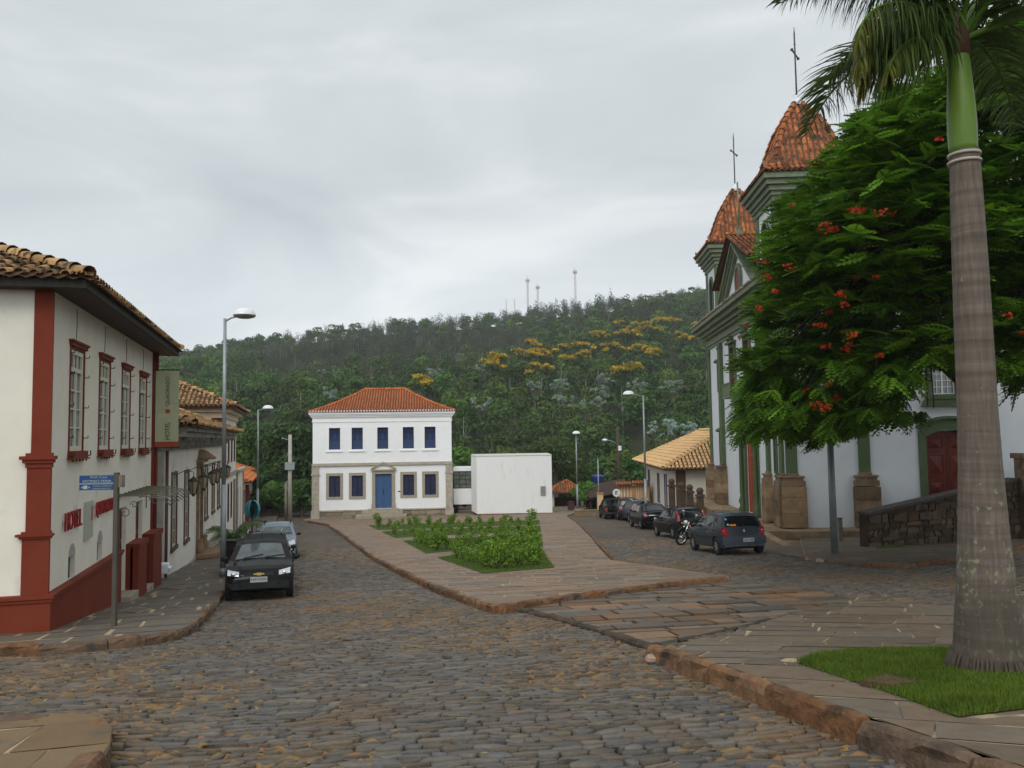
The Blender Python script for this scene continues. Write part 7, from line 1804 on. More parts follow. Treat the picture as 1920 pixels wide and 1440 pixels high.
hatch = [(-1.9, .32), (-1.895, .5), (-1.87, .62), (-1.80, .82), (-1.72, 1.0), (-1.52, 1.30), (-1.38, 1.40), (-1.0, 1.45), (-.4, 1.47), (.05, 1.43), (.30, 1.33), (.92, .98), (1.05, .94), (1.5, .84), (1.72, .76), (1.84, .66), (1.88, .5), (1.9, .3)]
# --- black hatch facing us, left kerb
x, y = -6.78, 21.7
hd = math.atan2(-1, .28)
hd = math.atan2(-.9645, .264-.0)
c1 = Car('shiny black hatchback facing the camera, first in the left row', x, y, hd, 3.8, 1.66, hatch, (.86, .80), (-1.22, 1.22), .29, P_BLK)
c1.patch('windscreen', c1.ft(), [(.90, -.62), (.90, .62), (.30, .50), (.30, -.50)], M_cglf, 8, 8)
c1.patch('windscreen', c1.ft(), [(.93, -.665), (.93, .665), (.915, .66), (.915, -.66)], M_trim, 8, 1)
c1.windows([[(-.15, .93), (.62, .92), (.30, 1.22), (-.12, 1.30)], [(-1.0, .95), (-.23, .93), (-.22, 1.30), (-1.0, 1.30)], [(-1.45, 1.0), (-1.1, .97), (-1.1, 1.29), (-1.3, 1.26)]])
for sg in (-1, 1):
    c1.patch('headlight', c1.fe(1), [(sg*.47, .60), (sg*.74, .63), (sg*.75, .755), (sg*.47, .70)], M_lamp, 6, 5, .012)
    g = MB(); p = c1.fe(1)(sg*.60, .65); g.sph((p[0]+.012, p[1], p[2]), (.02, .055, .05), 10, 6); g.build('lamp_bulb', M_chr, c1.t)
    c1.patch('fog_recess', c1.fe(1), [(sg*.5, .33), (sg*.7, .35), (sg*.7, .43), (sg*.5, .42)], M_trim, 3, 2, .008)
c1.patch('grille', c1.fe(1), [(-.36, .60), (.36, .60), (.33, .68), (-.33, .68)], M_trim, 6, 2, .008); c1.patch('lower_grille', c1.fe(1), [(-.40, .34), (.40, .34), (.44, .46), (-.44, .46)], M_trim, 6, 2, .008)
p = c1.fe(1)(0, .65); g = MB(); X = p[0]+.02; bow_ = [(-.13, -.018), (-.045, -.018), (-.045, -.034), (.055, -.034), (.06, -.018), (.13, -.018), (.12, .018), (.045, .018), (.045, .034), (-.055, .034), (-.06, .018), (-.12, .018)]
g.prism([(X, a, .645+b) for a, b in bow_], (.012, 0, 0)); g.build('badge', M_gold, c1.t)
c1.plate(1, .515, 'HJM 4700', proud=.035); c1.mirror(.62, .92, M_trim); c1.handles((-.25,), .80); c1.seams((.68, -.18), .4, .9)
for y0 in (-.42, .12): g = MB(); g.tube([(.93, y0, c1.topz(.93, y0)+.03), (.86, y0+.25, c1.topz(.86, y0+.25)+.025), (.80, y0+.48, c1.topz(.80, y0+.4)+.02)], .012, 5); g.build('wiper', M_trim, c1.t)
g = MB(); g.box(.35, -.45, .9, .62, -.15, 1.02); g.tube([(0.1, 0, 1.44), (-.2, 0, 1.75)], .006, 4); g.build('aerial', M_trim, c1.t)
# --- black estate behind it
estate = [(-2.0, .32), (-1.99, .6), (-1.94, .85), (-1.72, 1.30), (-1.55, 1.42), (-.8, 1.48), (-.1, 1.49), (.25, 1.44), (.5, 1.32), (1.05, .98), (1.2, .93), (1.6, .84), (1.85, .72), (1.96, .58), (1.99, .3)]
x, y = -8.15, 26.4
c2 = Car('black estate car with silver roof rails, tucked behind the first black hatchback', x, y, math.atan2(-.965, .262), 3.98, 1.66, estate, (.87, .82), (-1.28, 1.28), .29, P_BLK)
c2.patch('windscreen', c2.ft(), [(1.02, -.62), (1.02, .62), (.50, .52), (.50, -.52)], M_cglf, 8, 8); c2.windows([[(-.1, .95), (.72, .94), (.42, 1.26), (-.08, 1.32)], [(-.95, .96), (-.18, .95), (-.17, 1.32), (-.95, 1.32)], [(-1.65, 1.0), (-1.05, .97), (-1.05, 1.32), (-1.5, 1.30)]])
for sg in (-1, 1): g = MB(); g.tube([(-1.5, sg*.52, 1.44), (-1.4, sg*.53, 1.51), (.1, sg*.53, 1.53), (.3, sg*.52, 1.45)], .018, 6); g.build('roof_rail', M_alloy, c2.t)
for sg in (-1, 1): c2.patch('headlight', c2.fe(1), [(sg*.48, .60), (sg*.74, .64), (sg*.72, .76), (sg*.40, .68)], M_lamp, 5, 4, .012)
c2.mirror(.72, .94, M_trim); c2.plate(1, .5, None)
# --- silver-blue estate further down
x, y = -10.6, 36.2
c3 = Car('silver-blue estate car with black roof rails facing the camera, third in the left row', x, y, math.atan2(-.965, .262), 4.1, 1.72, [(a*1.03, b*1.05) for a, b in estate], (.92, .86), (-1.32, 1.30), .30, P_SIL)
c3.patch('windscreen', c3.ft(), [(1.05, -.66), (1.05, .66), (.52, .54), (.52, -.54)], M_cglf, 8, 8); c3.windows([[(-.1, 1.0), (.78, .98), (.45, 1.33), (-.08, 1.40)], [(-.98, 1.0), (-.18, 1.0), (-.17, 1.40), (-.98, 1.40)], [(-1.7, 1.05), (-1.08, 1.02), (-1.08, 1.40), (-1.5, 1.37)]])
for sg in (-1, 1):
    c3.patch('headlight', c3.fe(1), [(sg*.46, .62), (sg*.78, .66), (sg*.72, .84), (sg*.42, .72)], M_lamp, 5, 4, .012)
    c3.patch('fog_lamp', c3.fe(1), [(sg*.50, .36), (sg*.72, .37), (sg*.72, .50), (sg*.50, .49)], M_trim, 3, 3, .01)
    p = c3.fe(1)(sg*.6, .44); g = MB(); g.sph((p[0]+.015, p[1], p[2]), (.02, .05, .045), 8, 6); g.build('fog_bulb', M_lamp, c3.t)
    g = MB(); g.tube([(-1.6, sg*.55, 1.50), (-1.45, sg*.56, 1.60), (.1, sg*.56, 1.62), (.3, sg*.55, 1.52)], .024, 6); g.build('roof_rail', M_trim, c3.t)
c3.patch('grille', c3.fe(1), [(-.38, .56), (.38, .56), (.36, .72), (-.36, .72)], M_trim, 6, 3, .008); c3.patch('lower_bumper', c3.fe(1), [(-.7, .30), (.7, .30), (.48, .50), (-.48, .50)], M_trim, 6, 3, .006); c3.plate(1, .52, None); c3.mirror(.78, .98, M_trim)
g = MB(); g.tube([(.2, 0, 1.55), (.1, 0, 1.85)], .006, 4)
for y0 in (-.4, .15): g.tube([(1.06, y0, c3.topz(1.06, y0)+.03), (.96, y0+.45, c3.topz(.96, y0+.4)+.02)], .013, 5)
g.build('wiper', M_trim, c3.t)
# --- right row, seen from behind; direction up the street
UD = math.atan2(1, .057-.02)
def rear_lights(c, P, m=M_tail, name='tail_light'):
    for sg in (-1, 1): c.patch(name, c.fe(-1), [(sg*a, b) for a, b in P], m, 5, 6, .014)
def spot(px, py, d):   # ground point below picture column
    q = gp(px, py, 0.0); return q
# grey hatch (nearest)
rx, ry = gp(1387, 1040, 0); hdg = math.atan2(1, -.11)
c4 = Car('slate grey hatchback seen from behind, nearest in the right row', rx+math.cos(hdg)*1.35, ry+math.sin(hdg)*1.35, hdg, 3.78, 1.64, [(-1.89, .30), (-1.885, .5), (-1.86, .66), (-1.80, .78), (-1.72, .98), (-1.50, 1.30), (-1.34, 1.385), (-.9, 1.42), (-.3, 1.43), (.1, 1.39), (.35, 1.30), (.95, .97), (1.1, .93), (1.5, .84), (1.74, .72), (1.86, .55), (1.89, .3)], (.90, .82), (-1.20, 1.25), .29, P_GRY, bow=.14)
c4.t.scale = (1.06, 1.06, 1.08)
c4.patch('rear_window', c4.ft(), [(-1.73, -.62), (-1.73, .62), (-1.46, .50), (-1.46, -.50)], M_cgl, 12, 8, .008)
c4.patch('bumper', c4.fe(-1), [(-.76, .36), (.76, .36), (.76, .62), (-.76, .62)], mat('slate_bumper', (0.040, 0.050, 0.072), .45, .05), 10, 4, .035)
rear_lights(c4, [(.52, .66), (.755, .66), (.755, .94), (.60, .90)]); rear_lights(c4, [(.64, .72), (.72, .72), (.72, .82), (.66, .82)], M_lamp, 'reversing_lamp')
for sg in (-1, 1):
    pass
c4.windows([[(-.10, .93), (.66, .92), (.34, 1.22), (-.06, 1.28)], [(-.92, .95), (-.18, .93), (-.15, 1.28), (-.85, 1.28)], [(-1.28, .99), (-1.0, .97), (-.95, 1.27), (-1.12, 1.26)]])
c4.plate(-1, .50, 'HHX 7883', .38, .12, y=-.10, proud=.055); c4.mirror(.66, .92, P_GRY); c4.handles((-.28, -1.0), .82); c4.seams((.68, -.14, -.96), .38, .9)
p = c4.fe(-1)(0, .80); g = MB(); X = p[0]-.012; g.prism([(X, a, .80+b) for a, b in ((0, .06), (.035, 0), (0, -.06), (-.035, 0))], (-.01, 0, 0)); g.build('badge', M_chr, c4.t)
for y0, z0, w_, h_, m_ in ((.50, 1.0, .05, .06, M_pl), (.34, .985, .22, .05, M_amb), (.52, 1.18, .06, .06, mat('blue_sticker', (0.1, 0.35, 0.6), .5, .05))):
    p0 = c4.fe(-1)(y0, z0); c4.patch('window_sticker', c4.fe(-1), [(y0-w_/2, z0-h_/2), (y0+w_/2, z0-h_/2), (y0+w_/2, z0+h_/2), (y0-w_/2, z0+h_/2)], m_, 2, 2, .014)
g = MB(); p = c4.ft()(-1.62, 0); g.tube([(p[0]-.03, -.02, p[2]), (p[0]+.14, -.25, p[2]+.17)], .008, 4); g.tube([(.1, 0, 1.40), (-.1, 0, 1.62)], .005, 4); g.build('rear_wiper', M_trim, c4.t)
for sg in (-1, 1): c4.patch('side_moulding', c4.fs(sg), [(-.85, .56), (.85, .56), (.85, .60), (-.85, .60)], M_trim, 8, 1, .012)
# black wagon with tall tail lamps
def rear_car(label, px, py, top, L, W, belt, ax, pnt, lights, rw, wins, hd_=None, **k):
    rx, ry = gp(px, py, 0); h = hd_ or math.atan2(1, -.06); c = Car(label, rx+math.cos(h)*(L/2-.75), ry+math.sin(h)*(L/2-.75), h, L, W, top, belt, ax, .30, pnt, **k)
    if rw: c.patch('rear_window', c.ft(), rw, M_cgl, 8, 8, .008)
    for P, m in lights: rear_lights(c, P, m)
    c.windows(wins); return c
wag = [(-2.0, .32), (-1.99, .6), (-1.95, .84), (-1.86, 1.0), (-1.70, 1.32), (-1.60, 1.43), (-1.2, 1.49), (-.3, 1.50), (.1, 1.46), (.4, 1.34), (1.0, .98), (1.2, .93), (1.6, .84), (1.85, .72), (1.96, .58), (2.0, .3)]
ww = [[(-.1, .95), (.68, .94), (.36, 1.26), (-.08, 1.33)], [(-.95, .96), (-.18, .95), (-.17, 1.33), (-.95, 1.33)], [(-1.60, 1.0), (-1.05, .97), (-1.05, 1.33), (-1.48, 1.31)]]
c5_ = rear_car('black estate car with tall red tail lights beside the motorcycle, second in the right row', 1291, 1010, wag, 4.0, 1.66, (.90, .82), (-1.25, 1.28), P_DGN, [([(.60, .86), (.74, .86), (.69, 1.34), (.60, 1.34)], M_tail)], [(-1.84, -.56), (-1.84, .56), (-1.66, .50), (-1.66, -.50)], ww, hd_=math.atan2(1, -.14))
for sg in (-1, 1): g = MB(); g.tube([(-1.45, sg*.53, 1.46), (-1.3, sg*.54, 1.53), (.0, sg*.54, 1.55), (.2, sg*.53, 1.46)], .02, 6); g.build('roof_rail', M_trim, c5_.t)
c5_.plate(-1, .62, None); c5_.mirror(.68, .94, M_trim); c5_.handles((-.3, -1.05), .82)
sed = [(-2.25, .32), (-2.245, .55), (-2.22, .78), (-2.10, .98), (-1.95, 1.03), (-1.62, 1.05), (-1.05, 1.36), (-.8, 1.44), (-.3, 1.47), (.1, 1.44), (.4, 1.34), (1.1, .99), (1.3, .95), (1.8, .86), (2.1, .72), (2.22, .56), (2.25, .3)]
c6 = rear_car('shiny black saloon with boot and red tail lights, third in the right row', 1228, 992, sed, 4.5, 1.73, (.96, .84), (-1.35, 1.35), P_BLK, [([(.56, .76), (.78, .78), (.80, .97), (.64, .97)], M_tail)], [(-1.60, -.64), (-1.60, .64), (-1.08, .54), (-1.08, -.54)], [[(-.1, 1.0), (.75, .98), (.38, 1.28), (-.08, 1.34)], [(-.95, 1.02), (-.18, 1.0), (-.17, 1.34), (-.82, 1.33)]], hd_=math.atan2(1, -.06))
c6.patch('chrome_strip', c6.fe(-1), [(-.45, .80), (.45, .80), (.45, .825), (-.45, .825)], M_chr, 8, 1, .014); c6.patch('lower_strip', c6.fe(-1), [(-.6, .42), (.6, .42), (.6, .44), (-.6, .44)], M_chr, 8, 1, .014); c6.plate(-1, .64, None); c6.mirror(.75, .98, P_BLK); c6.handles((-.3, -1.05), .88)
c7 = rear_car('dark silver-trimmed car wedged between the black saloon and the dark van-like estate', 1201, 979, wag, 4.0, 1.66, (.9, .82), (-1.25, 1.28), P_GRY, [([(.60, .80), (.74, .80), (.69, 1.0), (.60, 1.0)], M_tail)], [(-1.84, -.56), (-1.84, .56), (-1.66, .50), (-1.66, -.50)], ww, hd_=math.atan2(1, -.05))
for sg in (-1, 1): g = MB(); g.tube([(-1.5, sg*.53, 1.46), (-1.3, sg*.54, 1.54), (.0, sg*.54, 1.55), (.2, sg*.53, 1.46)], .03, 6); g.build('roof_rail', M_chr, c7.t)
c8 = rear_car('dark estate car with low red tail light, fifth in the right row', 1179, 975, [(a, b*1.06) for a, b in wag], 4.0, 1.68, (.95, .86), (-1.25, 1.28), P_DGN, [([(.56, .72), (.77, .74), (.74, .98), (.58, .98)], M_tail)], [(-1.84, -.58), (-1.84, .58), (-1.66, .52), (-1.66, -.52)], [[(a, b*1.05) for a, b in q] for q in ww], hd_=math.atan2(1, -.04))
c8.plate(-1, .6, None)
pick = [(-2.2, .35), (-2.195, .6), (-2.19, .86), (-2.15, .90), (-2.0, .90), (-.62, .92), (-.56, 1.1), (-.48, 1.36), (-.36, 1.44), (.2, 1.45), (.45, 1.36), (1.0, 1.0), (1.2, .95), (1.8, .86), (2.08, .72), (2.18, .56), (2.2, .3)]
c9 = rear_car('black pickup truck seen from behind by the yellow pillar, farthest in the right row', 1154, 973, pick, 4.4, 1.66, (.90, .86), (-1.35, 1.3), P_BLK, [([(.66, .55), (.78, .55), (.78, .80), (.66, .80)], M_tail)], None, [[(-.35, .98), (.65, .96), (.35, 1.28), (-.30, 1.32)]], hd_=math.atan2(1, -.03))
g = MB(); g.quad((-.50, -.52, 1.0), (-.50, .52, 1.0), (-.455, .48, 1.32), (-.455, -.48, 1.32)); bm_ = g.build('cab_rear_window', M_cglf, c9.t); g = MB(); g.box(-2.02, -.62, .86, -.7, .62, .945); g.build('load_bed', M_well, c9.t)
g = MB(); g.box(-2.26, -.78, .40, -2.14, .78, .50); g.build('rear_bumper', M_chr, c9.t); c9.plate(-1, .62, None, y=-.2)
c9.patch('tailgate_lettering_strip', c9.fe(-1), [(-.2, .70), (.2, .70), (.2, .74), (-.2, .74)], M_pl, 3, 1, .012)

# --- motorcycle
mx0, my0 = gp(1279, 1022, 0); rearx, reary = gp(1322, 1012, 0)
mh = math.atan2(my0-(my0+.55), mx0-(mx0+1.15)); mh = math.radians(212)
zg = float(G(mx0, my0)); mt = thing('motorcycle', 'dark motorcycle with chrome mirrors leaning on its stand between two parked cars', 'motorcycle', (mx0-math.cos(mh)*.66, my0-math.sin(mh)*.66, zg+.02), mh)
mt.rotation_euler = (R_(-10), 0, mh); mt.scale = (1.12, 1.12, 1.12)
def mwheel(x, r):
    g = MB(); pts = [(x+r*.92*math.cos(2*math.pi*k/28), 0, r+r*.92*math.sin(2*math.pi*k/28)) for k in range(29)]; g.tube(pts, .05, 8, caps=False); o = g.build('wheel', M_rub, mt)
    g = MB(); pts = [(x+r*.80*math.cos(2*math.pi*k/28), 0, r+r*.80*math.sin(2*math.pi*k/28)) for k in range(29)]; g.tube(pts, .022, 6, caps=False)
    for k in range(12): a = math.pi*k/6; g.tube([(x, .03*(-1)**k, r), (x+r*.8*math.cos(a), 0, r+r*.8*math.sin(a))], .005, 3, caps=False)
    g.lathe([(.05, -.06), (.05, .06)], (x, 0, r), 10, 'y'); g.build('rim', M_chr, o)
mwheel(.66, .30); mwheel(-.62, .28)
g = MB()
g.tube([(.66, .085, .30), (.40, .085, .92)], .024, 8); g.tube([(.66, -.085, .30), (.40, -.085, .92)], .024, 8); g.box(.46, -.09, .74, .50, .09, .80); g.build('fork', M_chr, mt)
g = MB(); g.tube([(.42, 0, .62), (.66, 0, .66), (.92, 0, .52)], [.06, .07, .06], 6); g.build('mudguard', P_BLK, mt)
g = MB(); g.sph((.10, 0, .82), (.30, .15, .15), 14, 8); g.build('tank', P_BLK, mt)
g = MB(); g.sph((-.38, 0, .80), (.38, .14, .08), 14, 6); g.box(-.9, -.07, .68, -.6, .07, .76); g.build('seat', M_trim, mt)
g = MB(); g.box(-.12, -.12, .30, .30, .12, .60); g.tube([(.36, 0, .85), (.2, 0, .5), (-.2, 0, .35)], .03, 6); g.tube([(-.62, .08, .28), (-.1, .08, .36)], .03, 6); g.tube([(-.62, -.08, .28), (-.1, -.08, .36)], .03, 6); g.build('engine', mat('engine_metal', (0.16, 0.16, 0.16), .4, .2, 10, metal=.6), mt)
g = MB(); g.tube([(.2, -.13, .32), (-.1, -.15, .22), (-.8, -.17, .34)], [.025, .03, .045], 8); g.build('exhaust', M_chr, mt)
g = MB(); g.tube([(.30, .36, 1.02), (.38, .2, 1.0), (.38, -.2, 1.0), (.30, -.36, 1.02)], .016, 6); g.build('handlebar', M_trim, mt)
g = MB(); g.sph((.50, 0, .88), (.09, .10, .10), 12, 8); g.build('headlight', M_lamp, mt)
for s in (-1, 1):
    g = MB(); g.tube([(.34, s*.28, 1.02), (.34, s*.34, 1.2)], .007, 4); g.sph((.34, s*.36, 1.24), (.02, .07, .05), 10, 6); g.build('mirror', M_chr, mt)
    g = MB(); g.tube([(.48, s*.1, .80), (.48, s*.2, .80)], .01, 4); g.sph((.48, s*.22, .80), .035, 8, 6); g.build('indicator', M_amb, mt)

# ================================================================== street lamps and poles
M_globe = mat('frosted_lamp_cover', (0.72, 0.74, 0.74), .3, .05, spec=.6)
def lamp(px, pyb, d, pyt, off, arm, label, h=None):
    x, y, zt = at(px, pyt, d); zg = float(G(x, y))+off; h = zt-zg
    t = thing('street_lamp', label, 'street lamp', (x, y, zg), 0, 'tall grey street lamps round the square')
    g = MB(); g.tube([(0, 0, -.1), (0, 0, h*.35)], [.095, .085], 12); g.tube([(0, 0, h*.35), (0, 0, h)], [.07, .05], 12); g.tube([(0, 0, 0), (0, 0, .25)], .12, 12); g.build('pole', M_steel, t)
    ax_, ay_ = arm; L = math.hypot(ax_, ay_)
    if L > .1:
        g = MB(); g.tube([(0, 0, h-.1), (ax_*.55, ay_*.55, h+.0), (ax_, ay_, h+.03)], .03, 8); g.build('arm', M_steel, t)
    c = (ax_*(1+.32/max(L, .3)), ay_*(1+.32/max(L, .3)), h+.05); g = MB(); n = 10
    g.lathe([(0, .24), (.15, .225), (.27, .17), (.34, .08), (.36, 0)], c, 18); g.build('lamp_cover', M_globe, t)
    g = MB(); g.lathe([(.36, 0), (.33, -.05), (.2, -.09), (0, -.10)], c, 18); g.build('lamp_base', M_steel, t); return t
lamp(422, 1073, 26.0, 597, .16, (.42, -.15), 'tall street lamp on the left pavement beside the black cars')
lamp(484, 990, 55, 768, .16, (.45, -.15), 'street lamp further down the left street beyond the phone booth')
lamp(1206, 985, 50, 741, .14, (-.62, -.1), 'tall street lamp behind the parked cars before the cream house')
lamp(1080, 962, 73, 814, .0, (.0, -.15), 'street lamp beside the open shelter beyond the annexe')
x, y = gp(1565, 1037, .14); zg = float(G(x, y))+.14; zt = 6.2
t = thing('street_lamp', 'street lamp post whose head is hidden in the flame tree crown', 'street lamp', (x, y, zg), 0, 'tall grey street lamps round the square')
g = MB(); h = zt-zg; g.tube([(0, 0, -.1), (0, 0, h*.45)], [.125, .105], 14); g.tube([(0, 0, h*.45), (0, 0, h)], [.085, .06], 14); g.build('pole', mat('green_grey_steel', (0.20, 0.23, 0.22), .5, .15, 3, metal=.3), t)
g = MB(); g.tube([(0, 0, h*.45-.06), (0, 0, h*.45+.05)], .11, 14); g.build('collar', M_steel, t)
g = MB(); g.lathe([(0, .24), (.27, .17), (.36, 0), (.3, -.08), (0, -.1)], (-.5, -.1, h), 16); g.tube([(0, 0, h-.1), (-.3, -.05, h)], .03, 6); g.build('lamp_cover', M_globe, t)
x, y = gp(1576, 1014, .14); t = thing('stone_bollard', 'short dark square post standing just behind the lamp post by the church', 'bollard', (x, y, float(G(x, y))+.1)); g = MB(); h = .95; g.box(-.09, -.06, -.1, .09, .06, h); g.build('post', M_woodg, t, bevel=.015)
g = MB(); g.box(-.1, -.07, h+.001, .1, .07, h+.03); g.build('cap', M_dbark, t)
def pole(px, pyt, d, label, m, r=.12, name='utility_pole', cat='pole'):
    x, y, zt = at(px, pyt, d); zg = float(G(x, y)); t = thing(name, label, cat, (x, y, zg)); h = zt-zg
    g = MB(); g.tube([(0, 0, -.2), (0, 0, h)], [r*1.3, r], 8); g.build('pole', m, t); return t, h
t, h = pole(544, 815, 69, 'pale concrete utility pole with meter box left of the white mansion', mat('concrete', (0.38, 0.36, 0.31), .85, .15, 2), .15)
g = MB(); g.box(-.35, -.35, h-3.0, .45, -.15, h-2.35); g.build('meter_box', M_steel, t); g = MB(); g.tube([(-.6, 0, h-.3), (.0, 0, h-.5)], .03, 5); g.sph((-.65, 0, h-.3), .08, 6, 4); g.tube([(0, 0, h-1.2), (-.5, 0, h-2.3)], .02, 4); g.build('bracket', M_steel, t)
t, h = pole(536, 905, 72, 'short grey post beside the concrete utility pole', M_woodg, .10)
g = MB(); g.tube([(0, 0, h), (.25, 0, h+.15)], .04, 5); g.build('spout', M_steel, t)
t, h = pole(1158, 800, 84, 'dark wooden utility pole with curved lamp arm behind the sheds', M_dbark, .16)
g = MB(); g.tube([(0, -.1, h-2.0), (-.5, -.15, h-1.55), (-1.2, -.2, h-1.35)], .035, 6); g.build('arm', M_steel, t); g = MB(); g.sph((-1.4, -.2, h-1.38), (.30, .22, .15), 12, 6); g.build('lamp_cover', M_globe, t)
g = MB(); g.box(-.02, -.3, h-2.5, .3, -.1, h-2.0); g.build('insulator', M_globe, t)
t, h = pole(1121, 862, 74, 'thin pale pole with tilted tv aerial in front of the water tank', M_steel, .05)
g = MB(); g.tube([(0, 0, h-.2), (0, 0, h+.2)], .02, 4); g.tube([(.3, 0, h-1.6), (1.0, 0, h-1.1)], .02, 4)
for k in range(4): g.tube([(.4+k*.17, -.25, h-1.53+k*.12), (.4+k*.17, .25, h-1.53+k*.12)], .012, 3)
g.build('aerial', M_steel, t)
# round traffic sign
x, y, z = at(1156, 924, 66); zg = float(G(x, y)); t = thing('traffic_sign', 'round white traffic sign with red rim above the parked cars', 'road sign', (x, y, zg)); h = z-zg
g = MB(); g.tube([(0, .03, 0), (0, .03, h+.3)], .03, 6); g.build('post', M_steel, t); g = MB(); g.lathe([(.36, 0), (.36, .02), (0, .02)], (0, 0, h), 20, 'y', smooth=False, mi=0); g.lathe([(.33, -.004), (0, -.004)], (0, 0, h), 20, 'y', smooth=False, mi=1)
g.box(-.11, -.012, h-.16, -.05, -.006, h+.14, mi=2); g.box(-.049, -.012, h+.08, .1, -.006, h+.14, mi=2); g.box(.0, -.012, h-.15, .05, -.006, h+.079, mi=2); g.build('sign_disc', [M_tail, M_globe, M_plk], t)
# ================================================================== street name sign, phone booth, pots, bins
x, y = gp(214, 1174, .15); zg = float(G(x, y))+.15; t = thing('street_sign', 'weathered wooden post with blue street name plate in front of the hotel', 'street sign', (x, y, zg))
h = at(213, 886, y)[2]-zg; g = MB(); g.box(-.038, -.04, -.1, .038, .04, h); g.build('post', mat('sign_post_wood', (0.085, 0.075, 0.06), .85, .25, 4, .3, 30, stretch=(1, 1, .3)), t, bevel=.006)
M_sb = mat('sign_blue', (0.02, 0.065, 0.19), .5, .08); M_sw = mat('sign_white', (0.36, 0.42, 0.40), .6, .1)
w_ = .585; g = MB(); z1_ = h-.035
g.box(-.045-w_, -.02, z1_-.15, -.046, .0, z1_, mi=0); g.box(-.045-w_, -.02, z1_-.275, -.046, .0, z1_-.157, mi=0)
for za, zb_ in ((z1_-.15, z1_), (z1_-.275, z1_-.157)):
    g.box(-.04-w_, -.024, za+.004, -.052, -.0205, za+.010, mi=1); g.box(-.04-w_, -.024, zb_-.010, -.052, -.0205, zb_-.004, mi=1)
ar = [(-.035-w_+.02, -.218), (-.035-w_+.05, -.2), (-.035-w_+.05, -.236)]
g.prism([(a, -.024, z1_+b) for a, b in ar], (0, .003, 0), mi=1); g.box(-.56, -.024, z1_-.245, -.49, -.0205, z1_-.185, mi=1)
g.prism([(-.47, -.024, z1_-.2), (-.44, -.024, z1_-.218), (-.47, -.024, z1_-.236)], (0, .003, 0), mi=1)
sp_ = g.build('name_plate', [M_sb, M_sw], t, rotz=R_(4))
text_part('sign_lettering', 'RUA Cons.', .30, .038, M_sw, sp_, (-.29, -.024, z1_-.045), depth=.003, font_bold=.01); text_part('sign_lettering', 'AFONSO PENA', .50, .045, M_sw, sp_, (-.33, -.024, z1_-.112), depth=.003, font_bold=.01)
text_part('sign_lettering', 'SUPERINTENDÊNCIA', .33, .024, M_sw, sp_, (-.235, -.024, z1_-.195), depth=.003); text_part('sign_lettering', 'CIRURGIÃ DENTISTA', .31, .024, M_sw, sp_, (-.245, -.024, z1_-.238), depth=.003)
g = MB(); g.box(.046, -.01, h-.26, .13, .06, h-.045); g.build('edge_plate', M_woodg, t, rotz=R_(-20))
# egg-shaped phone booth
x, y, z = at(473, 955, 43); zg = float(G(x, y))+.15; h = z-zg; t = thing('phone_booth', 'teal egg-shaped public phone hood on a thin post by the left pavement', 'phone booth', (x, y, zg))
g = MB(); g.tube([(.0, 0, 0), (.0, 0, h-.2)], .04, 8); g.build('post', M_rust, t)
g = MB(); vs = []; n, m = 18, 12
for i in range(m+1):
    a = math.pi*i/m
    for j in range(n+1): b = math.pi*(.18+1.64*j/n)+math.pi/2; vs.append((.40*math.sin(a)*math.cos(b)*.95, .42*math.sin(a)*math.sin(b), h+.47*math.cos(a)))
g.add(vs, [(i*(n+1)+j, i*(n+1)+j+1, (i+1)*(n+1)+j+1, (i+1)*(n+1)+j) for i in range(m) for j in range(n)], smooth=True); o = g.build('hood', mat('teal_fibreglass', (0.02, 0.21, 0.25), .35, .1, coat=.4), t, rotz=R_(-150)); sm = o.modifiers.new('s', 'SOLIDIFY'); sm.thickness = .03
g = MB(); g.box(-.12, -.1, h-.25, .12, .05, h+.15); g.build('phone', M_trim, t)
# potted palm
x, y, z = at(437, 1030, 38); x += .0; zg = float(G(x, y))+.15; t = thing('potted_palm', 'bushy palm in a dark pot against the white house wall on the left pavement', 'potted plant', (x, y, zg))
g = MB(); g.lathe([(.20, 0), (.30, .55), (.33, .6), (.28, .6), (.26, .5), (0, .5)], (0, 0, 0), 14); g.build('pot', mat('dark_pot', (0.025, 0.025, 0.025), .7, .1), t)
g = MB(); r3 = random.Random(12)
for k in range(26):
    az = r3.uniform(0, 6.28); L = r3.uniform(.8, 1.9); el = r3.uniform(.6, 1.4); p = np.array([0, 0, .55]); e_ = el; pts = [p]
    for j in range(8): p = p+np.array([math.cos(az)*math.cos(e_), math.sin(az)*math.cos(e_), math.sin(e_)])*L/8; pts.append(p); e_ -= .22
    g.tube(pts, .01, 4, col=(1, 1, 1)); sd2 = np.array([-math.sin(az), math.cos(az), 0])
    for j in range(2, 9):
        for sg in (-1, 1):
            for q in (0, .5):
                b = pts[j-1]+(pts[j]-pts[j-1])*q; l = .28*r3.uniform(.7, 1.1); tip = b+sd2*sg*l+np.array([math.cos(az)*.1, math.sin(az)*.1, -.12]); m1 = (b+tip)/2; c = r3.uniform(.8, 2.0)
                g.add([b, m1+[0, 0, .02]+unit(pts[j]-pts[j-1])*.02, tip, m1-unit(pts[j]-pts[j-1])*.02], [(0, 1, 2, 3)], col=(c*1.3, c*1.5, c))
g.build('fronds', M_leafn, t)
def bin_(px, pyb, d, off, lab, m, w=.2, hh=.85):
    x, y, _ = at(px, pyb, d); zg = float(G(x, y))+off; t = thing('litter_bin', lab, 'litter bin', (x, y, zg)); g = MB(); g.box(-w, -w, .25, w, w, hh, mi=0); g.build('bin_body', m, t, bevel=.02)
    g = MB(); g.box(-w-.03, -w-.03, hh+.001, w+.03, w+.03, hh+.05); g.build('rim', M_trim, t); 
    for sg in (-1, 1): g = MB(); g.tube([(sg*(w+.05), 0, 0), (sg*(w+.05), 0, hh)], .025, 6); g.build('leg', M_rust, t)
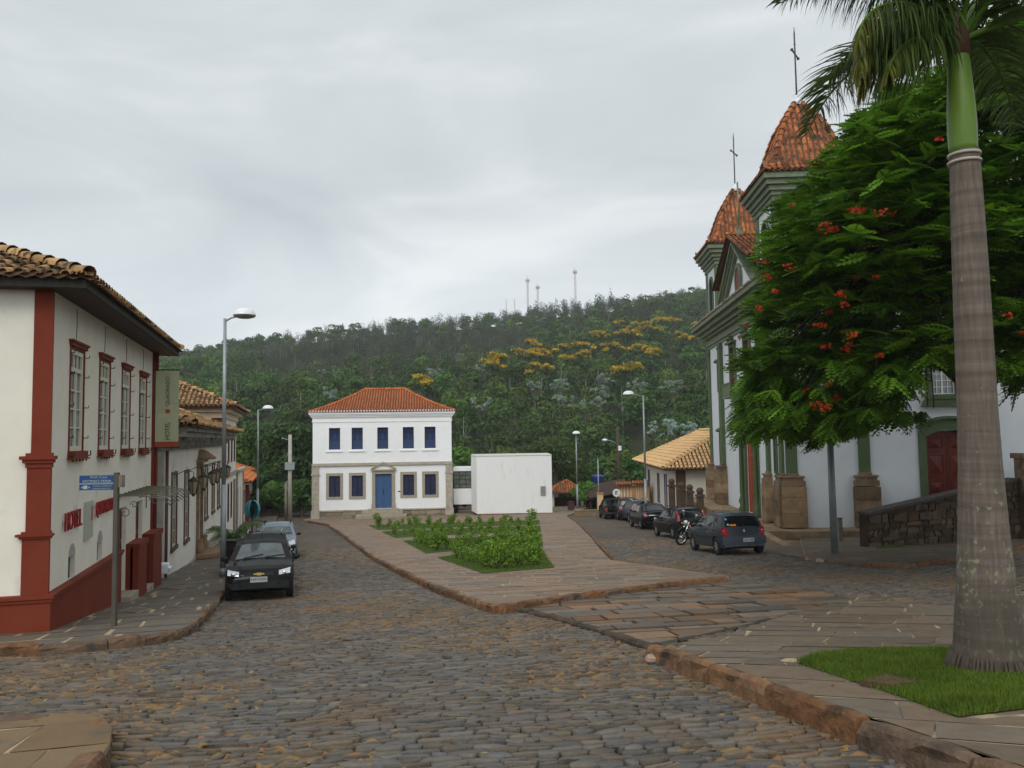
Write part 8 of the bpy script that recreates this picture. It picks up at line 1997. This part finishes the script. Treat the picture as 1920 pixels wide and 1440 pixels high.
bin_(432, 1070, 28.5, .15, 'dark litter bin behind the street lamp on the left pavement', mat('bin_brown', (0.03, 0.022, 0.018), .6, .2), .27, 1.0)
bin_(1071, 955, 72, .0, 'brown litter bin at the foot of the lamp beside the open shelter', mat('bin_maroon', (0.07, 0.03, 0.025), .6, .2), .24, .95)
# small white gadget: wall hand-dryer like meter cover on the low house
t = thing('meter_box', 'small white moulded box on the low house wall beside the hotel end', 'meter box', (hx2-.2634*1.35+.965*.05, hy2+.9647*1.35+.263*.05, -2.35), hang); g = MB(); g.box(-.18, -.25, -.15, .18, .3, .18); g.build('box_body', M_white, t, bevel=.05); g = MB(); g.box(-.2, -.32, -.02, .2, -.251, .05); g.build('lip', M_white, t)
# low garden wall by the shelter
x, y = gp(1103, 968, .0); t = thing('low_stone_wall', 'low dark stone kerb wall at the right of the open shelter', 'low wall', (x, y, float(G(x, y)))); g = MB(); g.box(-1.1, 0, -.2, 1.6, .35, .42); g.build('wall', M_bst2, t, bevel=.02); g = MB(); g.box(-1.15, -.03, .421, 1.65, .38, .5); g.build('coping', M_bst2, t, bevel=.02)

# fallen leaves and petals on the paving
lt = np.random.default_rng(31); P = []; Cl = []
def litter(n, x0, x1, y0, y1, cols, near=None):
    k = 0
    while k < n:
        x, y = lt.uniform(x0, x1), lt.uniform(y0, y1); k += 1
        o_ = .03
        if inside(plaza, x, y): o_ = off_pl(x, y)+.012
        elif inside(isl, x, y): o_ = .172
        elif inside(lwk, x, y) or inside(blw, x, y): o_ = .172
        elif inside(rwk, x, y): o_ = .145
        P.append((x, y, float(G(x, y))+o_)); Cl.append(cols[lt.integers(len(cols))])
BR = [(.16, .085, .035), (.22, .14, .05), (.09, .055, .03), (.30, .21, .07), (.10, .12, .04)]
litter(330, -7, 9, 5.5, 26, BR); litter(170, 8, 17, 21, 31, BR+[(.40, .06, .02), (.45, .10, .03)]); litter(90, 2.5, 7, 5, 12, BR)
P = np.array(P); Nn = unit(lt.normal(size=P.shape)*.35+[0, 0, 1]); V, Q = leaf_quads(P, Nn, lt.uniform(.015, .038, len(P)), lt, .45)
tag(np_mesh('leaf_litter', V, Q, np.array(Cl), mat('litter', (1, 1, 1), .8, .0, attr=True)), 'scattered fallen leaves and petals on the paving', 'leaf litter', kind='stuff')
# ------------------------------------------------------------------ air
hm_ = bpy.data.materials.new('haze'); hm_.use_nodes = True; t_ = hm_.node_tree; t_.nodes.clear()
o_n = t_.nodes.new('ShaderNodeOutputMaterial'); v_n = t_.nodes.new('ShaderNodeVolumePrincipled')
v_n.inputs['Color'].default_value = (0.86, 0.90, 0.95, 1); v_n.inputs['Density'].default_value = 0.00032; v_n.inputs['Anisotropy'].default_value = 0.0
t_.links.new(v_n.outputs[0], o_n.inputs['Volume'])
mb = MB(); mb.box(-3200, -60, -260, 3200, 3050, 260); hz_ = mb.build('haze', hm_); tag(hz_, 'thin pale haze in the air over the valley', 'haze', kind='stuff')
